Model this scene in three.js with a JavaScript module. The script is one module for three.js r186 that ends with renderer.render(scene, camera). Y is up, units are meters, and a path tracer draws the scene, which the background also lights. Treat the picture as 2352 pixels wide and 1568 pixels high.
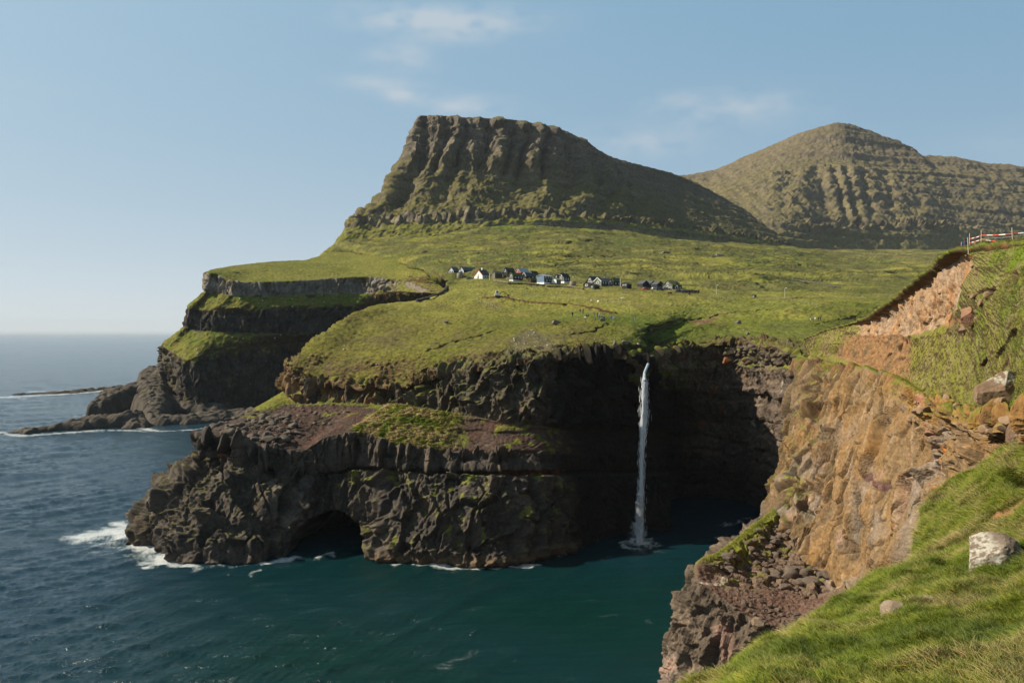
import * as THREE from 'three';
import { MarchingCubes } from 'three/addons/objects/MarchingCubes.js';
import { mergeGeometries, mergeVertices, toCreasedNormals } from 'three/addons/utils/BufferGeometryUtils.js';
import { RoundedBoxGeometry } from 'three/addons/geometries/RoundedBoxGeometry.js';

// ---------------------------------------------------------------- camera, sky, sun, exposure, air
const scene = new THREE.Scene();
const EYE = 50, FOC = 2037, CX = 1176, CY = 765;           // eye height above the sea (m); survey units of the lens
const camera = new THREE.PerspectiveCamera(2 * Math.atan(784 / FOC) * 180 / Math.PI, 1024 / 682, 0.5, 90000);
camera.position.set(0, EYE, 0);
camera.lookAt(0, EYE, -100);
camera.setViewOffset(1024, 682, 0, 8.3, 1024, 682);
const renderer = new THREE.WebGLRenderer({ antialias: true });
renderer.setSize(1024, 682);
renderer.toneMapping = THREE.LinearToneMapping;
renderer.toneMappingExposure = 1.5;
renderer.shadowMap.enabled = true;

const SUN = new THREE.Vector3(-0.785, 0.605, -0.005).normalize();
const sun = new THREE.DirectionalLight(new THREE.Color().setRGB(1, 0.91, 0.74), 5.0);
sun.position.copy(SUN).multiplyScalar(3000).add(new THREE.Vector3(0, 0, -600));
sun.target.position.set(0, 0, -600);
sun.castShadow = true;
Object.assign(sun.shadow.camera, { left: -1600, right: 1600, top: 1600, bottom: -1600, near: 10, far: 7000 });
sun.shadow.mapSize.set(4096, 4096);
scene.add(sun, sun.target);
scene.fog = new THREE.FogExp2(new THREE.Color().setRGB(0.88, 0.94, 1.0), 0.000026);

// ---------------------------------------------------------------- numbers: random, noise
function rng(seed) { let a = seed >>> 0; return () => { a = (a + 0x6D2B79F5) | 0; let t = Math.imul(a ^ (a >>> 15), 1 | a); t = (t + Math.imul(t ^ (t >>> 7), 61 | t)) ^ t; return ((t ^ (t >>> 14)) >>> 0) / 4294967296; }; }
const PERM = new Uint8Array(512), GR = new Float32Array(768);
{ const r = rng(77); const p = [...Array(256).keys()]; for (let i = 255; i > 0; i--) { const j = Math.floor(r() * (i + 1)); [p[i], p[j]] = [p[j], p[i]]; } for (let i = 0; i < 512; i++) PERM[i] = p[i & 255];
  for (let i = 0; i < 256; i++) { const z = r() * 2 - 1, t = r() * 6.2832, q = Math.sqrt(1 - z * z); GR[i * 3] = q * Math.cos(t) * 1.4; GR[i * 3 + 1] = q * Math.sin(t) * 1.4; GR[i * 3 + 2] = z * 1.4; } }
function noise(x, y, z) {
  const X = Math.floor(x), Y = Math.floor(y), Z = Math.floor(z); x -= X; y -= Y; z -= Z;
  const u = x * x * x * (x * (x * 6 - 15) + 10), v = y * y * y * (y * (y * 6 - 15) + 10), w = z * z * z * (z * (z * 6 - 15) + 10);
  const g = (i, j, k) => { const h = PERM[PERM[PERM[(X + i) & 255] + ((Y + j) & 255)] + ((Z + k) & 255)] * 3; return GR[h] * (x - i) + GR[h + 1] * (y - j) + GR[h + 2] * (z - k); };
  const a = g(0, 0, 0), b = g(1, 0, 0), c = g(0, 1, 0), d = g(1, 1, 0), e = g(0, 0, 1), f = g(1, 0, 1), m = g(0, 1, 1), n = g(1, 1, 1);
  const p = a + u * (b - a), q = c + u * (d - c), r = e + u * (f - e), s = m + u * (n - m), t = p + v * (q - p);
  return t + w * (r + v * (s - r) - t);
}
const fbm = (x, y, z, o = 4) => { let s = 0, a = 0.5; for (let i = 0; i < o; i++) { s += a * noise(x, y, z); x = x * 2.03 + 11.3; y = y * 2.03 + 5.1; z = z * 2.03 + 7.7; a *= 0.5; } return s; };
const ridged = (x, y, z, o = 4) => { let s = 0, a = 0.5; for (let i = 0; i < o; i++) { s += a * (1 - 2 * Math.abs(noise(x, y, z))); x = x * 2.07 + 3.3; y = y * 2.07 + 9.1; z = z * 2.07 + 1.7; a *= 0.5; } return s; };
const W = { t: 0, f1: 0, f2: 0, id: 0, id2: 0 };
function worley(x, y, z) {                                   // W.f1, W.f2 distances; W.id, W.id2 hashes of the nearest cell
  const X = Math.floor(x), Y = Math.floor(y), Z = Math.floor(z); let f1 = 9, f2 = 9, id = 0, h0, bx = 0, by = 0, bz = 0;
  for (let i = -1; i < 2; i++) for (let j = -1; j < 2; j++) for (let k = -1; k < 2; k++) {
    h0 = PERM[PERM[PERM[(X + i) & 255] + ((Y + j) & 255)] + ((Z + k) & 255)];
    const dx = X + i + PERM[h0 + 37] / 256 - x, dy = Y + j + PERM[h0 + 91] / 256 - y, dz = Z + k + PERM[h0 + 153] / 256 - z, d = dx * dx + dy * dy + dz * dz;
    if (d < f1) { f2 = f1; f1 = d; id = h0; bx = dx; by = dy; bz = dz; } else if (d < f2) f2 = d;
  }
  W.f1 = Math.sqrt(f1); W.f2 = Math.sqrt(f2); W.id = PERM[id + 201] / 255; W.id2 = PERM[id + 17] / 255; const g = PERM[id + 71] * 3; W.t = GR[g] * bx + GR[g + 1] * by + GR[g + 2] * bz; return W;
}
const ss = (a, b, x) => { const t = Math.min(1, Math.max(0, (x - a) / (b - a))); return t * t * (3 - 2 * t); };
const lerp = (a, b, t) => a + (b - a) * t, clamp = (x, a, b) => Math.min(b, Math.max(a, x));
const mix3 = (o, c, t) => { o[0] += (c[0] - o[0]) * t; o[1] += (c[1] - o[1]) * t; o[2] += (c[2] - o[2]) * t; return o; };
const band = (a, b, c, d, x) => ss(a, b, x) * (1 - ss(c, d, x));
const at = (px, py, d) => new THREE.Vector3((px - CX) / FOC * d, EYE - (py - CY) / FOC * d, -d);   // survey: bearing, height angle, distance
const P = s => s.trim().split(/\s*;\s*/).map(t => { const n = t.split(/[\s,]+/).map(Number); return n.length === 4 ? new THREE.Vector3(n[1], n[2], n[3]) : at(n[0], n[1], n[2]); });
const proj = p => [CX + p.x / -p.z * FOC, CY + (EYE - p.y) / -p.z * FOC];

// ---------------------------------------------------------------- sky with thin clouds
{
  const w = 2048, h = 1024, data = new Float32Array(w * h * 4);
  const clouds = [];
  for (const [px, py, sx, sy, k] of [[960, 42, 130, 28, 1.2], [1070, 62, 130, 26, 1.1], [930, 130, 70, 26, .8], [945, 217, 55, 18, 1.2], [850, 190, 70, 20, .7], [1080, 245, 90, 20, .9], [1690, 250, 130, 36, .75], [1480, 325, 130, 28, .8], [1540, 235, 60, 20, .5], [1150, 30, 130, 20, .3], [2600, 300, 200, 30, .5], [-300, 160, 220, 30, .5]]) {
    const v = at(px, py, 100).sub(camera.position).normalize(); clouds.push([Math.atan2(v.x, -v.z), Math.asin(v.y), sx / FOC, sy / FOC, k]);
  }
  for (let j = 0; j < h; j++) for (let i = 0; i < w; i++) {
    const el = ((j + 0.5) / h - 0.5) * Math.PI, a = ((i + 0.5) / w - 0.5) * 2 * Math.PI;
    const x = Math.cos(el) * Math.cos(a), y = Math.sin(el), z = Math.cos(el) * Math.sin(a);
    const cs = x * SUN.x + y * SUN.y + z * SUN.z, e = Math.max(0, y);
    const hor = Math.exp(-e * 7.5), glow = Math.pow(Math.max(0, 0.5 + 0.5 * cs), 3.2);
    let r = lerp(0.066, 0.26, hor) + glow * 0.15, g = lerp(0.145, 0.295, hor) + glow * 0.15, b = lerp(0.235, 0.335, hor) + glow * 0.14;
    { const k = lerp(1, 0.42, ss(0.34, 0.95, e)); r *= 1.62 * k; g *= 1.58 * k; b *= 1.48 * k; }
    const az = Math.atan2(x, -z);
    let c = 0;
    for (const q of clouds) { let da = az - q[0]; if (da > Math.PI) da -= 6.2832; if (da < -Math.PI) da += 6.2832; const t = (da / q[2]) ** 2 + ((el - q[1]) / q[3]) ** 2; if (t < 5) c += q[4] * Math.exp(-t * 0.9); }
    if (y > 0 && (Math.abs(az) > 0.8 || el > 0.5)) c += 0.4 * ss(0.12, 0.4, fbm(az * 3, el * 8, 3.3, 4)) * ss(0.05, 0.3, y);
    if (c > 0.004) { const n = fbm(az * 22, el * 60, 1.7, 5), n2 = fbm(az * 60, el * 150, 4.7, 3); c = clamp(c * (0.55 + 1.5 * n + 0.6 * n2), 0, 1) * 0.44; r = lerp(r, 0.50, c); g = lerp(g, 0.49, c); b = lerp(b, 0.48, c); }
    if (el < 0) { r = 0.05; g = 0.08; b = 0.1; }
    const o = (j * w + i) * 4; data[o] = r; data[o + 1] = g; data[o + 2] = b; data[o + 3] = 1;
  }
  const t = new THREE.DataTexture(data, w, h, THREE.RGBAFormat, THREE.FloatType);
  t.mapping = THREE.EquirectangularReflectionMapping; t.magFilter = t.minFilter = THREE.LinearFilter; t.needsUpdate = true;
  scene.background = t; scene.environment = t;
}

// ---------------------------------------------------------------- bookkeeping
const used = new Map();
function numbered(n) { const k = used.get(n) || 0; used.set(n, k + 1); return k ? n + '_' + String(k).padStart(3, '0') : n; }
function tag(o, label, category, group) { o.userData.label = label; o.userData.category = category; if (group) o.userData.group = group; return o; }
const shade = o => { o.traverse(m => { if (m.isMesh) { m.castShadow = true; m.receiveShadow = true; } }); return o; };
function struct(name, geo, mat, label) { const m = new THREE.Mesh(geo, mat); m.name = numbered(name); m.userData.kind = 'structure'; if (label) m.userData.label = label; scene.add(shade(m)); return m; }
function thing(name, label, category, pos, group, turn = 0) { const g = new THREE.Group(); g.name = numbered(name); g.position.copy(pos); g.rotation.y = turn; tag(g, label, category, group); scene.add(g); return g; }
function part(parent, name, geo, mat, label) { const m = new THREE.Mesh(geo, mat); m.name = name; if (label) m.userData.label = label; parent.add(shade(m)); return m; }
const lin = (r, g, b) => new THREE.Color().setRGB(r, g, b);
const mat = (r, g, b, o = {}) => new THREE.MeshStandardMaterial({ color: lin(r, g, b), roughness: 0.9, metalness: 0, ...o });
function noiseTex(n, f, seed) {                              // grey relief that repeats without a seam
  const d = new Uint8Array(n * n * 4);
  for (let j = 0; j < n; j++) for (let i = 0; i < n; i++) {
    const u = i / n * 6.2832, v = j / n * 6.2832; let s = 0, a = 0.5;
    for (let o = 0, k = f; o < 4; o++, k *= 2) { s += a * noise(Math.cos(u) * k + seed, Math.sin(u) * k + Math.cos(v) * k * 0.73, Math.sin(v) * k); a *= 0.6; }
    const q = clamp(128 + s * 150, 0, 255), o = (j * n + i) * 4; d[o] = d[o + 1] = d[o + 2] = q; d[o + 3] = 255;
  }
  const t = new THREE.DataTexture(d, n, n); t.wrapS = t.wrapT = THREE.RepeatWrapping; t.magFilter = THREE.LinearFilter; t.minFilter = THREE.LinearMipmapLinearFilter; t.generateMipmaps = true; t.needsUpdate = true; return t;
}
const reliefTex = noiseTex(512, 7, 3.1);
const landMat = new THREE.MeshPhysicalMaterial({ vertexColors: true, roughness: 1, metalness: 0, specularIntensity: 0.2, bumpMap: reliefTex, bumpScale: 0.16 });
landMat.name = 'land';

// ---------------------------------------------------------------- a sheet of land lofted over surveyed lines
const patches = {};
function grains(x, y, z, w) {                                // fine grain: two neighbouring octaves of fixed size, mixed
  const k = Math.log2(w / 0.125), i = Math.floor(k), f = k - i, a = 0.125 * Math.pow(2, i), b = a * 2, h = a / 2;
  return lerp(noise(x / h, y / h, z / h) * 0.6 + noise(x / a, y / a, z / a), noise(x / a, y / a, z / a) * 0.6 + noise(x / b, y / b, z / b), f) * 0.6;
}
function cr(a, b, c, d, t) { return 0.5 * (2 * b + (c - a) * t + (2 * a - 5 * b + 4 * c - d) * t * t + (3 * b - a - 3 * c + d) * t * t * t); }
function cr3(o, a, b, c, d, t, k) { for (const q of ['x', 'y', 'z']) { const l = b[q] + (c[q] - b[q]) * t; o[q] = l + (cr(a[q], b[q], c[q], d[q], t) - l) * k; } return o; }
function inView(p) { if (p.z > -2) return false; const [x, y] = proj(p); return x > -250 && x < 2600 && y > -200 && y < 1800; }
function loft(name, rails, o) {
  const R = rails.length, C = rails[0].length;
  rails.forEach((r, i) => { if (r.length !== C) throw new Error(name + ' rail ' + i + ' has ' + r.length + ' of ' + C); });
  const px = (o.px || 1.2) * 2.297;                          // wanted spacing in survey units
  const len = (a, b) => { if (a.z > -3 || b.z > -3) return 30; const p = proj(a), q = proj(b); return Math.hypot(p[0] - q[0], p[1] - q[1]) * (inView(a) || inView(b) ? 1 : 0.25); };
  const nu = [], nv = [];
  for (let j = 0; j < C - 1; j++) { let s = 0; for (let i = 0; i < R; i++) s = Math.max(s, len(rails[i][j], rails[i][j + 1])); let m = 0; if (o.wm) for (let i = 0; i < R; i++) if (inView(rails[i][j]) || inView(rails[i][j + 1])) m = Math.max(m, rails[i][j].distanceTo(rails[i][j + 1]) / o.wm); nu.push(clamp(Math.ceil(Math.max(m, s / px)), 3, 300)); }
  for (let i = 0; i < R - 1; i++) { let s = 0; for (let j = 0; j < C; j++) s = Math.max(s, len(rails[i][j], rails[i + 1][j])); nv.push(clamp(Math.ceil(s * (o.vd ? o.vd[i] : 1) / px), 3, 420)); }
  const U = [], V = [];
  nu.forEach((n, j) => { for (let k = 0; k < n; k++) U.push(j + k / n); }); U.push(C - 1);
  nv.forEach((n, i) => { for (let k = 0; k < n; k++) V.push(i + k / n); }); V.push(R - 1);
  const N = U.length, M = V.length, pos = new Float32Array(N * M * 3), nor = new Float32Array(N * M * 3);
  const t = new THREE.Vector3(), kv = o.vs === undefined ? 0.4 : o.vs;
  const col = rails.map(() => new THREE.Vector3());
  for (let a = 0; a < N; a++) {
    const j = Math.min(C - 2, Math.floor(U[a])), f = U[a] - j;
    for (let i = 0; i < R; i++) { const r = rails[i]; cr3(col[i], r[Math.max(0, j - 1)], r[j], r[j + 1], r[Math.min(C - 1, j + 2)], f, 0.9); }
    for (let b = 0; b < M; b++) {
      const i = Math.min(R - 2, Math.floor(V[b])), g = V[b] - i;
      cr3(t, col[Math.max(0, i - 1)], col[i], col[i + 1], col[Math.min(R - 1, i + 2)], g, kv);
      const q = (b * N + a) * 3; pos[q] = t.x; pos[q + 1] = t.y; pos[q + 2] = t.z;
    }
  }
  const gridNormals = (dst, src, s) => {
    for (let b = 0; b < M; b++) for (let a = 0; a < N; a++) {
      const l = (b * N + Math.max(0, a - s)) * 3, r = (b * N + Math.min(N - 1, a + s)) * 3, d = (Math.max(0, b - s) * N + a) * 3, u = (Math.min(M - 1, b + s) * N + a) * 3;
      const ax = src[r] - src[l], ay = src[r + 1] - src[l + 1], az = src[r + 2] - src[l + 2], bx = src[u] - src[d], by = src[u + 1] - src[d + 1], bz = src[u + 2] - src[d + 2];
      let x = ay * bz - az * by, y = az * bx - ax * bz, z = ax * by - ay * bx; const m = (Math.hypot(x, y, z) || 1) * (o.flip ? -1 : 1), q = (b * N + a) * 3;
      dst[q] = x / m; dst[q + 1] = y / m; dst[q + 2] = z / m;
    }
  };
  gridNormals(nor, pos, o.ns || 6);
  const nearest = (x, y) => {                                // the sheet's own point seen on that bearing: of those close by, the one in front
    let best = -1, bd = 1e18; for (let pass = 0; pass < 2; pass++) { const lim = pass ? Math.max(9, bd * 2) : 0; let bz = 1e9; for (let q = 0; q < N * M; q++) { const z = -pos[q * 3 + 2]; if (z < 2) continue; const dx = CX + pos[q * 3] / z * FOC - x, dy = CY + (EYE - pos[q * 3 + 1]) / z * FOC - y, d = dx * dx + dy * dy; if (!pass) { if (d < bd) { bd = d; best = q; } } else if (d < lim && z < bz) { bz = z; best = q; } } } return best; };
  const marks = (o.marks || []).map(m => { const p = m.pts.map(([x, y]) => { const q = nearest(x, y) * 3; return [pos[q], pos[q + 1], pos[q + 2]]; }); const s = [[9e9, 9e9, 9e9], [-9e9, -9e9, -9e9]]; for (const v of p) for (let k = 0; k < 3; k++) { s[0][k] = Math.min(s[0][k], v[k] - m.w * 2.2); s[1][k] = Math.max(s[1][k], v[k] + m.w * 2.2); } return { ...m, p, s }; });
  const aux = new Float32Array(N * M * 4), mk = new Float32Array(N * M), mi = new Int16Array(N * M).fill(-1), out = { d: 0, x: 0, y: 0, z: 0, a: 0, b: 0, c: 0 };
  const dis = new Float32Array(pos), gf = o.grain;
  for (let b = 0; b < M; b++) for (let a = 0; a < N; a++) {
    const k = b * N + a, q = k * 3, x = pos[q], y = pos[q + 1], z = pos[q + 2];
    out.d = out.x = out.y = out.z = out.a = out.b = out.c = 0;
    o.fn(x, y, z, V[b], U[a], out, nor[q], nor[q + 1], nor[q + 2]);
    let dd = out.d; if (gf) { const gw = gf(V[b], U[a]); dd += gw * 0.34 * grains(x, y, z, gw); }
    if (marks.length) {
      const wx = x + noise(x * 0.31, z * 0.31, 2.2) * 1.2, wy = y + noise(x * 0.31, z * 0.31, 7.2) * 0.7, wz = z + noise(x * 0.31, z * 0.31, 12.2) * 1.2;
      marks.forEach((m, n) => {
        if (x < m.s[0][0] || x > m.s[1][0] || z < m.s[0][2] || z > m.s[1][2] || y < m.s[0][1] || y > m.s[1][1]) return;
        const ww = m.w * (m.rag === undefined ? 1 + 0.9 * noise(x * 0.5 / Math.max(1, m.w), y * 0.5, z * 0.5 / Math.max(1, m.w)) : m.rag); const jx = m.straight ? x : wx, jy = m.straight ? y : wy, jz = m.straight ? z : wz;
        for (let s = 0; s < Math.max(1, m.p.length - 1); s++) {
          const A = m.p[s], B = m.p[Math.min(s + 1, m.p.length - 1)], ex = B[0] - A[0], ey = B[1] - A[1], ez = B[2] - A[2], L = ex * ex + ey * ey + ez * ez || 1e-6;
          const h = clamp(((jx - A[0]) * ex + (jy - A[1]) * ey + (jz - A[2]) * ez) / L, 0, 1), ds = Math.hypot(jx - A[0] - ex * h, jy - A[1] - ey * h, jz - A[2] - ez * h);
          if (ds < ww) { const wgt = 1 - ss(m.soft === undefined ? 0.55 : m.soft, 1, ds / ww); if (wgt > mk[k]) { mk[k] = wgt; mi[k] = n; } }
        }
      });
      if (mi[k] >= 0 && marks[mi[k]].depth) dd -= marks[mi[k]].depth * mk[k];
    }
    dis[q] = x + nor[q] * dd + out.x; dis[q + 1] = y + nor[q + 1] * dd + out.y; dis[q + 2] = z + nor[q + 2] * dd + out.z;
    aux[k * 4] = out.a; aux[k * 4 + 1] = out.b; aux[k * 4 + 2] = out.c; aux[k * 4 + 3] = dd;
  }
  gridNormals(nor, dis, 1);
  const color = new Float32Array(N * M * 3), uv = new Float32Array(N * M * 2), c = [0, 0, 0], idx = [];
  for (let b = 0; b < M; b++) for (let a = 0; a < N; a++) {
    const k = b * N + a, q = k * 3;
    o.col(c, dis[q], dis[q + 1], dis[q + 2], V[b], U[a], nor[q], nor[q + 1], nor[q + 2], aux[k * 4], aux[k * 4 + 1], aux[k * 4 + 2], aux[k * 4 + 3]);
    if (mi[k] >= 0) { const m = marks[mi[k]]; const n = 1 + 0.5 * noise(dis[q] * 1.3, dis[q + 1] * 1.3, dis[q + 2] * 1.3); mix3(c, [m.color[0] * n, m.color[1] * n, m.color[2] * n], mk[k] * (m.k || 1)); }
    if (gf) { const k = 1 + (o.grit || 0.5) * 1.6 * grains(dis[q] + 40, dis[q + 1], dis[q + 2], gf(V[b], U[a])); c[0] *= k; c[1] *= k; c[2] *= k; }
    color[q] = Math.max(0.004, c[0]); color[q + 1] = Math.max(0.004, c[1]); color[q + 2] = Math.max(0.003, c[2]);
    const ts = o.ts || 12; uv[k * 2] = (dis[q] * 0.8 + dis[q + 2] * 0.6) / ts; uv[k * 2 + 1] = (dis[q + 1] + (dis[q + 2] * 0.8 - dis[q] * 0.6) * 0.7) / ts;
  }
  const index = new Uint32Array((N - 1) * (M - 1) * 6); let w = 0;
  for (let b = 0; b < M - 1; b++) for (let a = 0; a < N - 1; a++) { const k = b * N + a; const e = k + (o.flip ? N : 1), f = k + (o.flip ? 1 : N); index[w++] = k; index[w++] = e; index[w++] = k + N + 1; index[w++] = k; index[w++] = k + N + 1; index[w++] = f; }
  const g = new THREE.BufferGeometry();
  g.setAttribute('position', new THREE.BufferAttribute(dis, 3)); g.setAttribute('normal', new THREE.BufferAttribute(nor, 3)); g.setAttribute('color', new THREE.BufferAttribute(color, 3)); g.setAttribute('uv', new THREE.BufferAttribute(uv, 2)); g.setIndex(new THREE.BufferAttribute(index, 1));
  const m = struct(o.kind || name, g, o.mat || landMat, o.label);
  patches[name] = { mesh: m, pos: dis, nor, U, V, N, M, color, mk };
  return m;
}
// the point of the built land under a bearing and height angle; the nearest sheet in view wins
function spot(px, py, names = ['valley'], within = 6) {
  let best = null, bd = 1e9;
  for (const n of names) { const p = patches[n].pos; for (let q = 0; q < p.length; q += 3) { const z = -p[q + 2]; if (z < 2) continue; const dx = CX + p[q] / z * FOC - px, dy = CY + (EYE - p[q + 1]) / z * FOC - py, d = dx * dx + dy * dy + (patches[n].nor[q + 2] < -0.6 ? 900 : 0) + z * 0.012; if (d < bd) { bd = d; best = { n, q }; } } }
  const p = patches[best.n]; return { p: new THREE.Vector3(p.pos[best.q], p.pos[best.q + 1], p.pos[best.q + 2]), n: new THREE.Vector3(p.nor[best.q], p.nor[best.q + 1], p.nor[best.q + 2]) };
}
// ---------------------------------------------------------------- what rock and turf look like close up
const C = { grass: [.128, .132, .022], yellow: [.185, .165, .034], green: [.082, .118, .014], olive: [.105, .092, .024], straw: [.21, .165, .07], basalt: [.072, .060, .050], pale: [.17, .145, .12], brown: [.125, .085, .052], scree: [.125, .080, .060], red: [.12, .045, .028], tan: [.225, .135, .062], ochre: [.27, .135, .04], orange: [.42, .13, .018], pink: [.30, .19, .14], soil: [.060, .034, .020], tansoil: [.33, .205, .115], lichen: [.55, .51, .43], moss: [.15, .16, .015], wet: [.022, .018, .016] };
function blocks(x, y, z, s = 1) {                           // jointed, tilted facets at three sizes
  const qx = x + 1.3 * noise(x / 6, y / 6, z / 6), qz = z + 1.3 * noise(x / 6 + 31, y / 6, z / 6), qy = y + 1.3 * noise(x / 7, y / 7 + 17, z / 7);
  let w = worley(qx / (3.2 * s), qy / (5.6 * s), qz / (3.2 * s)); let e = ss(-0.03, 0.13, w.f2 - w.f1), d = ((w.id - 0.5) * 1.7 + w.t * 2.3) * s * e - 0.25 * s * (1 - ss(0, 0.1, w.f2 - w.f1)); const id = w.id2;
  w = worley(qx / (1.15 * s), qy / (1.7 * s), qz / (1.15 * s)); e = ss(-0.05, 0.22, w.f2 - w.f1); d += ((w.id - 0.5) * 0.5 + w.t * 0.7) * s * e - 0.1 * s * (1 - ss(0, 0.12, w.f2 - w.f1)); const id3 = w.id2;
  d += ridged(x / (9 * s), y / (21 * s), z / (9 * s), 4) * 2.4 * s + noise(x / 0.6, y / 0.7, z / 0.6) * 0.16 * s; blocks.id = id * 0.55 + id3 * 0.45; return d;
}
function columns(x, y, z, s = 1) {
  const qx = x + 0.7 * noise(x / 3, y / 7, z / 3), qz = z + 0.7 * noise(x / 3 + 31, y / 7, z / 3);
  let w = worley(qx / (1.9 * s), y / (9 * s), qz / (1.9 * s)); let d = ((w.id - 0.5) * 2.3 + w.t * 1.6) * s * ss(-0.04, 0.16, w.f2 - w.f1) - 0.7 * s * (1 - ss(0, 0.2, w.f2 - w.f1)); const id = w.id2;
  w = worley(qx / (5 * s), y / (7 * s), qz / (5 * s)); d += ((w.id - 0.5) * 2.0 + w.t * 1.2) * s * ss(-0.04, 0.2, w.f2 - w.f1);
  d += noise(x / (0.8 * s), y / (1.4 * s), z / (0.8 * s)) * 0.3 * s; columns.id = id; return d;
}
function layers(y, h, seed, sharp = 0.25) { const t = y / h + seed, i = Math.floor(t), f = t - i, a = PERM[i & 255] / 255, b = PERM[(i + 1) & 255] / 255; return lerp(a, b, ss(1 - sharp, 1, f)) - 0.5; }
function turf(x, y, z, steep) {                              // sheep-trodden steps across a slope, hummocks, tufts
  const t = y * 0.85 + 2.2 * fbm(x * 0.045, y * 0.05, z * 0.045, 3) + noise(x * 0.22, y * 0.4, z * 0.22) * 0.45, f = t - Math.floor(t);
  const str = ss(-0.15, 0.35, noise(x * 0.03, y * 0.06, z * 0.03) + 0.1);
  return steep * (0.55 * str * (f < 0.75 ? f / 0.75 : (1 - f) / 0.25) - 0.25) + 1.0 * fbm(x / 16, y / 16, z / 16, 3) + 0.22 * noise(x / 1.6, y / 1.2, z / 1.6) + 0.12 * noise(x / 0.7, y / 0.7, z / 0.7);
}
function turfColor(c, x, y, z, ny, dryness = 0, s = 1) {
  const a = fbm(x / (26 * s), y / (20 * s), z / (40 * s), 4), b = fbm(x / (7 * s), y / (4 * s), z / (9 * s), 3), f = noise(x / 1.1, y / 0.8, z / 1.1);
  c[0] = C.grass[0]; c[1] = C.grass[1]; c[2] = C.grass[2];
  mix3(c, C.yellow, clamp(0.35 + a * 1.7 + dryness, 0, 1) * 0.75); mix3(c, C.green, ss(0.05, 0.4, -a + b * 0.5 - dryness) * 0.8); mix3(c, C.olive, ss(0.1, 0.45, b + dryness * 0.4) * 0.55);
  const k = 0.92 + f * 0.28 + b * 0.25; c[0] *= k; c[1] *= k; c[2] *= k; return c;
}
function steepSoil(c, x, y, z, ny, lim) { const n = ny + 0.14 * noise(x * 0.6, y * 0.6, z * 0.6); mix3(c, C.soil, ss(lim, lim - 0.16, n) * 0.8); return c; }
function rockColor(c, x, y, z, base, light, id) {
  const a = fbm(x / 8, y / 5, z / 8, 4), f = noise(x / 0.55, y / 0.55, z / 0.55);
  c[0] = base[0]; c[1] = base[1]; c[2] = base[2]; mix3(c, light, clamp(0.25 + a * 1.3 + (id - 0.5) * 0.5, 0, 1)); const k = 0.95 + f * 0.3; c[0] *= k; c[1] *= k; c[2] *= k; return c;
}
const moved = (r, dx, dy, dz) => r.map(v => new THREE.Vector3(v.x + dx, v.y + dy, v.z + dz));

// ---------------------------------------------------------------- promontory: cliff with sea cave, scree shelf, upper cliff
const promTop = P('700 845 275; 658 830 250; 698 868 244; 730 868 240; 770 872 237; 812 880 235; 858 884 232; 908 886 229; 955 876 227; 1010 854 225; 1090 840 217; 1160 828 213; 1230 818 211; 1300 811 213; 1385 806 214; 1462 822 217; 1500 830 220');
const promRails = [
  P('450 1205 255; 303 1252 213; 345 1275 205; 412 1320 190; 520 1322 189; 640 1303 196; 745 1288 202; 852 1300 198; 900 1312 193; 980 1319 191; 1080 1323 189; 1170 1322 190; 1250 1300 198; 1310 1275 208; 1390 1255 217; 1460 1242 223; 1530 1240 226'),
  P('470 1120 252; 366 1142 213; 415 1150 206; 480 1165 199; 570 1170 198; 660 1165 201; 755 1168 206; 850 1165 203; 900 1170 198; 985 1180 196; 1085 1182 194; 1172 1180 195; 1250 1170 201; 1312 1160 211; 1390 1150 220; 1462 1140 226; 1530 1140 228'),
  P('500 1046 250; 474 1049 213; 522 1062 208; 570 1070 205; 625 1080 205; 692 1086 207; 755 1086 209; 843 1080 208; 885 1082 204; 968 1085 201; 1088 1090 198; 1165 1090 198; 1245 1088 203; 1312 1085 212; 1390 1085 221; 1462 1085 227; 1530 1085 229'),
  P('500 1040 250; 466 1041 210; 515 1053 205; 566 1060 202; 620 1068 202; 690 1074 204; 753 1074 206; 842 1066 206; 881 1068 202; 967 1072 199; 1088 1076 196; 1162 1076 196.5; 1242 1074 201; 1311 1074 211; 1390 1074 220.5; 1461 1074 226.5; 1530 1074 229'),
  P('500 990 250; 457 997 209.5; 506 1003 204.5; 563 1012 202; 618 1024 201; 688 1036 203; 748 1004 205; 841 993 206; 879 1014 202; 967 1029 199.5; 1088 1041 200; 1160 1041 199.5; 1240 1042 203; 1310 1043 211; 1390 1045 219.5; 1460 1045 225.5; 1530 1045 229'),
  P('580 945 275; 545 962 230; 590 968 225; 640 972 222; 690 980 219; 745 985 218; 800 968 219; 868 962 219; 912 968 215; 990 985 212; 1092 1000 207; 1160 1006 205; 1236 1010 206.5; 1306 1014 213; 1388 1015 221; 1460 1015 226.5; 1530 1015 229.5'),
  P('665 890 285; 652 905 250; 684 926 242; 716 927 238; 760 924 235; 805 926 232; 852 928 229; 908 930 225; 945 934 222; 1022 948 216; 1097 958 211.5; 1160 971 208.5; 1230 976 208.5; 1300 985 214; 1385 990 221.5; 1460 990 227; 1530 990 230'),
  promTop,
  moved(promTop, .3, -0.6, -3.5), moved(promTop, 1, -2.2, -12),
];
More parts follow.
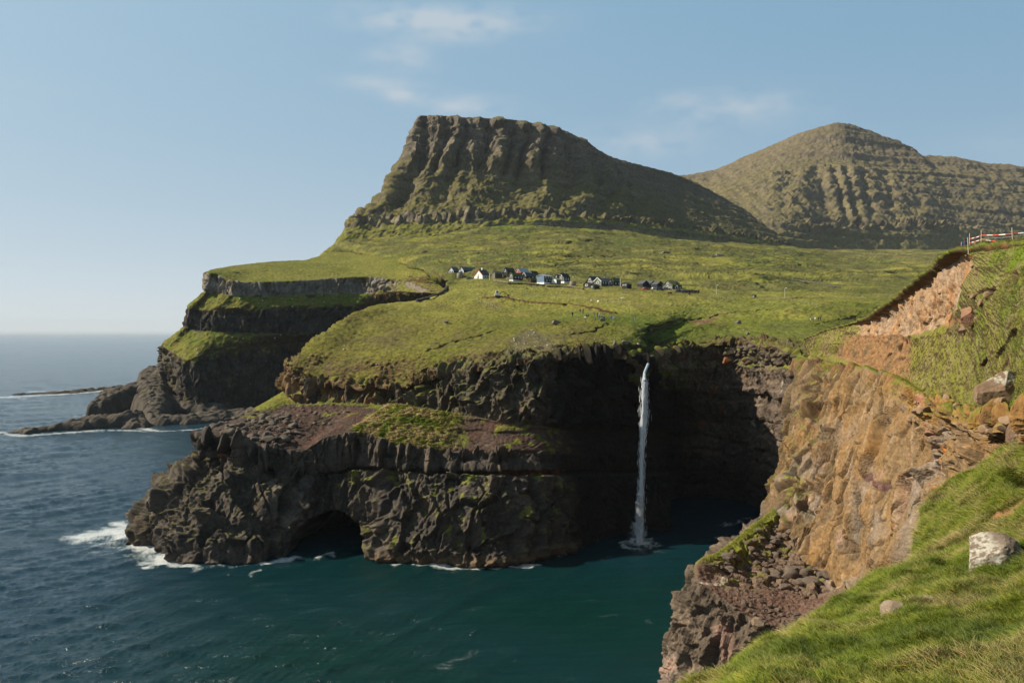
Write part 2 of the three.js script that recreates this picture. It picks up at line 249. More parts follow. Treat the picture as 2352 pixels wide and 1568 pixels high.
loft('promontory', promRails, {
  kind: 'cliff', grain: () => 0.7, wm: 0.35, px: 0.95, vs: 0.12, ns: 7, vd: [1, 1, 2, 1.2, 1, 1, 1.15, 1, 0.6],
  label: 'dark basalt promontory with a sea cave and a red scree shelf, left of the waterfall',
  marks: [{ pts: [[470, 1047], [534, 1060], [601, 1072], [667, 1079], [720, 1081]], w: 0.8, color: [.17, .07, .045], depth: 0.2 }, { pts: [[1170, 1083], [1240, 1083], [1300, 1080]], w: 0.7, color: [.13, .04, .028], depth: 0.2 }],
  fn(x, y, z, v, u, o, nx, ny, nz) {
    const low = 1 - ss(1.85, 2.05, v), rimc = band(2.6, 3.0, 3.93, 4.06, v), shelf = band(4.0, 4.12, 5.85, 6.05, v), up = ss(5.95, 6.15, v) * (1 - 0.35 * ss(7, 8, v)), edge = 1 - 0.3 * ss(6.9, 7, v);
    let d = 0; const cove = ss(12, 13.5, u);
    if (v < 2.1) { const b = blocks(x, y, z, lerp(1.15, 0.8, cove)); const sea = ss(0, 3, y); const rb = ss(5, 6.5, u); d += low * (b * lerp(1.15, 0.75, rb) + rb * ridged(x / 4.5, y / 17, z / 4.5, 3) * 2.0 + ridged(x / 17, y / 60, z / 17, 3) * 2.6 * sea + lerp(-1.2, 0.3, ss(2.2, 4, u))); o.a = blocks.id; { const sk = low * (1 - ss(3.5, 5.5, u)); d += sk * (-0.45 * b + ridged((x + y * 0.7) / 5, (y - x * 0.6) / 17, z / 6, 4) * 2.6); }
      const tide = band(-0.5, 0.3, 1.9, 2.8, y + noise(x / 2, 3, z / 2) * 0.8) * ss(6.4, 7, u); d += tide * 1.3;
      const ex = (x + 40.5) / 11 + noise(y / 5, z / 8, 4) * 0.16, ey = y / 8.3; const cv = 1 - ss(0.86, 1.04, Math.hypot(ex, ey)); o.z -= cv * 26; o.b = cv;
    }
    if (rimc > 0) { const k = columns(x, y, z, 0.95); d += rimc * (k * (v < 3.35 ? 0.6 : 0.95) * (0.35 + 0.9 * ss(-0.3, 0.3, noise(x / 9, y / 20, z / 9))) + 0.9 * ridged(x / 8, y / 20, z / 8, 3) - 0.5); o.a = columns.id; const ov = band(2.7, 2.95, 3.9, 4.05, v); d += ov * 0.9 - band(2.0, 2.3, 2.7, 2.9, v) * 0.6; }
    if (shelf > 0) { const near = ss(1.2, 2.2, u) * (1 - ss(4.6, 5.6, u)); d += shelf * (0.5 * fbm(x / 4, y / 4, z / 4, 3) + 0.25 * ridged(x / 1.2, y / 1.2, z / 1.2, 2) + near * 0.4 * noise(x / 1.4, y / 1.4, z / 1.4));
      const gr = ss(6.6, 7.3, u + 0.6 * noise(x / 5, y / 5, z / 5)) * (1 - ss(9.2, 9.8, u)); d += shelf * gr * (1.0 * Math.sin(Math.PI * clamp((v - 4) / 2, 0, 1)) + 0.5 * noise(x / 1.3, y / 1.1, z / 1.3) + 0.3); o.c = gr * ss(4.0, 4.2, v + 0.12 * noise(x / 2, y, z / 2)); if (u > 9.6) d += shelf * layers(y + noise(x / 6, 0, z / 6), 1.1, 3.2) * 1.0; }
    if (up > 0) { const k = u > 9.5 ? blocks(x, y, z, 0.85) : columns(x, y, z, 1.1); d += up * k * 1.1 * edge; o.a = u > 9.5 ? blocks.id : columns.id; d += up * layers(y + noise(x / 9, 0, z / 9), 3.4, 7.7) * 1.4; }
    o.d = d; if (y < -0.5) o.d *= 0.6;
  },
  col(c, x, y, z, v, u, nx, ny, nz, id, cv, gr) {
    const vv = v + 0.07 * noise(x / 2.2, y / 1.5, z / 2.2) + 0.03 * noise(x / 0.8, y / 0.8, z / 0.8);
    rockColor(c, x, y, z, [.050, .042, .036], u < 5.5 ? [.135, .108, .084] : [.115, .090, .066], id);
    mix3(c, C.brown, ss(0.15, 0.5, fbm(x / 5, y / 9, z / 5, 3)) * 0.7); if (vv > 5.9) mix3(c, [.215, .128, .062], (1 - ss(5.5, 9, u)) * ss(-0.2, 0.3, noise(x / 2.4, y / 5, z / 2.4) + (u < 2.2 ? .3 : 0)) * 0.75);
    const inC = ss(11.8, 13, u); if (vv < 4.3 || u > 12) mix3(c, [.012, .010, .009], inC * 0.9);  // rock painted near-black to deepen the shade of the cove
    mix3(c, C.brown, band(0.2, 0.8, 2.0, 3.2, y + noise(x, 1, z)) * ss(6.4, 7, u) * 0.8 * (1 - inC));
    mix3(c, C.wet, ss(1.3, 0.1, y + 0.6 * noise(x, 2, z)));
    const shelf = band(3.97, 4.06, 5.93, 6.03, vv);
    if (shelf > 0) {
      const s = [0, 0, 0]; rockColor(s, x, y, z, [.055, .035, .027], [.105, .070, .053], 0.5 + noise(x / 3, y / 3, z / 3) * 0.5);
      mix3(s, [.085, .042, .031], ss(0.0, 0.3, fbm(x / 7, y / 2, z / 9, 3)) * 0.8); mix3(s, [.15, .125, .105], ss(0.3, 0.55, fbm(x / 3 + 9, y / 2, z / 5, 3)) * 0.7);
      mix3(s, C.basalt, ss(3, 2, u) * 0.4);
      const backGrass = ss(5.15, 5.45, vv + 0.5 * noise(x / 3, y / 3, z / 4)) * (1 - ss(1.45, 1.8, u)) + ss(0.32, 0.5, noise(x / 4.5, y / 3, z / 4.5) + 0.25 * band(3.6, 4.6, 5.6, 6.4, u)) * ss(5.2, 5.5, vv) * 0.8;
      const gcol = [0, 0, 0]; turfColor(gcol, x, y, z, ny, 0.05, 0.5); const gk = Math.min(1, Math.max(gr, backGrass) + ss(0.15, 0.4, noise(x / 2.5, y / 1.5, z / 2.5)) * ss(9, 10, u) * 0.8 * (1 - ss(13.2, 14, u)));
      mix3(gcol, C.straw, gr * ss(0, 0.4, noise(x / 1.2, y / 1.2, z / 1.2)) * 0.6); mix3(gcol, C.moss, gr * ss(0.05, 0.3, noise(x / 4, y / 3, z / 4 + 5)) * 0.7);
      mix3(s, gcol, gk); mix3(s, c, ss(12.3, 13.4, u)); mix3(c, s, shelf);
    }
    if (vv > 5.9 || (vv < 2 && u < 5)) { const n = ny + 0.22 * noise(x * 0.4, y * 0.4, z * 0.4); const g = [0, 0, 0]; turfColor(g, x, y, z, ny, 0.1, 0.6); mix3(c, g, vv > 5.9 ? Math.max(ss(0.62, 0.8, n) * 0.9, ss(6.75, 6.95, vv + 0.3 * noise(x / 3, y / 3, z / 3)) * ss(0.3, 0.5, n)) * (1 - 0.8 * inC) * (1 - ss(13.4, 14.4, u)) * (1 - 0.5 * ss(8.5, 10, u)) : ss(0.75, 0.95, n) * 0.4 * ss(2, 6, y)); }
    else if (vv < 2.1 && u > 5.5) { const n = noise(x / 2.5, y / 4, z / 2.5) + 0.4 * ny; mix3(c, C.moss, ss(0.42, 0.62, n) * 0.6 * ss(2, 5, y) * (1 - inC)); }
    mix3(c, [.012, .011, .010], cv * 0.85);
  },
});

// ---------------------------------------------------------------- the back wall of the cove, right of the waterfall
const wallTop = P('1440 838 222; 1476 838 217; 1501 806 233; 1554 797 249; 1600 791 254; 1650 782 255; 1700 779 250; 1755 788 238; 1805 798 224; 1860 826 209; 1900 850 200');
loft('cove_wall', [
  P('1440 1245 228; 1478 1238 230; 1512 1205 250; 1555 1190 262; 1600 1187 265; 1650 1188 264; 1700 1194 258; 1750 1208 245; 1800 1230 229; 1850 1250 213; 1910 1270 200'),
  P('1440 1080 234; 1478 1080 238; 1508 1080 256; 1555 1080 266; 1600 1080 269; 1650 1078 268; 1700 1076 262; 1750 1074 249; 1800 1072 233; 1846 1070 216; 1900 1070 200'),
  P('1440 960 232; 1477 960 234; 1506 960 252; 1555 962 263; 1600 965 266; 1650 967 265; 1700 968 259; 1752 972 246; 1802 980 230; 1846 985 214; 1890 990 200'),
  P('1440 900 228; 1476 900 226; 1504 905 246; 1555 910 257; 1600 922 261; 1650 930 261; 1700 938 256; 1752 948 244; 1804 958 229; 1848 960 213; 1890 965 200'),
  P('1440 870 225; 1476 870 219; 1503 850 238; 1555 848 252; 1600 848 256; 1650 848 257; 1700 846 252; 1754 844 240; 1806 848 226; 1854 862 211; 1895 880 200'),
  P('1440 855 224; 1476 855 218; 1502 842 236; 1554 840 250; 1600 838 255; 1650 836 256; 1700 834 251; 1754 834 239; 1806 838 225; 1856 850 210; 1897 868 200'),
  wallTop, moved(wallTop, 0, -1.5, -6),
], {
  kind: 'cliff', grain: () => 0.75, wm: 0.3, px: 0.95, vs: 0.2, ns: 7, vd: [1, 1, 1, 1, 1.2, 1.2, 0.5], label: 'dark amphitheatre wall of layered rock right of the waterfall',
  marks: [{ pts: [[1480, 835], [1486, 812], [1492, 795]], w: 1.6, depth: 1.8, color: [.04, .04, .02] }, { pts: [[1690, 1015], [1760, 1035], [1830, 1055]], w: 0.5, color: [.16, .11, .07], depth: -0.1 }, { pts: [[1728, 955], [1736, 985]], w: 0.9, color: [.30, .26, .22] }, { pts: [[1800, 880], [1803, 905]], w: 0.9, color: [.28, .24, .2] }, { pts: [[1836, 968], [1840, 985]], w: 0.8, color: [.34, .12, .02] }],
  fn(x, y, z, v, u, o) {
    const e = 1 - 0.8 * ss(5.8, 6, v); let d;
    if (v < 2.2) { const b = blocks(x, y, z, 0.7); d = b * 0.55 + layers(y + (x - 60) * 0.10 + noise(x / 8, y / 8, z / 8) * 1.5, 1.3, 1.1, 0.4) * 1.5; } else { d = blocks(x, y, z, v > 4.9 ? 0.75 : 0.8) * (v > 4.9 ? 0.8 : 0.5) + layers(y + noise(x / 9, 0, z / 9), 2.8, 4.1) * 1.5 + layers(y + noise(x / 6, 3, z / 6) * .6, 1.1, 8.1) * 0.5; }
    o.a = blocks.id; o.d = d * e;
  },
  col(c, x, y, z, v, u, nx, ny, nz, id) {
    const vv = v + 0.1 * noise(x / 2, y / 2, z / 2);
    rockColor(c, x, y, z, [.082, .062, .048], [.195, .142, .105], id);
    mix3(c, [.13, .075, .05], ss(0.1, 0.45, fbm(x / 5, y / 2, z / 5, 3)) * (vv < 2.4 ? 0.8 : 0.35)); mix3(c, [.19, .165, .15], ss(0.3, 0.5, noise(x / 0.9, y / 6, z / 0.9)) * ss(3, 3.4, vv) * 0.5);
    mix3(c, [.22, .09, .03], ss(0.42, 0.55, noise(x / 3, y / 4, z / 3)) * 0.6);
    mix3(c, [.012, .010, .009], (1 - ss(2.6, 4.6, u)) * 0.92 * (1 - ss(3.2, 4.0, vv))); mix3(c, [.02, .016, .014], (1 - ss(6, 16, y)) * 0.85); mix3(c, C.wet, ss(2.5, 0.3, y));  // cove shade painted in at left and below, besides the wet foot
    const n = ny + 0.25 * noise(x * 0.5, y * 0.5, z * 0.5), g = turfColor([0, 0, 0], x, y, z, ny, 0, 0.6);
    mix3(c, g, Math.max(ss(0.5, 0.68, n) * ss(3.6, 4, vv), ss(5.7, 5.9, vv) * ss(0.1, 0.4, n)));
    mix3(c, C.green, band(3.1, 3.6, 4.6, 5.0, vv) * (1 - ss(2.8, 3.8, u + noise(x / 2, y / 2, z / 2))) * ss(-0.1, 0.2, noise(x / 1.5, y / 2.5, z / 1.5)) * 0.85);
  },
});

// ---------------------------------------------------------------- the sunlit ochre cliff on the right
const ochreTop = P('1866 826 232; 1857 822 196; 1935 840 168; 2010 852 138; 2095 882 112; 2150 927 92; 2230 942 74; 2290 962 60; 2360 965 48; 2440 960 40');
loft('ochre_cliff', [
  P('1850 1290 200; 1800 1300 150; 1890 1420 125; 1965 1480 105; 2070 1500 85; 2165 1480 68; 2250 1400 57; 2320 1250 49; 2390 1200 42; 2480 1150 36'),
  P('1832 1165 205; 1797 1163 151; 1900 1292 127; 1976 1352 107; 2074 1362 87; 2168 1340 71; 2250 1260 59; 2322 1170 50; 2395 1130 43; 2485 1110 36'),
  P('1840 1075 215; 1821 1078 160; 1905 1150 136; 1984 1210 114; 2080 1230 94; 2170 1190 75; 2250 1110 62; 2322 1080 51; 2395 1075 44; 2485 1070 37'),
  P('1850 970 225; 1836 974 170; 1910 1002 148; 1995 1050 123; 2085 1075 101; 2168 1080 81; 2249 1035 65; 2318 1020 54; 2390 1020 45; 2470 1015 38'),
  P('1860 870 230; 1849 880 186; 1923 888 160; 2004 905 132; 2090 948 107; 2160 980 87; 2240 988 69; 2300 985 57.5; 2370 985 46.5; 2450 980 39'),
  ochreTop, moved(ochreTop, 6, -1.5, -2),
], {
  kind: 'cliff', grain: (v, u) => lerp(0.55, 0.18, ss(1, 7, u)), wm: 0.2, px: 1.0, vs: 0.35, ns: 14, label: 'sunlit ochre landslip cliff on the right of the cove', vd: [0.6, 1, 1, 1, 1, 0.5],
  marks: [{ pts: [[2184, 1122], [2186, 1060], [2194, 1008]], w: 0.8, color: [.42, .125, .014], soft: 0.05, k: .9 }, { pts: [[2205, 1104], [2212, 1065], [2222, 1035]], w: 0.6, color: [.36, .12, .016], soft: 0.05, k: .9 }, { pts: [[2228, 1090], [2236, 1062], [2240, 1035]], w: 0.7, color: [.22, .085, .04], soft: 0.1 }, { pts: [[2128, 925], [2145, 965], [2160, 1000]], w: 0.8, color: [.38, .17, .12], soft: 0.1, k: 0.7 }, { pts: [[2168, 1250], [2160, 1270]], w: 0.7, color: [.45, .18, .05], soft: 0.2 }, { pts: [[2150, 1005], [2180, 1090], [2170, 1130]], w: 1.3, color: [.21, .17, .15], soft: 0.1, k: 0.75 }, { pts: [[2005, 1105], [2060, 1125]], w: 0.6, color: [.11, .06, .05], depth: 0.2 }, { pts: [[1905, 1085], [1912, 1170]], w: 1.2, color: [.14, .085, .045], depth: 1.3 }, { pts: [[1950, 1240], [1966, 1260]], w: 1.1, color: [.13, .085, .05], depth: 0.9 }, { pts: [[1895, 905], [1925, 885]], w: 0.8, color: [.13, .09, .05], depth: 0.7 }],
  fn(x, y, z, v, u, o) {
    const s = lerp(1.0, 0.5, ss(4, 8, u)), e = 1 - 0.85 * ss(4.75, 5, v);
    const qx = x + noise(x / 4, y / 4, z / 4) * 1.5, qz = z + noise(x / 4 + 9, y / 4, z / 4) * 1.5, blocky = Math.max(1 - ss(2.0, 3.3, u), ss(0.05, 0.35, noise(x / 9, y / 12, z / 9)) * 0.7, 0.22);
    let w = worley(qx / (7 * s), y / (13 * s), qz / (7 * s)); let d = ((w.id - 0.5) * 1.8 + w.t * 1.6) * s * ss(-0.05, 0.2, w.f2 - w.f1); const id = w.id2;
    w = worley(qx / (2.5 * s), y / (8 * s), qz / (2.5 * s)); d += ((w.id - 0.5) * 1.2 + w.t * 0.9) * s * ss(-0.05, 0.16, w.f2 - w.f1) * blocky; const id2 = w.id2; o.c = (1 - ss(0.02, 0.09, w.f2 - w.f1)) * ss(-0.2, 0.25, noise(x / 3, y / 6, z / 3) + blocky * 0.4); d -= o.c * 0.5 * s;
    w = worley(qx / (0.8 * s), y / (1.1 * s), qz / (0.8 * s)); const few = ss(0.05, 0.35, noise(x / 5, y / 6, z / 5)); d += ((w.id - 0.5) * 0.4 + w.t * 0.3) * s * (0.12 + few * 0.8) * ss(-0.05, 0.25, w.f2 - w.f1);
    d += ridged(x / (8 * s), y / (30 * s), z / (8 * s), 3) * 2.2 * s + 0.3 * s * fbm(x / 1.6, y / 2.2, z / 1.6, 4);
    const rub = ss(3.9, 4.4, v) * ss(3.6, 4.4, u); if (rub > 0) { w = worley(x / 0.9, y / 0.8, z / 0.9); d += rub * ((w.id - 0.5) * 0.8 - 0.35 * (1 - ss(0, 0.2, w.f2 - w.f1))); }
    d += band(0, 1.2, 1.3, 2.2, v) * (1 - ss(1.8, 3, u)) * 0.6; o.a = id * 0.4 + id2 * 0.6; o.b = blocky; o.d = d * e;
  },
  col(c, x, y, z, v, u, nx, ny, nz, id, few, crack) {
    const vv = v + 0.1 * noise(x / 2, y / 2, z / 2), streak = noise(x / 1.3, y / 11, z / 1.3), a = fbm(x / 6, y / 7, z / 6, 4);
    c[0] = C.tan[0]; c[1] = C.tan[1]; c[2] = C.tan[2];
    mix3(c, C.ochre, ss(0, 0.4, a + streak * 0.3) * 0.6); mix3(c, [.20, .135, .075], ss(-0.05, 0.35, -a + (id - 0.5) * 0.6) * 0.8); mix3(c, [.34, .25, .165], ss(0.15, 0.5, streak + 0.3 * a) * 0.55);
    mix3(c, C.pink, ss(0.15, 0.42, fbm(x / 9 + 5, y / 9, z / 9, 3)) * 0.65); mix3(c, [.105, .07, .038], ss(0.3, 0.8, few) * ss(0.45, 0.75, id) * 0.75); mix3(c, [.21, .175, .145], ss(0.12, 0.4, noise(x / 6 + 3, y / 8, z / 6)) * 0.55);
    mix3(c, C.ochre, ss(3.9, 4.4, vv) * ss(3.4, 4.4, u) * 0.7);
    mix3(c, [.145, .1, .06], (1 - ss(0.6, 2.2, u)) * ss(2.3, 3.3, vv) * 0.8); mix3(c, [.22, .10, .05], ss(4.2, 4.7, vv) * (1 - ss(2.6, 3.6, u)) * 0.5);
    mix3(c, [.075, .05, .03], crack * 0.75); const f = 0.86 + 0.22 * noise(x / 0.45, y / 0.45, z / 0.45) + 0.12 * noise(x / 0.2, y / 0.2, z / 0.2); c[0] *= f; c[1] *= f; c[2] *= f;
    const n = ny + 0.3 * noise(x * 0.5, y * 0.5, z * 0.5), g = turfColor([0, 0, 0], x, y, z, ny, -0.1, 0.4);
    mix3(c, g, Math.max(ss(0.55, 0.75, n) * ss(4.0, 4.6, vv), ss(0.72, 0.85, n) * (1 - ss(1.2, 2, u)) * ss(0.6, 1, vv), ss(4.72, 4.9, vv))); mix3(c, C.wet, ss(1.5, 0, y));
  },
});

// ---------------------------------------------------------------- the low spur below it
const spurRim = P('1808 1158 151; 1722 1220 135; 1652 1275 122; 1602 1301 114.5; 1606 1335 108.5; 1655 1370 104; 1722 1418 100.5; 1800 1442 99; 1885 1430 99; 1990 1430 96');
loft('spur', [
  P('1700 1500 165; 1610 1560 148; 1560 1640 132; 1530 1720 117; 1530 1770 105; 1590 1790 100; 1680 1800 96; 1800 1800 93; 1900 1790 93; 2000 1780 92'),
  P('1750 1260 158; 1660 1310 141; 1605 1370 127; 1562 1450 116; 1562 1480 107; 1630 1520 102; 1712 1560 98; 1800 1570 96; 1885 1560 96; 1990 1550 94'),
  P('1790 1175 153; 1700 1228 137; 1635 1284 123.5; 1588 1330 115; 1590 1362 108.7; 1645 1400 104; 1722 1442 100; 1800 1470 98.5; 1885 1460 98.5; 1990 1455 95.5'),
  spurRim,
  P('1820 1166 150; 1770 1230 136; 1725 1285 125; 1690 1315 119; 1700 1335 114; 1740 1358 110; 1785 1380 108; 1840 1396 106; 1910 1395 104; 2005 1395 99'),
  P('1835 1180 146; 1815 1232 136; 1795 1280 128; 1785 1310 123; 1795 1325 119; 1820 1345 115.5; 1850 1365 113; 1890 1375 110.5; 1940 1375 107; 2020 1370 101'),
  P('1850 1180 143; 1880 1240 132; 1900 1290 127; 1915 1310 123; 1930 1325 118; 1945 1335 114; 1960 1345 110; 1980 1350 106.5; 2010 1350 102; 2060 1350 98'),
], {
  kind: 'cliff', grain: () => 0.36, wm: 0.2, px: 1.0, vs: 0.2, ns: 9, label: 'low grassy spur of rubble and grey rock at the foot of the ochre cliff',
  marks: [{ pts: [[1655, 1440], [1690, 1520]], w: 1.5, color: [.24, .135, .105], soft: 0, k: .6 }, { pts: [[1880, 1280], [1900, 1315], [1930, 1340]], w: 1.5, color: [.30, .22, .17], soft: 0.1, k: 0.7 }, { pts: [[1625, 1340], [1665, 1335]], w: 0.7, color: [.3, .24, .18], soft: 0.2 }],
  fn(x, y, z, v, u, o) {
    const face = 1 - ss(2.6, 3.0, v), top = 1 - face, rub = ss(3.2, 3.7, v) * (1 - ss(4.2, 5.3, u)) + ss(4.6, 5, v) * band(3.5, 4.5, 6.2, 7, u);
    let d = 0; if (face > 0) { d += face * (blocks(x, y, z, 0.62) * 0.95 * (1 - 0.75 * ss(1.6, 2.6, v) * (1 - ss(2.6, 3.4, u))) + ridged(x / 5, y / 14, z / 5, 3) * 0.8 - 0.6); o.a = blocks.id; }
    if (top > 0) { const w = worley(x / 1.5, y / 1.2, z / 1.5); d += top * (0.35 * fbm(x / 3, y / 3, z / 3, 3) + clamp(rub, 0, 1) * ((w.id - 0.4) * 1.1 - 0.3 * (1 - ss(0, 0.15, w.f2 - w.f1))) + 0.12 * noise(x / 0.5, y / 0.5, z / 0.5)); if (!o.a) o.a = w.id2; o.b = clamp(rub, 0, 1); d += top * 0.9 * band(2.9, 3.1, 3.5, 4.2, v) * (1 - ss(3.2, 4, u)); }
    o.d = d;
  },
  col(c, x, y, z, v, u, nx, ny, nz, id, rub) {
    const vv = v + 0.08 * noise(x / 1.5, y / 1.5, z / 1.5);
    rockColor(c, x, y, z, [.085, .064, .047], [.175, .130, .094], id);
    const low = 1 - ss(9, 12, y + 1.5 * noise(x / 4, y / 4, z / 4)); mix3(c, [.20, .165, .135], low * 0.5); mix3(c, C.pink, low * ss(0.05, 0.3, noise(x / 3, y / 3, z / 3)) * 0.8);
    if (vv > 2.9) {
      const s = [0, 0, 0]; rockColor(s, x, y, z, [.125, .072, .052], [.19, .125, .092], 0.5); mix3(s, [.145, .1, .07], rub * 0.8); mix3(s, [.30, .22, .17], ss(0.25, 0.5, fbm(x / 2.5, y / 2, z / 2.5, 3)) * 0.6); mix3(c, s, ss(2.9, 3.05, vv));
      const g = turfColor([0, 0, 0], x, y, z, ny, 0, 0.4); mix3(g, C.moss, 0.25); const k = (1 - ss(2.7, 3.6, u + 0.4 * noise(x / 2, y, z / 2))) * (1 - ss(3.5, 4.1, vv + 0.35 * noise(x / 1.6, y / 1.6, z / 1.6))) * ss(2.5, 2.75, vv);
      mix3(c, g, Math.max(k, rub * ss(0.22, 0.4, noise(x / 1.7, y / 1.7, z / 1.7)) * 0.8));
    }
    mix3(c, C.wet, ss(1.5, 0, y));
  },
});

// ---------------------------------------------------------------- the landslip slope up to the path, on the right
const brink = P('1846 779 207; 1893 758 190; 1952 742 172; 2004 724 155; 2072 670 128; 2124 629 112; 2172 589 98; 2204 574 90; 2323 560 75; 2420 552 66; 2600 543 55');
loft('landslip_slope', [
  moved(P('1864 829 197; 1857 826 195; 1937 846 167; 2012 858 137; 2097 890 111; 2152 936 91; 2232 952 73; 2292 974 59; 2364 978 47.5; 2470 962 39; 2750 915 27'), -0.5, -0.6, 0.3),
  P('1856 815 200; 1875 810 190; 1945 820 165; 2025 828 135; 2108 850 110; 2165 885 90; 2245 900 74; 2310 905 60; 2375 880 49; 2485 860 40; 2750 810 29'),
  P('1852 800 203; 1890 790 186; 1965 782 162; 2045 768 134; 2122 766 112; 2185 770 93; 2250 770 78; 2310 745 66; 2385 735 56; 2500 715 46; 2720 690 38'),
  P('1850 790 205; 1893 770 188; 1965 755 167; 2035 735 143; 2105 700 117; 2160 680 100; 2210 650 87; 2255 630 80; 2350 620 66; 2450 605 58; 2650 590 48'),
  P('1847 782 206; 1893 763 189; 1953 747 171; 2007 731 153; 2076 680 126; 2129 640 110; 2176 600 96.5; 2208 584 88.5; 2326 569 73.5; 2424 560 64.5; 2606 551 53.5'),
  brink, moved(brink, 14, -0.1, -4), moved(brink, 60, -9, -12),
], {
  kind: 'hillside', grain: (v, u) => lerp(0.6, 0.2, ss(1, 8, u)), wm: 0.25, px: 1.0, vs: 0.3, ns: 5, ts: 5, label: 'steep grass slope with a bare orange landslip scar below the taped path',
  marks: [
    { pts: [[2360, 618], [2310, 640], [2262, 672], [2225, 688]], w: 0.55, depth: 1.0, color: C.soil }, { pts: [[2362, 735], [2320, 780], [2283, 812], [2262, 825], [2215, 858]], w: 0.6, depth: 1.2, color: C.soil },
    { pts: [[2290, 808], [2275, 820]], w: 0.7, depth: 1.5, color: [.03, .018, .012] }, { pts: [[2100, 742], [2130, 735], [2165, 715], [2190, 697]], w: 0.5, depth: 0.5, color: [.1, .06, .035] }, { pts: [[2025, 815], [2055, 795], [2065, 785]], w: 1.0, depth: 1.3, color: C.soil }, { pts: [[1935, 820], [1985, 795], [2040, 770]], w: 0.6, depth: 0.4, color: [.16, .09, .05] },
    { pts: [[2350, 810], [2315, 838], [2280, 865]], w: 0.4, depth: 0.4, color: [.1, .06, .035] }, { pts: [[2165, 745], [2195, 735], [2212, 760]], w: 0.9, depth: 0.3, color: [.26, .14, .06], soft: 0.1 }, { pts: [[2110, 620], [2150, 600]], w: 0.5, depth: 0.6, color: [.08, .045, .028] },
    { pts: [[2100, 790], [2080, 805], [2040, 830]], w: 0.5, depth: 0.4, color: [.14, .085, .045] }, { pts: [[2280, 860], [2262, 872]], w: 1.0, depth: 0.2, color: [.25, .16, .09], soft: 0.1 }, { pts: [[2305, 760], [2330, 745]], w: 0.35, depth: 0.3, color: [.1, .07, .035] },
    { pts: [[2204, 582], [2240, 578], [2280, 573], [2318, 568]], w: 0.5, depth: 0.3, color: [.15, .075, .035], soft: 0.5 },
  ].map(m => ({ ...m, w: m.w * 0.62, depth: m.depth * 0.38, k: 0.9 })),
  fn(x, y, z, v, u, o) {
    const n1 = noise(x / 6, y / 6, z / 6), un = u + 0.25 * noise(x / 4, y / 4, z / 4), vn = v + 0.18 * n1;
    const vl = lerp(1.75, 3.3, ss(3.6, 7.2, un)), scar = band(1.7, 2.6, 6.8, 7.25, un) * band(vl, vl + 0.45, 4.1, 4.35, vn), scar2 = band(1.2, 2.0, 3.2, 4.2, un) * band(0.2, 0.7, 2.0, 2.6, vn + (u - 2.6) * 0.45) * 0.9, s = Math.max(scar, scar2);
    o.a = scar; o.b = scar2; const sc = lerp(1, 0.55, ss(4, 8, u));
    o.d = (1 - s) * turf(x / sc * 0.8 + 2 * noise(x / 2, y / 2, z / 2), y / sc * 0.8 + 1.3 * noise(x / 3, y / 3, z / 3), z / sc * 0.8, 0.22) * 0.7 * sc * (v > 5 ? 0.4 : 1) + s * (1.3 * fbm(x / 3.2, y / 3.2, z / 3.2, 5) + 0.2 * ridged(x / 1.6, y / 2.5, z / 1.6, 3) + 0.25 * noise(x / .8, y / .8, z / .8) - 1.1);
    o.d -= band(4.0, 4.15, 4.45, 4.8, v) * band(2.4, 3, 7.8, 8.05, u) * 0.5 * (0.4 + ss(-0.3, 0.2, noise(x / 2, y / 2, z / 2))); o.d += ss(3.8, 4.6, v) * (1 - ss(5.2, 5.6, v)) * noise(x / 1.4, y / 1.4, z / 1.4) * 0.35; o.d += band(4.6, 4.9, 5.2, 5.6, v) * 0.25 * (u > 2.4 ? 1 : 0);
    o.c = band(4.1, 4.25, 4.55, 4.8, v + 0.22 * noise(x / 1.5, y, z / 1.5)) * band(2.2, 3, 7.9, 8.1, u) * ss(-0.25, 0.1, noise(x / 2.5 + 4, y / 2, z / 2.5));
    const e = v < 0.6 ? (1 - ss(0, 0.6, v)) : 0; o.d += e * (noise(x / 1.5, y / 1.5, z / 1.5) * 0.6);
  },
  col(c, x, y, z, v, u, nx, ny, nz, scar, scar2, lip) {
    const sc = lerp(1, 0.45, ss(4, 8, u));
    turfColor(c, x, y, z, ny, u < 5 ? 0.12 : -0.02, 0.32 * sc + 0.1); mix3(c, [.105, .15, .012], ss(0.02, 0.3, fbm(x / 9, y / 6, z / 9, 3) + (v > 3 ? 0.14 : -0.02)) * ss(4, 6, u) * 0.85); mix3(c, [.19, .155, .07], ss(-0.15, 0.3, fbm(x / 3, y / 3, z / 3, 4)) * 0.6); mix3(c, [.15, .10, .06], ss(0.14, 0.32, fbm(x / 6 + 9, y / 4, z / 6, 5)) * 0.65);
    mix3(c, [.13, .09, .045], ss(0.22, 0.46, fbm(x / 4 + 7, y / 3, z / 4, 4)) * 0.5); steepSoil(c, x, y, z, ny, 0.24);
    const s = [C.tansoil[0], C.tansoil[1], C.tansoil[2]], a = fbm(x / 5, y / 5, z / 5, 4); mix3(s, [.34, .15, .05], ss(0.0, 0.35, a + (u > 5 && v < 3.4 ? 0.2 : -0.02)) * 0.7); mix3(s, [.30, .22, .16], ss(-0.1, 0.3, -a) * 0.7); mix3(s, [.17, .10, .055], ss(0.1, 0.35, fbm(x / 2.5 + 4, y / 2, z / 2.5, 3)) * 0.6); const f = 0.95 + 0.3 * noise(x / 0.7, y / 0.7, z / 0.7); s[0] *= f; s[1] *= f; s[2] *= f;
    mix3(c, s, ss(0.3, 0.6, scar + 0.15 * noise(x, y, z))); const s2 = [.235, .125, .06]; mix3(s2, C.brown, ss(0, 0.3, a)); mix3(c, s2, ss(0.35, 0.7, scar2 + 0.3 * noise(x / 2, y / 2, z / 2)) * 0.9);
    mix3(c, [.115, .066, .036], lip * 0.9); if (v > 4.75 && v < 5.3) mix3(c, [.10, .12, .016], 0.5);
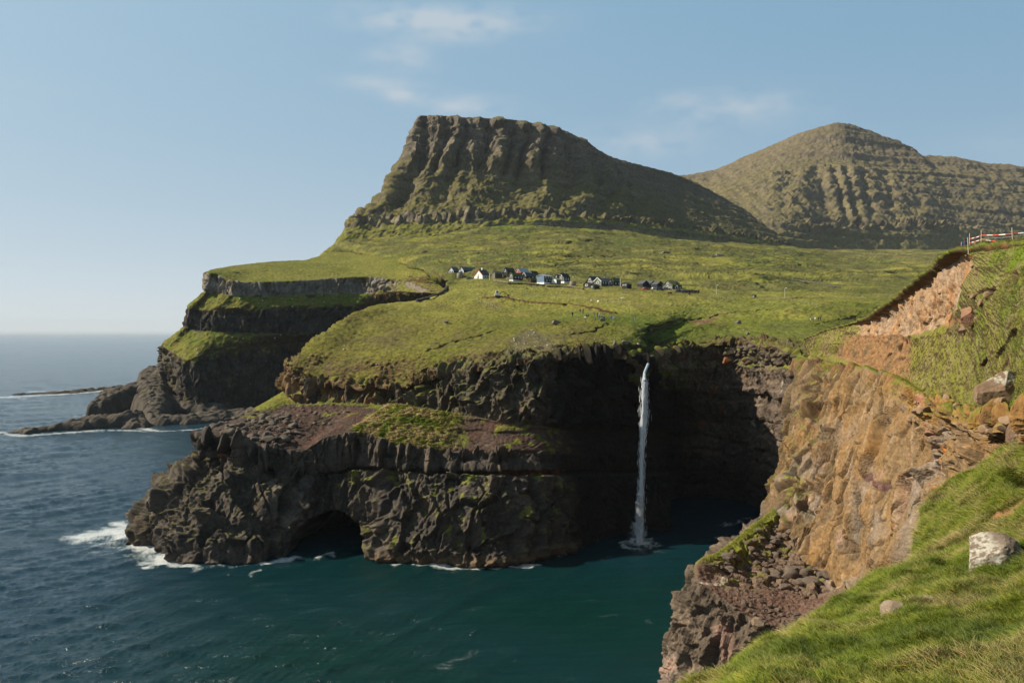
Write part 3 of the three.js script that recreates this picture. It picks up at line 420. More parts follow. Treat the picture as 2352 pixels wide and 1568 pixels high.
    if (v < 0.35) mix3(c, C.soil, (1 - ss(0.05, 0.35, v + 0.2 * noise(x, y, z))) * 0.85);
  },
});

// ---------------------------------------------------------------- the grass we stand on
loft('foreground', [
  P('1530 1760 20; 1600 1680 23; 1740 1600 28; 1900 1500 34; 2050 1420 38; 2130 1360 41; 2105 1290 49; 2125 1225 53; 2230 1150 51; 2330 1090 49; 2470 1020 45'),
  P('1530 1680 18.5; 1620 1585 21.4; 1778 1485 26.3; 1955 1375 32.3; 2078 1312 36.3; 2156 1262 39.2; 2132 1190 46.5; 2152 1135 50.4; 2255 1070 48.4; 2345 1018 46.4; 2465 968 42.4'),
  P('1570 1655 17.4; 1660 1565 20; 1815 1468 25; 1985 1362 31; 2100 1302 35; 2180 1254 37.8; 2165 1185 44.5; 2180 1130 48.5; 2278 1066 46.5; 2364 1012 45; 2470 962 41.5'),
  P('1700 1700 12; 1850 1640 14; 2000 1560 17; 2120 1480 20; 2220 1420 23; 2300 1360 26; 2320 1280 31; 2345 1220 33; 2420 1150 33; 2500 1090 33; 2600 1040 31'),
  P('w 0.5 46.6 -4; w 2.5 46.3 -5.5; w 5 46 -8; w 8 45.7 -11; w 10.5 45.6 -13; w 13 45.6 -15; w 15.5 45.7 -17; w 18 46 -18.5; w 21 46.5 -20; w 24 47.2 -21; w 28 48.2 -22'),
  P('w -3 48.0 2; w 0 48.2 2; w 4 48.0 0; w 9 47.8 -2; w 12 47.8 -4; w 15 47.9 -5; w 18 48.2 -6; w 21 48.7 -7; w 24 49.3 -8; w 28 50.2 -9; w 34 51.2 -10'),
], {
  kind: 'ground', flip: true, px: 1.3, vs: 0.5, ns: 4, ts: 2, label: 'steep grassy ground in the near right corner',
  marks: [{ pts: [[2360, 1070], [2335, 1090], [2348, 1112]], w: 0.8, depth: 0.9, color: [.06, .035, .02] }, { pts: [[2375, 1135], [2340, 1158], [2300, 1185]], w: 0.75, rag: 1, depth: 0.2, color: [.30, .15, .07], soft: 0.3 }],
  fn(x, y, z, v, u, o) { const e = ss(0.3, 1.4, v); o.d = (0.7 * fbm(x / 4, y / 4, z / 4, 3) + 0.28 * noise(x / 0.9, y / 0.9, z / 0.9) + 0.1 * noise(x / 0.3, y / 0.3, z / 0.3)) * (0.35 + 0.65 * e) + 0.2 * ridged(x / 2.2, y / 1.1, z / 2.2, 2); },
  col(c, x, y, z, v, u, nx, ny, nz) { turfColor(c, x, y, z, ny, -0.1, 0.1); mix3(c, [.06, .10, .008], 0.45); mix3(c, C.straw, ss(0.1, 0.4, fbm(x / 1.7, y, z / 1.7, 3)) * 0.5); const k = 0.75 + 0.4 * noise(x / 0.25, y / 0.25, z / 0.25); c[0] *= k; c[1] *= k; c[2] *= k; if (v < 0.8) mix3(c, C.soil, (1 - ss(0.2, 0.8, v)) * 0.8); },
});
// ---------------------------------------------------------------- valley: the turf above the cliffs, fields, rising moor
const vTop = P('690 852 275; 662 836 250; 700 874 243; 800 880 235; 905 888 228; 1010 856 224.5; 1090 842 216.5; 1160 830 212.5; 1230 820 210.5; 1300 813 212.5; 1385 809 213.5; 1455 826 216.5; 1488 850 219; 1503 812 236; 1600 794 253; 1700 782 249; 1800 801 224; 1862 829 209; 1950 866 206; 2100 905 215');
const valleyRails = [
  moved(vTop, -0.2, -1.3, 0.9), vTop,
  P('960 850 335; 735 772 272; 795 794 255; 878 806 245; 958 806 239; 1058 796 234.5; 1148 789 227.5; 1228 783 224.5; 1298 779 223.5; 1368 777 225; 1438 777 227; 1484 797 229; 1506 793 247; 1556 779 264; 1660 766 270; 1745 762 264; 1830 766 250; 1900 777 244; 2000 792 255; 2150 802 275'),
  P('1080 780 365; 860 706 310; 905 713 296; 970 732 278; 1060 738 268; 1150 740 262; 1240 738 260; 1310 736 258; 1370 736 256; 1430 741 255; 1490 747 254; 1513 760 265; 1545 760 274; 1620 744 282; 1720 738 287; 1800 738 286; 1880 735 286; 1960 735 300; 2060 740 330; 2250 742 360'),
  P('1180 740 420; 965 694 370; 1005 690 352; 1060 690 342; 1140 695 332; 1220 700 322; 1300 701 320; 1370 703 312; 1430 705 310; 1500 708 310; 1565 711 310; 1610 717 308; 1640 717 308; 1710 714 310; 1790 711 312; 1870 706 320; 1950 704 335; 2040 700 360; 2150 700 400; 2350 700 440'),
  P('1230 700 480; 1030 662 440; 1062 645 488; 1120 644 478; 1200 648 468; 1280 655 458; 1360 660 448; 1430 663 440; 1500 667 430; 1570 668 428; 1640 672 428; 1690 677 420; 1720 679 420; 1790 680 420; 1870 682 420; 1950 679 430; 2030 675 450; 2120 670 480; 2230 665 520; 2430 660 560'),
  P('1250 690 620; 1012 628 560; 1060 614 592; 1120 606 605; 1210 605 608; 1290 608 610; 1370 615 600; 1440 618 600; 1510 622 592; 1580 625 590; 1660 630 590; 1720 634 590; 1760 636 590; 1820 640 590; 1900 645 600; 1990 640 620; 2070 638 650; 2170 634 700; 2300 631 750; 2500 625 800'),
  P('1150 640 830; 900 592 770; 1000 577 785; 1100 570 785; 1200 566 800; 1280 562 820; 1360 565 830; 1440 570 830; 1520 578 800; 1600 583 800; 1690 590 820; 1760 594 840; 1800 596 855; 1860 600 900; 1950 605 950; 2040 605 1000; 2130 600 1050; 2240 598 1100; 2370 595 1150; 2570 590 1200'),
  P('1050 600 1040; 780 565 985; 900 552 980; 1000 543 980; 1120 531 1000; 1240 528 1020; 1350 531 1050; 1440 537 1080; 1540 549 1100; 1640 559 1150; 1750 566 1250; 1820 572 1400; 1860 574 1450; 1940 576 1650; 2030 577 1800; 2120 577 1900; 2220 575 2000; 2330 570 2100; 2450 565 2150; 2650 560 2200'),
];
valleyRails.push(moved(valleyRails[8], 30, 8, -260));
valleyRails.forEach((r, i) => { if (i > 3) { r[1].y -= 1.2; r[0].copy(r[1]).add(new THREE.Vector3(24, -8, -12)); } });
loft('valley', valleyRails, {
  kind: 'terrain', grain: v => 0.7 + 0.35 * ss(2.5, 4, v) + 0.5 * ss(4, 5.4, v) + 0.6 * ss(5.4, 6.5, v) + 1.1 * ss(6.5, 8, v), grit: 0.34, px: 0.95, vs: 0.5, ns: 4, ts: 9, label: 'green valley terrain with fields, trodden slopes and moor', vd: [1, 1.2, 1.3, 1.5, 1.5, 1.6, 1.6, 1.6, 0.5],
  marks: [
    ...[[[1060, 668], [1150, 672], [1230, 676]], [[1400, 690], [1480, 695], [1560, 700]], [[1560, 690], [1640, 700], [1700, 705]], [[1600, 640], [1680, 650], [1750, 668]], [[1260, 632], [1330, 625], [1430, 628], [1520, 640]], [[1600, 625], [1640, 640], [1700, 648]], [[1040, 705], [1090, 716], [1160, 728]], [[1180, 716], [1240, 718], [1300, 714]], [[1100, 622], [1180, 622], [1260, 618]], [[1420, 610], [1500, 614], [1570, 620]], [[1800, 628], [1900, 632], [2000, 630]], [[960, 720], [1010, 726], [1060, 726]]].map((pts, i) => ({ pts, w: 0.45 + 0.25 * (i % 3), depth: 0.4, color: [.062, .060, .022], soft: 0.2, k: 0.8 })),
    ...[[[1170, 668], [1230, 662], [1330, 668], [1440, 672], [1560, 674]], [[1040, 680], [1100, 676], [1180, 680]], [[1320, 724], [1290, 716], [1240, 706], [1200, 700]]].map(pts => ({ pts, w: 0.55, depth: 0.1, color: [.17, .135, .07], soft: 0.1, k: 0.6 })),
    { pts: [[958, 694], [985, 686], [1008, 677], [1022, 668], [1027, 660]], w: 0.9, depth: 0.9, color: [.035, .028, .018] },
    { pts: [[1110, 686], [1150, 687], [1200, 691], [1250, 696], [1293, 699]], w: 1.9, depth: -0.8, color: [.058, .024, .014] }, { pts: [[1312, 699], [1350, 704], [1380, 710], [1405, 714]], w: 1.5, depth: -0.6, color: [.06, .026, .015] },
    { pts: [[1420, 727], [1470, 729], [1510, 732], [1540, 737]], w: 0.6, depth: 0.4, color: [.085, .042, .026] }, { pts: [[1565, 737], [1610, 727], [1650, 720], [1720, 710], [1770, 706]], w: 0.6, depth: 0.7, color: [.035, .032, .016] },
    { pts: [[1595, 737], [1625, 731], [1640, 727], [1608, 742]], w: 2.6, depth: 0, color: [.155, .088, .05], soft: 0.2 }, { pts: [[1640, 724], [1620, 735], [1665, 745]], w: 1.6, depth: 0, color: [.14, .085, .05], soft: 0.2, k: 0.7 }, { pts: [[1725, 712], [1740, 715]], w: 1.1, depth: 0.4, color: [.18, .075, .045] },
    { pts: [[1306, 762], [1335, 760], [1365, 757], [1380, 749], [1400, 741]], w: 0.55, depth: 0.9, color: [.03, .026, .014] }, { pts: [[1495, 800], [1490, 785], [1497, 765], [1502, 748], [1498, 740]], w: 2.2, depth: 1.5, color: [.04, .05, .012], soft: 0.3, k: 0.75 }, { pts: [[1440, 795], [1465, 790], [1485, 800]], w: 1.6, depth: 1.4, color: [.035, .045, .012], soft: 0.3, k: 0.7 },
    { pts: [[1045, 782], [1100, 766], [1140, 750]], w: 0.6, depth: 0.6, color: [.05, .045, .02] }, { pts: [[985, 800], [1015, 790], [1035, 780]], w: 0.9, depth: 0.6, color: [.07, .05, .028] },
    { pts: [[1185, 800], [1205, 775], [1215, 757], [1245, 775], [1260, 800]], w: 4.4, depth: 0.2, color: [.105, .085, .055], soft: 0, k: 0.7, rag: 1.2 },
    { pts: [[1320, 805], [1345, 799], [1385, 801], [1420, 806]], w: 0.9, depth: 0.3, color: [.15, .052, .026], soft: 0.2, k: .8 }, { pts: [[1360, 790], [1400, 792], [1440, 800]], w: 1.0, depth: 0.3, color: [.09, .07, .04], soft: 0.2 },
    { pts: [[1625, 786], [1660, 776], [1700, 768], [1735, 771]], w: 0.6, depth: 0.7, color: [.12, .06, .035] }, { pts: [[1700, 770], [1720, 773]], w: 1.0, depth: 0.2, color: [.22, .12, .065], soft: 0.2 }, { pts: [[1755, 788], [1785, 780], [1800, 783]], w: 0.8, depth: 0.4, color: [.2, .11, .06], soft: 0.3 }, { pts: [[1875, 740], [1930, 729], [1970, 721]], w: 0.6, depth: 0.5, color: [.14, .07, .04] },
    { pts: [[1078, 604], [1110, 603], [1125, 612], [1090, 614]], w: 3.2, depth: 0, color: [.105, .082, .05], soft: 0.2, rag: 1 }, { pts: [[1074, 597], [1080, 608]], w: 1.2, depth: 0, color: [.22, .22, .05], rag: 1 },
    { pts: [[1190, 612], [1240, 610], [1275, 606], [1300, 600], [1330, 599]], w: 0.9, depth: 0.9, color: [.05, .045, .02], rag: 1 }, { pts: [[980, 575], [1040, 573], [1100, 578]], w: 3.4, depth: 3.4, color: [.055, .056, .018], soft: 0.1, k: .85 }, { pts: [[1080, 585], [1130, 576], [1180, 580], [1250, 578]], w: 4.6, depth: 4.0, color: [.05, .052, .017], soft: 0.1, k: .9 }, { pts: [[780, 573], [850, 568], [915, 570]], w: 4.2, depth: 3.6, color: [.048, .05, .016], soft: 0.1, k: .9 }, { pts: [[960, 602], [1000, 600], [1050, 606]], w: 2.6, depth: 2.2, color: [.055, .058, .018], soft: .1, k: .85 },
    { pts: [[1240, 560], [1300, 563], [1360, 560], [1420, 566]], w: 2.2, depth: 2.2, color: [.07, .068, .024], soft: .1, k: .8 }, { pts: [[1300, 585], [1380, 588], [1450, 583], [1500, 588]], w: 2.4, depth: 2.4, color: [.055, .058, .018], soft: .1, k: .8 }, { pts: [[1100, 556], [1180, 552], [1260, 550]], w: 2.0, depth: 2, color: [.075, .07, .028], soft: .1, k: .8 }, { pts: [[1530, 605], [1600, 606], [1650, 612]], w: 1.6, depth: 1.6, color: [.06, .06, .02], soft: .2, k: .8 }, { pts: [[1740, 610], [1830, 616], [1900, 612]], w: 2.0, depth: 2, color: [.09, .075, .03], soft: .1, k: .8 }, { pts: [[1900, 625], [1980, 622], [2060, 628]], w: 2.0, depth: 2, color: [.085, .075, .03], soft: .1, k: .8 }, { pts: [[1165, 584], [1172, 595], [1186, 608]], w: 0.7, depth: 0.4, color: [.07, .07, .025], soft: .1, k: .7 }, { pts: [[1490, 592], [1520, 586], [1545, 586]], w: 1.3, depth: 1.3, color: [.06, .06, .03] }, { pts: [[1600, 579], [1640, 580], [1690, 583]], w: 3, depth: 2.0, color: [.085, .08, .045], soft: 0.1, k: .7 },
    { pts: [[1720, 657], [1770, 665], [1740, 650]], w: 5, depth: 1.5, color: [.085, .088, .03], soft: 0, k: .7 }, { pts: [[1560, 612], [1640, 614], [1700, 625]], w: 0.8, depth: 0.8, color: [.07, .07, .03] }, { pts: [[1730, 641], [1790, 636]], w: .8, depth: .8, color: [.06, .06, .025] }, { pts: [[2050, 616], [2090, 612], [2110, 622]], w: 4, depth: 2, color: [.085, .075, .045], soft: .2, k: .8 },
    { pts: [[1740, 683], [1800, 680], [1860, 677], [1960, 680], [2080, 677]], w: 0.8, depth: 0, color: [.23, .19, .09], rag: 1 }, { pts: [[1800, 684], [1850, 682], [1890, 681]], w: 1.1, depth: -0.3, color: [.07, .05, .03] }, { pts: [[1280, 666], [1340, 672]], w: .6, depth: 0, color: [.08, .085, .02], rag: 1 },
  ],
  fn(x, y, z, v, u, o, nx, ny) {
    const slope = 1 - ss(2.7, 3.4, v), moor = ss(5.8, 7, v); const lip = band(0.9, 1.0, 1.1, 1.5, v);
    const east = band(9, 10.5, 30, 31, u) * band(1.2, 1.8, 4.4, 5.0, v);
    let d = 0.5 * ss(2.4, 3.4, v) * fbm(x / 6, y / 4, z / 9, 3) + turf(x, y, z, 0.35 + 0.75 * Math.max(slope, east)) * (0.45 + 0.55 * Math.max(slope, east)) * (v < 1 ? 0.6 : 1);
    d += slope * ss(1.1, 1.4, v) * 1.1 * fbm(x / 11, y / 9, z / 11, 4) + ss(4.9, 5.8, v) * (8 * fbm(x / 60, y / 40, z / 60, 5) + 2.6 * ridged(x / 40, y / 20, z / 40, 3) + 2.2 * layers(y + 6 * fbm(x / 60, y / 40, z / 80, 3), 6.5, 3.1, 0.2)) + ss(2.6, 3.4, v) * (1.6 * fbm(x / 26, y / 20, z / 34, 4) + 0.5 * layers(y + 3 * fbm(x / 40, y / 40, z / 50, 3), 3.2, 5.1, 0.2)) + moor * (6 * fbm(x / 130, y / 90, z / 150, 4) + 2.0 * layers(y + 6 * fbm(x / 90, y / 60, z / 90, 3), 9, 2.2, 0.4));
    if (v < 2.2) { const rk = (1 - ss(1.25, 1.9, v)) * ss(-0.05, 0.25, noise(x / 9, y / 6, z / 9) + 0.2 * (1 - ss(1, 1.3, v))); if (rk > 0 && u > .9) { d += rk * blocks(x, y, z, 0.55) * 0.8; o.b = rk; } } if (v < 2) { d += (1 - ss(1.1, 1.8, v)) * ss(0.8, 1, v) * (0.5 * ridged(x / 5, y / 5, z / 5, 2) + 1.0 * fbm(x / 6, y / 6, z / 6, 3)) * ss(1, 2, u); o.y += (1 - ss(1.0, 1.35, v)) * (1.3 * noise(x / 5.5, 3, z / 5.5) + 0.5 * noise(x / 2, 9, z / 2)) * ss(1, 2, u); }
    if (v > 5.2) d += 0.35 * Math.sin((x * 0.62 + z * 0.78) * 0.9 + noise(x / 30, y / 30, z / 30) * 2) * ss(0.05, 0.3, noise(x / 90, y / 60, z / 90)) * (1 - moor * 0.6);
    o.d = d; o.a = east; if (v > 7.9) o.d -= (v - 7.9) * 6;
  },
  col(c, x, y, z, v, u, nx, ny, nz, east, outcrop) {
    const moor = ss(5.4, 7.6, v), far = ss(8, 14, u) * ss(5.8, 7, v);
    turfColor(c, x, y, z, ny, 0.05, lerp(1, 3.2, ss(3, 7, v)));
    const slope = 1 - ss(2.6, 3.3, v); { const t = y * 0.85 + 2.2 * fbm(x * 0.045, y * 0.05, z * 0.045, 3) + noise(x * 0.22, y * 0.4, z * 0.22) * 0.7, fr = t - Math.floor(t); mix3(c, [.075, .055, .030], slope * ss(0.6, 0.85, fr) * ss(-0.25, 0.2, noise(x * 0.05, y * 0.09, z * 0.05)) * 0.75); mix3(c, [.10, .075, .038], slope * ss(0.0, 0.3, fbm(x / 14 + 5, y / 6, z / 14, 4) + 0.16 * (1 - ss(1.2, 2.4, v))) * 0.6); const k = 1 - 0.12 * slope; c[0] *= k; c[1] *= k * 0.97; c[2] *= k; }
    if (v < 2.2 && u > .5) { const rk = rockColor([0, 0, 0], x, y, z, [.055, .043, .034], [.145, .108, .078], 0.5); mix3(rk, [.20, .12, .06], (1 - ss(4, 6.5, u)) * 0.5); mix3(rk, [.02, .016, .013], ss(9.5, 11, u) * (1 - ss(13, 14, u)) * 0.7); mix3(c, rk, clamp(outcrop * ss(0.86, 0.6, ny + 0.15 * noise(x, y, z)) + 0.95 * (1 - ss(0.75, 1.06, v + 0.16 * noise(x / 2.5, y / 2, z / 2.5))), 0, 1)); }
    mix3(c, C.olive, slope * (0.15 + 0.45 * ss(-0.1, 0.3, fbm(x / 9, y / 5, z / 9, 3)))); mix3(c, C.green, east * 0.4);
    mix3(c, [.205, .19, .038], band(3.0, 3.4, 6.4, 7.2, v) * 0.6 * ss(-0.3, 0.3, fbm(x / 30, y / 20, z / 40, 3))); mix3(c, [.20, .15, .055], band(3, 3.4, 4.2, 4.8, v) * ss(0.1, 0.35, fbm(x / 26, 3, z / 34, 3)) * 0.5);
    mix3(c, [.20, .155, .055], far * ss(-0.2, 0.25, fbm(x / 160, y / 60, z / 200, 4)) * 0.7); mix3(c, [.085, .082, .045], moor * ss(0.12, 0.38, fbm(x / 50 + 3, y / 22, z / 60, 4)) * 0.8); mix3(c, [.09, .12, .018], ss(5.0, 6, v) * ss(0.05, 0.35, fbm(x / 80, y / 50, z / 90 + 4, 3)) * 0.6);
    mix3(c, [.075, .08, .02], ss(0.62, 0.40, ny + 0.1 * noise(x / 5, y / 5, z / 5)) * ss(4, 5, v) * 0); mix3(c, [.065, .066, .022], ss(0.30, 0.5, ridged(x / 60 + 3, y / 9, z / 90, 3)) * ss(4.4, 5.4, v) * 0.75); mix3(c, [.21, .185, .05], ss(0.1, 0.4, fbm(x / 19, y / 8, z / 34, 3)) * ss(3, 5, v) * 0.45);
    { const g = ss(2.6, 4, v), k = 1.08 + g * (0.35 * noise(x / 2.6, y / 1.4, z / 5) + 0.3 * fbm(x / 7, y / 3, z / 14, 3)) + 0.25 * noise(x / 0.9, y / 0.7, z / 1.6); c[0] *= k; c[1] *= k; c[2] *= k; mix3(c, [.15, .115, .04], g * ss(0.12, 0.4, fbm(x / 13 + 8, y / 5, z / 22, 4)) * 0.7); }
    const d = ss(0.12, 0.5, noise(x / 2.2, y / 0.9, z / 2.2)) * (0.25 + slope * 0.4 + east * 0.4); mix3(c, [.05, .048, .016], d * 0.6);
    if (u > 1.05) steepSoil(c, x, y, z, ny, slope > 0.5 ? 0.5 : 0.5);
    mix3(c, [.095, .075, .048], slope * ss(0.22, 0.42, fbm(x / 8 + 2, y / 3, z / 8, 3)) * 0.6);
  },
});

// ---------------------------------------------------------------- the far headland with three tiers of cliff
loft('headland', [
  P('420 880 760; 322 905 650; 385 925 585; 440 945 555; 500 956 565; 580 958 590; 660 958 610; 760 958 630; 860 955 640; 950 905 620; 1040 850 600'),
  P('410 870 740; 358 842 628; 390 890 588; 440 930 558; 500 944 570; 580 947 595; 660 947 615; 760 947 635; 860 942 645; 950 850 620; 1040 800 600'),
  P('400 800 730; 370 792 615; 395 808 588; 430 826 562; 490 806 578; 590 795 600; 680 786 618; 780 781 635; 860 781 645; 950 760 625; 1040 740 600'),
  P('440 755 730; 421 749 612; 440 757 600; 480 759 592; 550 763 596; 640 766 605; 720 766 618; 790 763 635; 860 756 645; 950 735 630; 1040 715 605'),
  P('450 715 730; 428 708 612; 455 711 602; 500 713 596; 570 712 600; 660 708 612; 740 705 628; 810 703 642; 880 703 655; 955 700 640; 1040 690 610'),
  P('485 672 735; 469 668 618; 490 672 610; 530 676 605; 600 680 612; 690 675 628; 760 673 645; 830 672 655; 896 668 640; 962 672 600; 1030 672 555'),
  P('485 630 735; 470 625 622; 505 632 614; 544 647 608; 610 647 616; 700 644 632; 770 639 650; 840 635 660; 908 641 650; 965 650 610; 1035 655 560'),
  P('500 624 740; 486 619 650; 525 622 650; 580 629 660; 650 628 670; 740 625 690; 800 622 710; 870 620 700; 932 623 660; 990 629 590; 1055 640 540'),
  P('520 619 800; 512 614 705; 560 611 712; 620 609 730; 700 606 760; 790 600 790; 850 598 770; 905 596 752; 985 601 712; 1055 606 680; 1110 612 640'),
  P('570 612 880; 562 607 790; 640 600 825; 718 597 880; 757 580 940; 822 571 960; 902 560 980; 982 552 1002; 1052 549 1012; 1112 549 1012; 1172 551 1012'),
  P('600 640 1050; 590 640 1000; 660 640 1050; 735 625 1080; 790 600 1100; 850 590 1120; 930 580 1140; 1010 575 1150; 1080 570 1160; 1140 570 1160; 1200 570 1160'),
], {
  kind: 'headland', grain: () => 1.75, px: 0.95, vs: 0.08, ns: 5, ts: 20, label: 'far headland with three dark tiers of sea cliff under a green plateau',
  marks: [{ pts: [[745, 604], [775, 604]], w: 1.6, color: [.05, .035, .02] }, { pts: [[930, 648], [955, 660], [975, 668]], w: 2.4, depth: 0.8, color: [.16, .13, .1] }, { pts: [[540, 624], [620, 620], [700, 618]], w: 0.8, depth: .6, color: [.07, .07, .02] }, { pts: [[700, 632], [780, 626], [860, 622]], w: .8, depth: .5, color: [.07, .07, .02] }, { pts: [[780, 575], [850, 569], [905, 570]], w: 2.5, depth: 2.5, color: [.055, .062, .018], k: .7 }],
  fn(x, y, z, v, u, o) {
    const inW = 1 - ss(7.6, 8.6, u), cl = Math.max(1 - ss(1.85, 2.0, v), band(2.95, 3.05, 3.9, 4.02, v), band(4.95, 5.05, 5.9, 6.0, v)) * inW;
    let d = 0; if (cl > 0) { d += cl * (columns(x, y, z, 1.5) * 0.75 + ridged(x / 26, y / 90, z / 26, 3) * 3.0 - 1.9); o.a = columns.id; }
    const gs = (band(2.0, 2.1, 2.85, 2.95, v) + band(4.0, 4.1, 4.8, 4.95, v)) ; d += gs * (3.4 * fbm(x / 12, y / 20, z / 12, 4) + 1.5 * ridged(x / 9, y / 30, z / 9, 2) - 0.4); if (v > 6) d += 1.3 * fbm(x / 30, y / 20, z / 30, 4) + turf(x, y, z, 0.5) * 0.6; if (inW < 1) d += (1 - inW) * (2.5 * fbm(x / 18, y / 14, z / 18, 4) + turf(x, y, z, 1));
    if (v > 8) d += (v - 8) * 1.0 * layers(y + 4 * fbm(x / 60, y / 50, z / 60, 2), 8, 2, 0.4);
    o.d = d; o.b = cl;
  },
  col(c, x, y, z, v, u, nx, ny, nz, id, cl) {
    const vv = v + 0.17 * noise(x / 8, y / 7, z / 8) + 0.05 * noise(x / 2, y / 2, z / 2);
    const inW = 1 - ss(7.5, 8.5, u + 0.2 * noise(x / 5, y / 5, z / 5));
    const rock = Math.max(1 - ss(1.8, 2.03, vv), band(2.93, 3.02, 3.85, 4.05, vv), band(4.93, 5.02, 5.93, 6.0, vv)) * inW;
    turfColor(c, x, y, z, ny, v > 6 ? 0.12 : 0.05, 1.3); mix3(c, C.olive, (v < 6 ? 0.4 : 0.1)); mix3(c, C.green, ss(0, 0.3, noise(x / 9, y / 6, z / 9)) * (v < 6 ? 0.5 : 0.15)); steepSoil(c, x, y, z, ny, 0.5);
    const top = vv > 4.5 ? [.27, .225, .18] : (u < 3.2 ? [.125, .105, .084] : [.075, .062, .050]); const r = rockColor([0, 0, 0], x / 1.6, y / 1.6, z / 1.6, vv > 4.5 ? [.15, .125, .10] : [.036, .031, .027], top, id);  // sun and shade put into rock colour: left cliffs lighter, others darker
    mix3(r, C.olive, ss(0.2, 0.45, fbm(x / 9, y / 14, z / 9, 3) + 0.25 * ny) * 0.55); mix3(c, r, rock); if (vv < 0.9) mix3(c, [.06, .052, .045], 1 - ss(0.6, 0.9, vv));
    mix3(c, [.35, .31, .25], ss(0.62, 0.75, noise(x / 1.1, y / 1.1, z / 1.1)) * (v < 6 ? 0.8 : 0));
  },
});

// ---------------------------------------------------------------- mountains
function flutes(x, y, z, ax, az, wl) {                      // buttresses and gullies running down a face
  const q = ax * x + az * z, t = q / wl + 1.1 * noise(q / (wl * 2.6), y / (wl * 7), 3.1) + 0.22 * noise(x / (wl * .45), y / (wl * .5), z / (wl * .45)) + 0.08 * noise(x / (wl * .15), y / (wl * .2), z / (wl * .15)), i = Math.floor(t), f = t - i, k = 0.5 + 0.5 * PERM[(i + 40) & 255] / 255, w = 0.9 + 1.2 * PERM[(i + 90) & 255] / 255;
  return k * (1 - Math.pow(Math.abs(2 * f - 1), w)) - 0.3;
}
function mountain(x, y, z, s) { const wx = x + 20 * noise(x / 90, y / 140, z / 90), wz = z + 20 * noise(x / 90 + 7, y / 140, z / 90); return ridged(wx / (62 * s), y / 520, wz / (62 * s), 3); }
function mountainColor(c, x, y, z, ny, k, dry, id) {
  turfColor(c, x / 2, y / 2, z / 2, ny, dry, 2.2); mix3(c, [.118, .098, .036], 0.65);
  const st = fbm(x / 60, y / 9, z / 60, 4), rk = rockColor([0, 0, 0], x / 5, y / 5, z / 5, [.078, .064, .050], [.165, .135, .103], id);
  mix3(rk, [.17, .14, .105], ss(0.05, 0.35, st) * 0.7); { const bd = layers(y + 5 * noise(x / 70, y / 60, z / 70), 9, 4.4, 0.15) + 0.6 * layers(y + 3 * noise(x / 40, y / 40, z / 40), 3.4, 6.1, 0.2), k = 1.12 + 0.55 * bd + 0.4 * noise(x / 3.5, y / 2.5, z / 3.5); rk[0] *= k; rk[1] *= k; rk[2] *= k; }
  const n = ny + 0.16 * st * 2 + 0.14 * noise(x / 13, y / 8, z / 13) + 0.10 * noise(x / 4, y / 3, z / 4); mix3(c, rk, ss(k, k - 0.14, n)); return c;
}
const m1Ridge = P('1003 272 1330; 964 266 1182; 986 266 1180; 1040 268 1180; 1100 270 1190; 1160 273 1200; 1215 280 1220; 1282 295 1250; 1340 321 1290; 1400 358 1350; 1472 379 1450; 1560 403 1580; 1640 441 1720; 1740 500 1850');
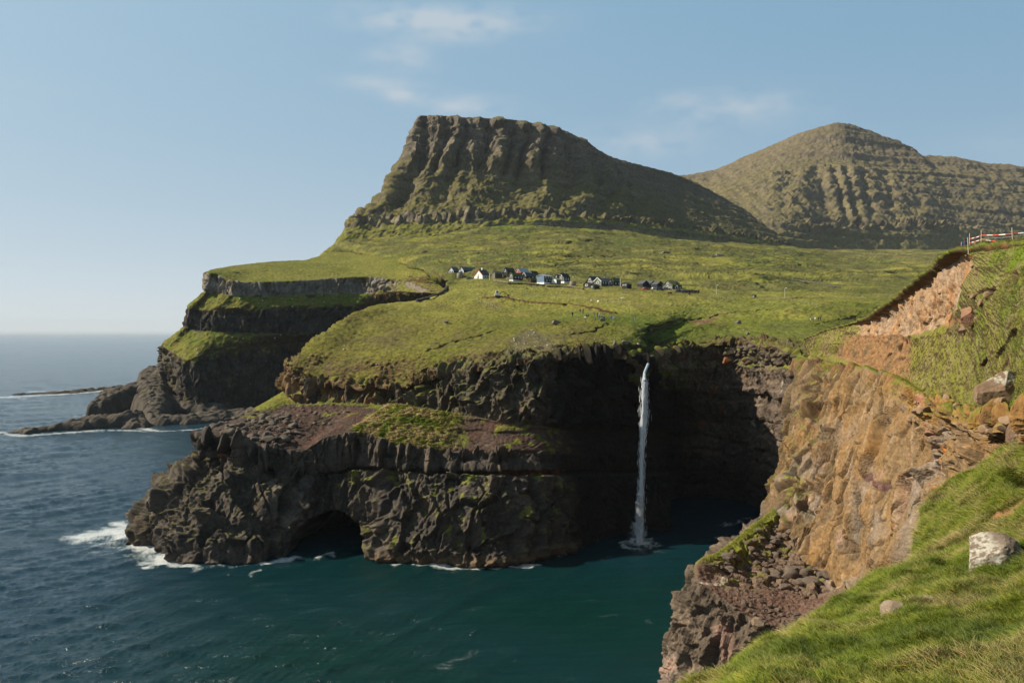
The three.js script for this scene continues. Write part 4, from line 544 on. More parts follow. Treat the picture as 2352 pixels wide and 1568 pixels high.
loft('left_mountain', [
  P('840 590 1200; 715 608 985; 800 580 985; 900 562 990; 1000 556 1000; 1100 542 1010; 1180 540 1030; 1270 540 1050; 1360 547 1080; 1450 553 1120; 1550 562 1180; 1650 570 1260; 1740 577 1350; 1830 585 1450'),
  P('880 510 1230; 790 535 1030; 850 535 1020; 930 530 1020; 1015 528 1025; 1110 522 1028; 1188 514 1048; 1277 512 1066; 1362 514 1098; 1450 524 1138; 1547 533 1205; 1645 545 1290; 1735 557 1380; 1816 572 1480'),
  P('890 500 1240; 814 503 1062; 872 503 1050; 950 497 1048; 1030 492 1048; 1120 492 1052; 1194 488 1075; 1285 488 1092; 1364 492 1125; 1447 502 1165; 1543 515 1238; 1640 528 1325; 1730 545 1420; 1813 566 1520'),
  P('920 420 1260; 889 451 1100; 930 462 1092; 992 450 1092; 1062 446 1098; 1130 446 1105; 1202 445 1128; 1288 447 1145; 1360 454 1178; 1436 472 1225; 1530 490 1300; 1620 506 1400; 1712 528 1500; 1805 558 1600'),
  P('940 380 1280; 910 388 1130; 950 402 1118; 1008 398 1120; 1070 398 1130; 1138 402 1140; 1208 412 1152; 1290 418 1178; 1352 430 1218; 1426 445 1272; 1512 458 1360; 1602 472 1475; 1692 493 1595; 1790 540 1700'),
  P('985 300 1330; 944 314 1176; 968 318 1166; 1024 322 1166; 1086 326 1177; 1149 330 1188; 1212 340 1206; 1286 352 1234; 1346 372 1274; 1410 398 1334; 1488 416 1430; 1578 434 1562; 1662 464 1700; 1762 518 1826'),
  m1Ridge, moved(m1Ridge, 20, -6, -120), moved(m1Ridge, 40, -160, -420),
], {
  kind: 'mountain', grain: () => 3.5, px: 0.95, vs: 0.2, ns: 5, ts: 60, mat: landMat, label: 'steep flat-topped mountain with fluted rock buttresses behind the village', vd: [1, 1, 1.2, 1.2, 1.2, 1.2, 0.5, 0.3],
  fn(x, y, z, v, u, o) {
    const b = mountain(x, y, z, 1), up = ss(3.5, 4.4, v) * (1 - ss(5.9, 6.05, v)) * (1 - 0.85 * ss(7.5, 10, u)), lo = band(1.9, 2.6, 3.6, 4.4, v) * (1 - 0.7 * ss(8, 11, u));
    const st = y + 9 * noise(x / 160, y / 200, z / 160); const fl = flutes(x, y, z, .98, .2, 27), crest = (1 - 0.85 * ss(5.7, 6, v)) * lerp(0.35, 1, ss(1, 2.2, u)), nearTop = ss(4.4, 5.2, v);
    let d = up * crest * (fl * lerp(26, 17, nearTop) + b * 5 + ridged(x / 15, y / 50, z / 15, 4) * 6.5) + lo * (flutes(x, y, z, .98, .2, 58) * 15 + ridged(x / 26, y / 70, z / 26, 3) * 4) + (1 - ss(5.5, 5.9, v)) * (layers(st, 15, 5.5, 0.3) * lerp(7, 3.5, up) + layers(st, 5.2, 1.5, 0.4) * 2.0) * ss(0.6, 1.1, v) + (v < 1 ? 4 * fbm(x / 50, y / 50, z / 50, 3) : 0);
    d += fbm(x / 12, y / 12, z / 12, 5) * 5 * crest; d += band(1.2, 1.6, 1.95, 2.15, v) * (columns(x / 3, y / 3, z / 3, 1.5) * 2.0); if (v > 5.5 && v < 7) d += (noise(x / 12, y / 12, z / 12)) * 0.8; o.d = d; o.a = 0.5 + 0.4 * fl;
  },
  col(c, x, y, z, v, u, nx, ny, nz, id) {
    mountainColor(c, x, y, z, ny, 0.60 + 0.22 * ss(3.4, 4.6, v) + 0.1 * band(1.5, 1.8, 2.0, 2.3, v) - 0.1 * (1 - ss(0.8, 1.2, v)), v < 1.4 ? 0.05 : 0.12, id); if (v > 4.2 && v < 6) mix3(c, [.11, .09, .07], 0.4); const w = ss(8.5, 11, u) * ss(0.5, 2, v); mix3(c, [.07, .06, .038], w * 0.6);  // right flank darkened in colour to stand for its shade
    mix3(c, [.095, .08, .038], band(1.8, 2.4, 4.2, 4.8, v) * 0.45); mix3(c, [.15, .15, .028], (1 - ss(1.0, 1.7, v + 0.3 * noise(x / 20, y / 12, z / 20))) * ss(0.45, 0.6, ny) * 0.6); if (v > 6) mix3(c, [.13, .11, .05], 0.5);
  },
});
const m2Ridge = P('1553 404 2250; 1600 398 2300; 1650 386 2350; 1740 347 2400; 1850 302 2400; 1915 283 2400; 1945 283 2410; 1965 287 2420; 2052 322 2430; 2104 346 2425; 2113 358 2430; 2202 364 2450; 2300 380 2480; 2440 396 2520; 2620 410 2560');
loft('right_mountain', [
  P('1560 600 1500; 1640 600 1500; 1700 598 1500; 1800 596 1560; 1900 596 1700; 1990 594 1800; 2030 594 1830; 2060 594 1850; 2120 592 1900; 2180 590 1980; 2200 590 2000; 2280 586 2050; 2360 582 2100; 2480 578 2150; 2650 575 2200'),
  P('1560 550 1650; 1640 560 1600; 1700 560 1580; 1800 565 1610; 1900 560 1755; 1990 555 1850; 2030 555 1880; 2055 556 1900; 2120 554 1950; 2180 552 2020; 2200 552 2040; 2280 548 2090; 2360 546 2140; 2480 542 2190; 2650 545 2250'),
  P('1560 500 1800; 1630 500 1750; 1695 510 1720; 1797 522 1700; 1895 523 1820; 1985 523 1900; 2020 523 1930; 2045 523 1950; 2115 523 2000; 2170 524 2055; 2195 524 2080; 2275 524 2130; 2358 524 2180; 2480 522 2230; 2650 530 2300'),
  P('1560 462 1930; 1625 460 1920; 1692 466 1900; 1790 470 1880; 1892 472 1975; 1976 474 2030; 2010 474 2050; 2036 474 2070; 2110 474 2120; 2165 474 2165; 2190 474 2185; 2270 472 2225; 2356 474 2260; 2480 474 2310; 2650 490 2370'),
  P('1558 440 2080; 1620 435 2100; 1684 424 2080; 1784 400 2110; 1884 392 2160; 1958 396 2180; 1990 398 2195; 2016 402 2210; 2094 408 2240; 2150 412 2265; 2178 414 2285; 2262 418 2315; 2350 425 2350; 2480 435 2390; 2650 455 2440'),
  P('1556 420 2180; 1612 415 2200; 1668 404 2220; 1766 376 2250; 1870 352 2290; 1942 344 2300; 1968 346 2310; 1992 350 2320; 2074 366 2345; 2128 376 2360; 2145 382 2375; 2230 388 2395; 2322 400 2425; 2458 412 2465; 2630 430 2510'),
  m2Ridge, moved(m2Ridge, 20, -10, -150), moved(m2Ridge, 40, -200, -500),
], {
  kind: 'mountain', grain: () => 6.5, px: 0.95, vs: 0.3, ns: 5, ts: 90, label: 'brown pyramid-shaped mountain with banded rock ledges on the right', vd: [1, 1, 1.2, 1.2, 1.2, 1.2, 0.5, 0.3],
  fn(x, y, z, v, u, o) {
    const b = mountain(x * 0.75, y, z * 0.75, 1), mid = band(1.6, 3.0, 4.0, 4.4, v) * (0.25 + 0.75 * band(2, 3.4, 7.5, 9.5, u)), st = y + 16 * noise(x / 300, y / 400, z / 300) + x * 0.02;
    const fl = flutes(x, y, z, .966, .255, 47); let d = mid * (fl * 17 * band(2.6, 3.6, 6.6, 8, u) + ridged(x / 40, y / 100, z / 40, 4) * 11) + (layers(st, 26, 9.5, 0.22) * 19 + layers(st, 9.5, 3.5, 0.3) * 7) * ss(0.9, 1.6, v) * (1 - ss(5.85, 6.1, v)) * (0.35 + 0.65 * ss(2, 4, u)) * (1 - 0.75 * ss(4.1, 5.2, v)) * (1 - 0.55 * band(2, 2.8, 4, 4.4, v));
    d += fbm(x / 24, y / 24, z / 24, 4) * 8 * (1 - 0.5 * ss(5, 6, v)); d += band(1.75, 1.9, 2.1, 2.4, v) * band(2.6, 4, 9, 12, u) * columns(x / 6, y / 6, z / 6, 1.4) * 4; d += ridged((x * 0.8 + y * 0.5) / 90, y / 300, (z * 0.8 + y * 0.3) / 90, 2) * 8 * ss(7, 9, u);
    if (v > 5.8 && v < 7.1 && u > 5) d += 4.5 * Math.max(0, noise(x / 22, y / 22, z / 22)) + 2 * noise(x / 9, y / 9, z / 9); o.d = d; o.a = 0.5 + 0.5 * b;
  },
  col(c, x, y, z, v, u, nx, ny, nz, id) {
    mountainColor(c, x * 0.7, y * 0.7, z * 0.7, ny, 0.70, 0.3, id); mix3(c, [.145, .112, .076], 0.5 + 0.22 * ss(4.3, 5.2, v)); mix3(c, [.125, .112, .034], (1 - ss(1.2, 2.2, v)) * 0.5); mix3(c, [.12, .096, .072], ss(0.05, 0.35, fbm(x / 45, y / 16, z / 45, 3)) * 0.6);
    mix3(c, [.10, .08, .055], ss(5.3, 5.9, v) * band(5, 6, 9.5, 10.5, u) * 0.5);
  },
});

// ---------------------------------------------------------------- low reefs off the headland
function reef(name, lumps, x0, x1, z0, z1, cx, cz, top, label, side = 1.6) {
  const N = Math.round((x1 - x0) / cx), M = Math.round((z1 - z0) / cz), p = new Float32Array((N + 1) * (M + 1) * 3), c = new Float32Array((N + 1) * (M + 1) * 3), uv = new Float32Array((N + 1) * (M + 1) * 2), idx = [];
  for (let b = 0; b <= M; b++) for (let a = 0; a <= N; a++) {
    const x = x0 + a * cx, z = z1 - b * cz; let h = -9;
    const wx = x + 4 * noise(x / 9, 1, z / 12), wz = z + 6 * noise(x / 9, 5, z / 12);
    for (const l of lumps) { const ex = l[2] - l[0], ez = l[3] - l[1], t = clamp(((wx - l[0]) * ex + (wz - l[1]) * ez) / (ex * ex + ez * ez), 0, 1), d = Math.hypot((wx - l[0] - ex * t), (wz - l[1] - ez * t)) / lerp(l[4], l[5], t); h = Math.max(h, lerp(l[6], l[7], t) * (1 - Math.pow(d, side * 2)) ); }
    h = Math.max(h, -5); const w = worley(x / 3.2, h / 3, z / 3.2); if (h > -4) h += ss(-1, 1.5, h) * ((w.id - 0.5) * 1.5 - 0.6 * (1 - ss(0, 0.2, w.f2 - w.f1)) + 1.6 * fbm(x / 7, 2, z / 7, 4));
    const k = b * (N + 1) + a; p.set([x, h, z], k * 3); uv.set([x / 20, z / 20], k * 2);
    const q = rockColor([0, 0, 0], x, h * 2, z, [.062, .052, .043], [.125, .102, .08], w.id2); mix3(q, [.16, .165, .02], ss(0.25, 0.5, fbm(x / 9, 1, z / 14, 3)) * ss(3.5, 5.5, h) * 0.9 * top); mix3(q, C.wet, ss(1.0, 0.2, h)); c.set(q, k * 3);
    if (a < N && b < M) idx.push(k, k + 1, k + N + 2, k, k + N + 2, k + N + 1);
  }
  const g = new THREE.BufferGeometry(); g.setAttribute('position', new THREE.BufferAttribute(p, 3)); g.setAttribute('color', new THREE.BufferAttribute(c, 3)); g.setAttribute('uv', new THREE.BufferAttribute(uv, 2)); g.setIndex(idx); g.computeVertexNormals();
  struct(name, g, landMat, label);
}
const sea = (px, py) => { const d = EYE * FOC / (py - CY); return [(px - CX) / FOC * d, -d]; };
const L = (a, b, c, d, r0, r1, h0, h1) => [...sea(a, b), ...sea(c, d), r0, r1, h0, h1];
reef('reef', [L(0, 998, 60, 996, 3, 5, 1.0, 2.2), L(60, 996, 180, 986, 5, 9, 2.6, 4.5), L(180, 984, 300, 976, 9, 12, 5.5, 7.5), L(300, 976, 318, 985, 9, 6, 6, 3)], -300, -165, -505, -420, 0.6, 0.9, 0, 'low dark reef running out into surf at far left');
reef('reef', [L(218, 958, 260, 948, 6, 9, 8, 15), L(260, 946, 345, 936, 10, 12, 15, 19), L(345, 925, 360, 915, 12, 14, 21, 25)], -290, -190, -680, -500, 0.7, 1.2, 0, 'flat-topped rock ridge joined to the far headland', 2.6);
reef('reef', [L(352, 975, 352, 935, 6, 16, 6, 20), L(375, 975, 470, 970, 10, 10, 5, 4), L(480, 965, 640, 955, 12, 14, 5, 5), L(400, 945, 480, 945, 14, 14, 10, 5), L(600, 955, 760, 950, 14, 14, 5, 6)], -265, -75, -640, -445, 0.7, 1.1, 1, 'mossy wave-cut rock platform at the foot of the far headland', 2.0);
reef('reef', [L(40, 906, 160, 903, 5, 7, 0.6, 1.2), L(130, 903, 280, 893, 8, 9, 1.4, 2.6), L(280, 893, 340, 892, 9, 12, 2.6, 4)], -440, -290, -860, -680, 1.0, 1.6, 0, 'thin far reef awash beyond the rock ridge');
reef('reef', [L(286, 1228, 293, 1220, 1.2, 1.6, 1.6, 1.8), L(300, 1240, 318, 1225, 2, 3, 1.4, 2.4)], -98, -82, -232, -208, 0.25, 0.35, 0, 'small black rock awash in foam off the promontory tip');

// ---------------------------------------------------------------- sea
{
  const spots = [   // surf: survey px of the centre line, half-width (m), strength
    [[[205, 1238], [240, 1230], [270, 1225], [300, 1236]], 6.0, 1.05], [[[270, 1208], [300, 1218]], 2.2, 0.9], [[[318, 1262], [350, 1272], [385, 1268], [415, 1258]], 3.0, 1.15], [[[415, 1268], [395, 1290], [375, 1300]], 4.6, 1.15], [[[370, 1300], [410, 1312], [450, 1316]], 1.6, .9], [[[335, 1312], [360, 1308]], 0.9, .7],
    [[[608, 1305], [640, 1298], [678, 1292]], 1.5, 1.0], [[[735, 1287], [762, 1283]], 1.0, 0.7], [[[960, 1306], [1050, 1309], [1140, 1309], [1238, 1301]], 1.1, 0.95], [[[590, 1318], [575, 1330]], .5, .4],
    [[[1290, 1278], [1320, 1264], [1345, 1248], [1380, 1236]], 0.9, .45], [[[1428, 1259], [1445, 1250], [1490, 1248], [1508, 1260], [1488, 1270], [1448, 1270], [1428, 1259]], 1.0, .42], [[[1650, 1245], [1675, 1252]], 1.2, .5], [[[1660, 1215], [1690, 1205], [1720, 1195]], 1.6, .35], [[[1462, 1258], [1478, 1258]], 2.6, .62], [[[1380, 1290], [1440, 1282], [1530, 1272]], 1.2, .12], [[[860, 1292], [880, 1300], [960, 1305]], .45, .5], [[[420, 1316], [520, 1312], [600, 1302]], .5, .35], [[[300, 1250], [320, 1268]], 1.0, .8],
    [[[0, 999], [60, 1003], [140, 996], [210, 992]], 3.4, 1.0], [[[210, 992], [290, 990], [330, 992]], 1.6, .8], [[[325, 986], [370, 993], [440, 990]], 2.6, 1.0], [[[440, 990], [475, 985]], 1.5, .9], [[[20, 912], [90, 908], [160, 905], [240, 898], [280, 894]], 8, 1.0], [[[0, 914], [60, 916]], 4, .6], [[[60, 900], [130, 898], [190, 896]], 4, .7], [[[298, 950], [345, 947]], 3.5, 1.0], [[[175, 958], [218, 954]], 2, .7],
    [[[1015, 1540], [1060, 1520], [1105, 1500]], 1.3, .16], [[[1360, 1425], [1420, 1418]], .9, .12], [[[1480, 1425], [1500, 1440]], .6, .1], [[[330, 1285], [420, 1300]], 5, .35], [[[240, 1255], [300, 1262]], 4, .35], [[[200, 1270], [250, 1280]], 2, .2], [[[300, 860], [345, 857]], 2, .25],
  ].map(([p, w, k]) => ({ p: p.map(([a, b]) => sea(a, b)), w, k }));
  const rows = []; for (let py = 1760; py > 767.05; py -= Math.max(0.55, Math.min(1.9, (py - 764) * 0.06))) rows.push(EYE * FOC / (py - CY)); rows.unshift(20, 60, 90); 
  const N = 1240, M = rows.length, p = new Float32Array(N * M * 3), c = new Float32Array(N * M * 3), uv = new Float32Array(N * M * 2), idx = new Uint32Array((N - 1) * (M - 1) * 6);
  const waves = []; { const r = rng(5); for (let i = 0; i < 26; i++) { const l = 2.2 * Math.pow(1.16, i), a = 0.9 + (r() - 0.5) * 1.7; waves.push([Math.cos(a) * 6.2832 / l, Math.sin(a) * 6.2832 / l, r() * 6.28, 0.0105 * l * (l > 9 ? Math.pow(9 / l, 0.85) : 1), l]); } }
  let w = 0;
  for (let b = 0; b < M; b++) for (let a = 0; a < N; a++) {
    const d = rows[b], k = b * N + a, x = (a / (N - 1) * 2.3 - 1.4) * d * 0.74, z = -d; const step = b + 1 < M ? Math.max(rows[b + 1] - d, d * 0.0014) : d * .1;
    const g = 0.75 + 0.5 * noise(x / 60, 3, z / 60) ; let h = 0; for (const q of waves) { const f = 1 - ss(0.18, 0.45, step / q[4]); if (f > 0) { const s = Math.sin(q[0] * x + q[1] * z + q[2] + 0.8 * noise(x / q[4] * 0.3, 0, z / q[4] * 0.3)); h += q[3] * f * (1 - Math.abs(s)) * 1.6 * g; } }
    const calm = ss(-30, 10, x) * ss(-235, -140, z); h *= lerp(1.15, 0.55, calm);
    let foam = 0; const wx = x + 1.3 * noise(x / 3, 2, z / 3), wz = z + 2.2 * noise(x / 3, 8, z / 3);
    for (const s of spots) { const sc = s.w; for (let i = 0; i < s.p.length - 1; i++) { const A = s.p[i], B = s.p[i + 1], ex = B[0] - A[0], ez = B[1] - A[1], t = clamp(((wx - A[0]) * ex + (wz - A[1]) * ez) / (ex * ex + ez * ez || 1), 0, 1), dd = Math.hypot(wx - A[0] - ex * t, wz - A[1] - ez * t) / sc; if (dd < 1.5) foam = Math.max(foam, s.k * (1 - ss(0.1, 1.5, dd))); } }
    if (foam > 0) { const f = d > 350 ? 2.6 : 1; const n = ridged(x / (1.1 * f), 1, z / (1.1 * f), 4) * 0.8 + 0.5 * noise(x / (3 * f), 7, z / (3 * f)); foam = ss(0.28, 1.2, foam * 0.75 + n * 0.8 * (1 - foam * 0.3)) * ss(0, 0.4, foam); }
    p.set([x, h - 0.25, z], k * 3); uv.set([x / 14, z / 14], k * 2);
    const near = ss(-95, -30, x) * ss(-255, -150, z) * (1 - ss(-200, -245, z)); const q = [0.005, 0.026, 0.042]; mix3(q, [0.0005, 0.021, 0.0155], near * (0.85 + 0.3 * noise(x / 30, 4, z / 30))); mix3(q, [.007, .028, .036], 0.5 * ss(0, .4, noise(x / 70, 9, z / 120)) * (1 - near));
    mix3(q, [0.05, 0.12, 0.11], ss(0, 0.4, foam) * 0.4); mix3(q, [0.62, 0.63, 0.62], foam); c.set(q, k * 3);
    if (a < N - 1 && b < M - 1) { idx[w++] = k; idx[w++] = k + 1; idx[w++] = k + N + 1; idx[w++] = k; idx[w++] = k + N + 1; idx[w++] = k + N; }
  }
  const g = new THREE.BufferGeometry(); g.setAttribute('position', new THREE.BufferAttribute(p, 3)); g.setAttribute('color', new THREE.BufferAttribute(c, 3)); g.setAttribute('uv', new THREE.BufferAttribute(uv, 2)); g.setIndex(new THREE.BufferAttribute(idx, 1)); g.computeVertexNormals();
  const m = new THREE.MeshPhysicalMaterial({ vertexColors: true, roughness: 0.16, metalness: 0, ior: 1.33, bumpMap: noiseTex(512, 11, 9.7), bumpScale: 0.22 });
  m.name = 'sea_water';
  struct('sea', g, m, 'dark teal sea with small waves and white surf along the rocks');
  const bed = new THREE.CircleGeometry(45000, 64); bed.rotateX(-Math.PI / 2); bed.translate(0, -1.6, 0); const far = new THREE.MeshPhysicalMaterial({ color: lin(.005, .026, .042), roughness: 0.3, ior: 1.33 }); far.name = 'open_sea_water'; struct('open_sea', bed, far, 'open sea all round, out to the horizon');
}
// ---------------------------------------------------------------- waterfall
{
  const r = rng(41), top = new THREE.Vector3(at(1487, 822, 214).x, 44.2, -214), lip = at(1481, 866, 210.5), foot = new THREE.Vector3(at(1470, 1258, 206.6).x, 0, -206.6);
  const white = new THREE.MeshStandardMaterial({ color: lin(.80, .83, .86), roughness: 0.6, transparent: true, opacity: 0.5 }), core = new THREE.MeshStandardMaterial({ color: lin(.80, .83, .86), roughness: 0.6, transparent: true, opacity: 0.3 }), mist = new THREE.MeshStandardMaterial({ color: lin(.72, .76, .8), roughness: 1, transparent: true, opacity: 0.055 });
  const streak = new THREE.OctahedronGeometry(1, 0); streak.scale(0.045, 1, 0.045);
  const g = thing('waterfall', 'tall thin white waterfall dropping from the clifftop into the dark cove', 'waterfall', foot);
  const sheetFor = (t) => lip.clone().lerp(foot, t);
  const m = new THREE.Matrix4(), q = new THREE.Quaternion(), sc = new THREE.Vector3(), p = new THREE.Vector3();
  const fallSet = (name, n, mt, t0, t1, wide, tail) => {    // falling streaks, gathered in wandering strands
    const im = new THREE.InstancedMesh(streak, mt, n), strands = [...Array(7)].map(() => [(r() - .5) * 1.5, (r() - .5) * 1.2, r() * 6.28, 0.2 + r() * .4]);
    for (let i = 0; i < n; i++) { const t = t0 + (t1 - t0) * r(), w = wide * (lerp(0.55, 1.0, t) + 0.5 * band(0.0, 0.03, 0.12, 0.32, t)), s = strands[Math.floor(r() * 7)], g = (r() + r() + r() - 1.5) / 1.5; const loose = r() < tail; p.copy(sheetFor(t)).sub(foot); p.x += (s[0] * .55 + .22 * Math.sin(t * 9 + s[2])) * w + g * (loose ? 1.5 : s[3]) * w + (t > .02 && t < 0.35 ? Math.max(0, g) * 0.4 : 0); p.z += s[1] * .6 * w + (r() - .5) * w * .6; const k = lerp(.7, 1.5, r()); sc.set(k, lerp(0.3, 1.15, r()), k); m.compose(p, q, sc); im.setMatrixAt(i, m); }
    im.name = name; im.userData.kind = 'stuff'; g.add(shade(im));
  };
  fallSet('falling_water', 2600, white, 0, .42, .85, .12); fallSet('falling_veil', 3600, core, .22, 1, 1, .3);
  const drop = new THREE.IcosahedronGeometry(0.34, 1), k = 420, im2 = new THREE.InstancedMesh(drop, mist, k);
  for (let i = 0; i < k; i++) { const up = Math.pow(r(), 1.7) * 13, w = lerp(3.2, 0.9, Math.min(1, up / 8)); const a = r() * 6.28, rr = Math.sqrt(r()) * w * (0.4 + 0.6 * r()); p.set(Math.cos(a) * rr - (up < 6 ? 0.6 : 0.2), up, Math.sin(a) * rr); const s = lerp(0.4, 1.6, r()); sc.set(s, s, s); m.compose(p, q, sc); im2.setMatrixAt(i, m); }
  im2.name = 'mist'; im2.userData.kind = 'stuff'; g.add(shade(im2));
  // the stream in its notch above the lip
  const up = new THREE.CatmullRomCurve3([[1489, 836, 214], [1485, 846, 212.6], [1481, 856, 211.4], [1480, 864, 210.6], [1482, 874, 209.5]].map(a => at(...a).sub(foot)));
  part(g, 'stream', new THREE.TubeGeometry(up, 40, 0.34, 7), new THREE.MeshStandardMaterial({ color: lin(.30, .36, .40), roughness: 0.4 }));
}

// ---------------------------------------------------------------- boulders
function rockGeo(seed, detail = 3, flat = 9, squash = 0.8) {
  const r = rng(seed), g0 = new THREE.IcosahedronGeometry(1, detail), p = g0.attributes.position, pl = [];
  for (let i = 0; i < flat; i++) { const z = r() * 2 - 1, a = r() * 6.28, s = Math.sqrt(1 - z * z); pl.push([s * Math.cos(a), z, s * Math.sin(a), 0.5 + r() * 0.3]); }
  for (let i = 0; i < p.count; i++) { let x = p.getX(i), y = p.getY(i), z = p.getZ(i); for (let k = 0; k < 2; k++) for (const q of pl) { const d = x * q[0] + y * q[1] + z * q[2]; if (d > q[3]) { x -= q[0] * (d - q[3]); y -= q[1] * (d - q[3]); z -= q[2] * (d - q[3]); } } const n = 1 + 0.05 * noise(x * 3 + seed, y * 3, z * 3) + (detail > 9 ? 0.035 : 0.02) * noise(x * 9 + seed, y * 9, z * 9) + (detail > 9 ? 0.02 * noise(x * 24, y * 24, z * 24) : 0); p.setXYZ(i, x * n, y * n * squash, z * n); }
  g0.deleteAttribute('uv'); const g = toCreasedNormals(mergeVertices(g0, 1e-4), 0.45); return g;
}
function paint(g, f) { const p = g.attributes.position, n = g.attributes.normal, c = new Float32Array(p.count * 3), q = [0, 0, 0]; for (let i = 0; i < p.count; i++) { f(q, p.getX(i), p.getY(i), p.getZ(i), n.getX(i), n.getY(i), n.getZ(i)); c.set(q, i * 3); } g.setAttribute('color', new THREE.BufferAttribute(c, 3)); return g; }
const stoneMat = new THREE.MeshStandardMaterial({ vertexColors: true, roughness: 0.95 }); stoneMat.name = 'stone';
const darkStones = [], warmStones = [], ochreStones = [];
for (let i = 0; i < 6; i++) { const g = rockGeo(100 + i, 2, 8 + i % 3, 0.75); const mk = (a, b) => paint(g.clone(), (c, x, y, z) => rockColor(c, x * 5, y * 5, z * 5, a, b, i / 6)); darkStones.push(mk([.07, .052, .039], [.135, .10, .07])); warmStones.push(mk([.085, .060, .043], [.155, .112, .080])); ochreStones.push(mk([.19, .115, .06], [.30, .20, .12])); }
function bigStone(name, label, px, py, wpx, hpx, where, seed, f, o = {}) {
  const s = spot(px, py + hpx * 0.42, where), d = -s.p.z, u = d / FOC, g = paint(rockGeo(seed, 22, o.flat || 15, 1), f), m = new THREE.Mesh(g, stoneMat);
  m.name = numbered(name); m.scale.set(wpx * u * 0.62, hpx * u * 0.62, (o.deep || Math.min(wpx, hpx)) * u * 0.62); m.position.copy(at(px, py + (o.sink || 0), d - (o.off === undefined ? 0.15 * wpx * u : o.off))); m.rotation.set(0, o.turn || 0, o.roll || 0); tag(m, label, 'boulder', o.group); scene.add(shade(m)); return m;
}
const redRock = (a, b) => (c, x, y, z) => rockColor(c, x * 6, y * 6, z * 6, a, b, 0.5);
const lichened = (a, b, where) => (c, x, y, z, nx, ny, nz) => { rockColor(c, x * 6, y * 6, z * 6, a, b, 0.5); mix3(c, [.42, .39, .32], where(x, y, z, nx, ny, nz) * ss(-0.02, 0.10, noise(x * 5, y * 5, z * 5) + 0.8 * noise(x * 13, y * 13, z * 13) + 0.12) * (0.8 + 0.4 * noise(x * 30, y * 30, z * 30))); };
bigStone('boulder', 'largest red-brown boulder on the grass slope right of the landslip scar', 2234, 727, 58, 47, ['landslip_slope'], 7, redRock([.20, .095, .055], [.30, .16, .095]), { turn: 0.4 });
bigStone('boulder', 'small pointed brown boulder just above the largest red-brown boulder', 2256, 694, 18, 20, ['landslip_slope'], 12, redRock([.20, .11, .06], [.30, .17, .1]));
bigStone('boulder', 'flat pinkish slab of rock below the largest red-brown boulder', 2216, 758, 36, 20, ['landslip_slope'], 15, redRock([.20, .125, .085], [.28, .18, .13]), { roll: 0.35 });
bigStone('boulder', 'narrow upright pinkish stone touching the right side of the largest red-brown boulder', 2268, 722, 9, 14, ['landslip_slope'], 18, redRock([.22, .13, .09], [.3, .19, .13]));
bigStone('boulder', 'big block of brown rock with a white lichen cap, at the right edge', 2306, 908, 104, 96, ['ochre_cliff', 'landslip_slope'], 23, lichened([.17, .105, .062], [.25, .165, .10], (x, y, z, nx, ny) => ss(0.30, 0.42, y + 0.12 * x)), { deep: 80, off: 0.6, roll: -0.2 });
bigStone('boulder', 'lichen-spotted brown boulder cut off by the right frame edge', 2356, 990, 78, 60, ['foreground', 'ochre_cliff'], 27, lichened([.17, .10, .06], [.24, .155, .10], (x, y, z, nx, ny) => ss(0.3, 0.5, ny) * ss(0.0, 0.25, noise(x * 5, y * 5, z * 5 + 3))), { off: 0.3, roll: 0.25 });
bigStone('boulder', 'white-lichened stone in the near grass, bare brown at its right end', 2272, 1260, 122, 96, ['foreground'], 33, lichened([.14, .10, .07], [.22, .165, .12], (x, y, z, nx, ny) => ss(0.25, -0.15, x - 0.25 * y)), { off: 0.05, roll: 0.35, deep: 100, flat: 8, sink: 24 });
bigStone('boulder', 'pale brown flat stone sunk in the near grass', 2055, 1386, 66, 50, ['foreground'], 37, redRock([.19, .135, .09], [.28, .21, .15]), { off: 0.0, roll: 0.4, sink: 14 });
bigStone('boulder', 'smallest stone showing in the near grass, right of the pale flat stone', 2128, 1376, 28, 20, ['foreground'], 39, redRock([.22, .16, .11], [.32, .25, .19]), { off: 0.1, roll: 0.2 });
bigStone('boulder', 'square brown boulder on the lip of the red scree, on the low spur', 1741, 1431, 28, 26, ['spur'], 43, redRock([.16, .11, .07], [.28, .2, .13]));
bigStone('boulder', 'orange-stained block among grey boulders on the cove rim', 1676, 825, 36, 25, ['cove_wall'], 51, (c, x, y, z) => { rockColor(c, x * 6, y * 6, z * 6, [.10, .085, .07], [.18, .15, .12], 0.5); mix3(c, [.20, .075, .02], ss(-0.05, -0.25, x + 0.2 * noise(x * 5, y * 5, z * 5))); }, { off: 0.5, flat: 18, turn: .5 });
for (const [px, py, w, h, l] of [[1025, 738, 14, 8, 'dark low boulder alone in the turf below the wire fence'], [1278, 740, 22, 11, 'grey mound-shaped boulder in the turf left of the sitting people'], [1385, 734, 14, 9, 'dark boulder beside the blue-jacketed people'], [1210, 662, 5, 4, 'small pale stone on the field below the village'], [1436, 787, 18, 11, 'pale rounded boulder near the clifftop left of the stream notch'], [1412, 788, 10, 10, 'upright dark stone left of the pale rounded clifftop boulder'], [1696, 741, 16, 9, 'grey heap of stone beside the bare red earth'], [1083, 836, 16, 8, 'brown boulder on the trodden slope above the upper cliff'], [1494, 758, 11, 9, 'grey stone by the stream above the waterfall'], [1718, 765, 9, 7, 'dark stone on the turf right of the stream']]) bigStone('boulder', l, px, py, w, h, ['valley'], 60 + px % 17, redRock([.12, .10, .08], [.22, .185, .15]), { off: 0.4 });

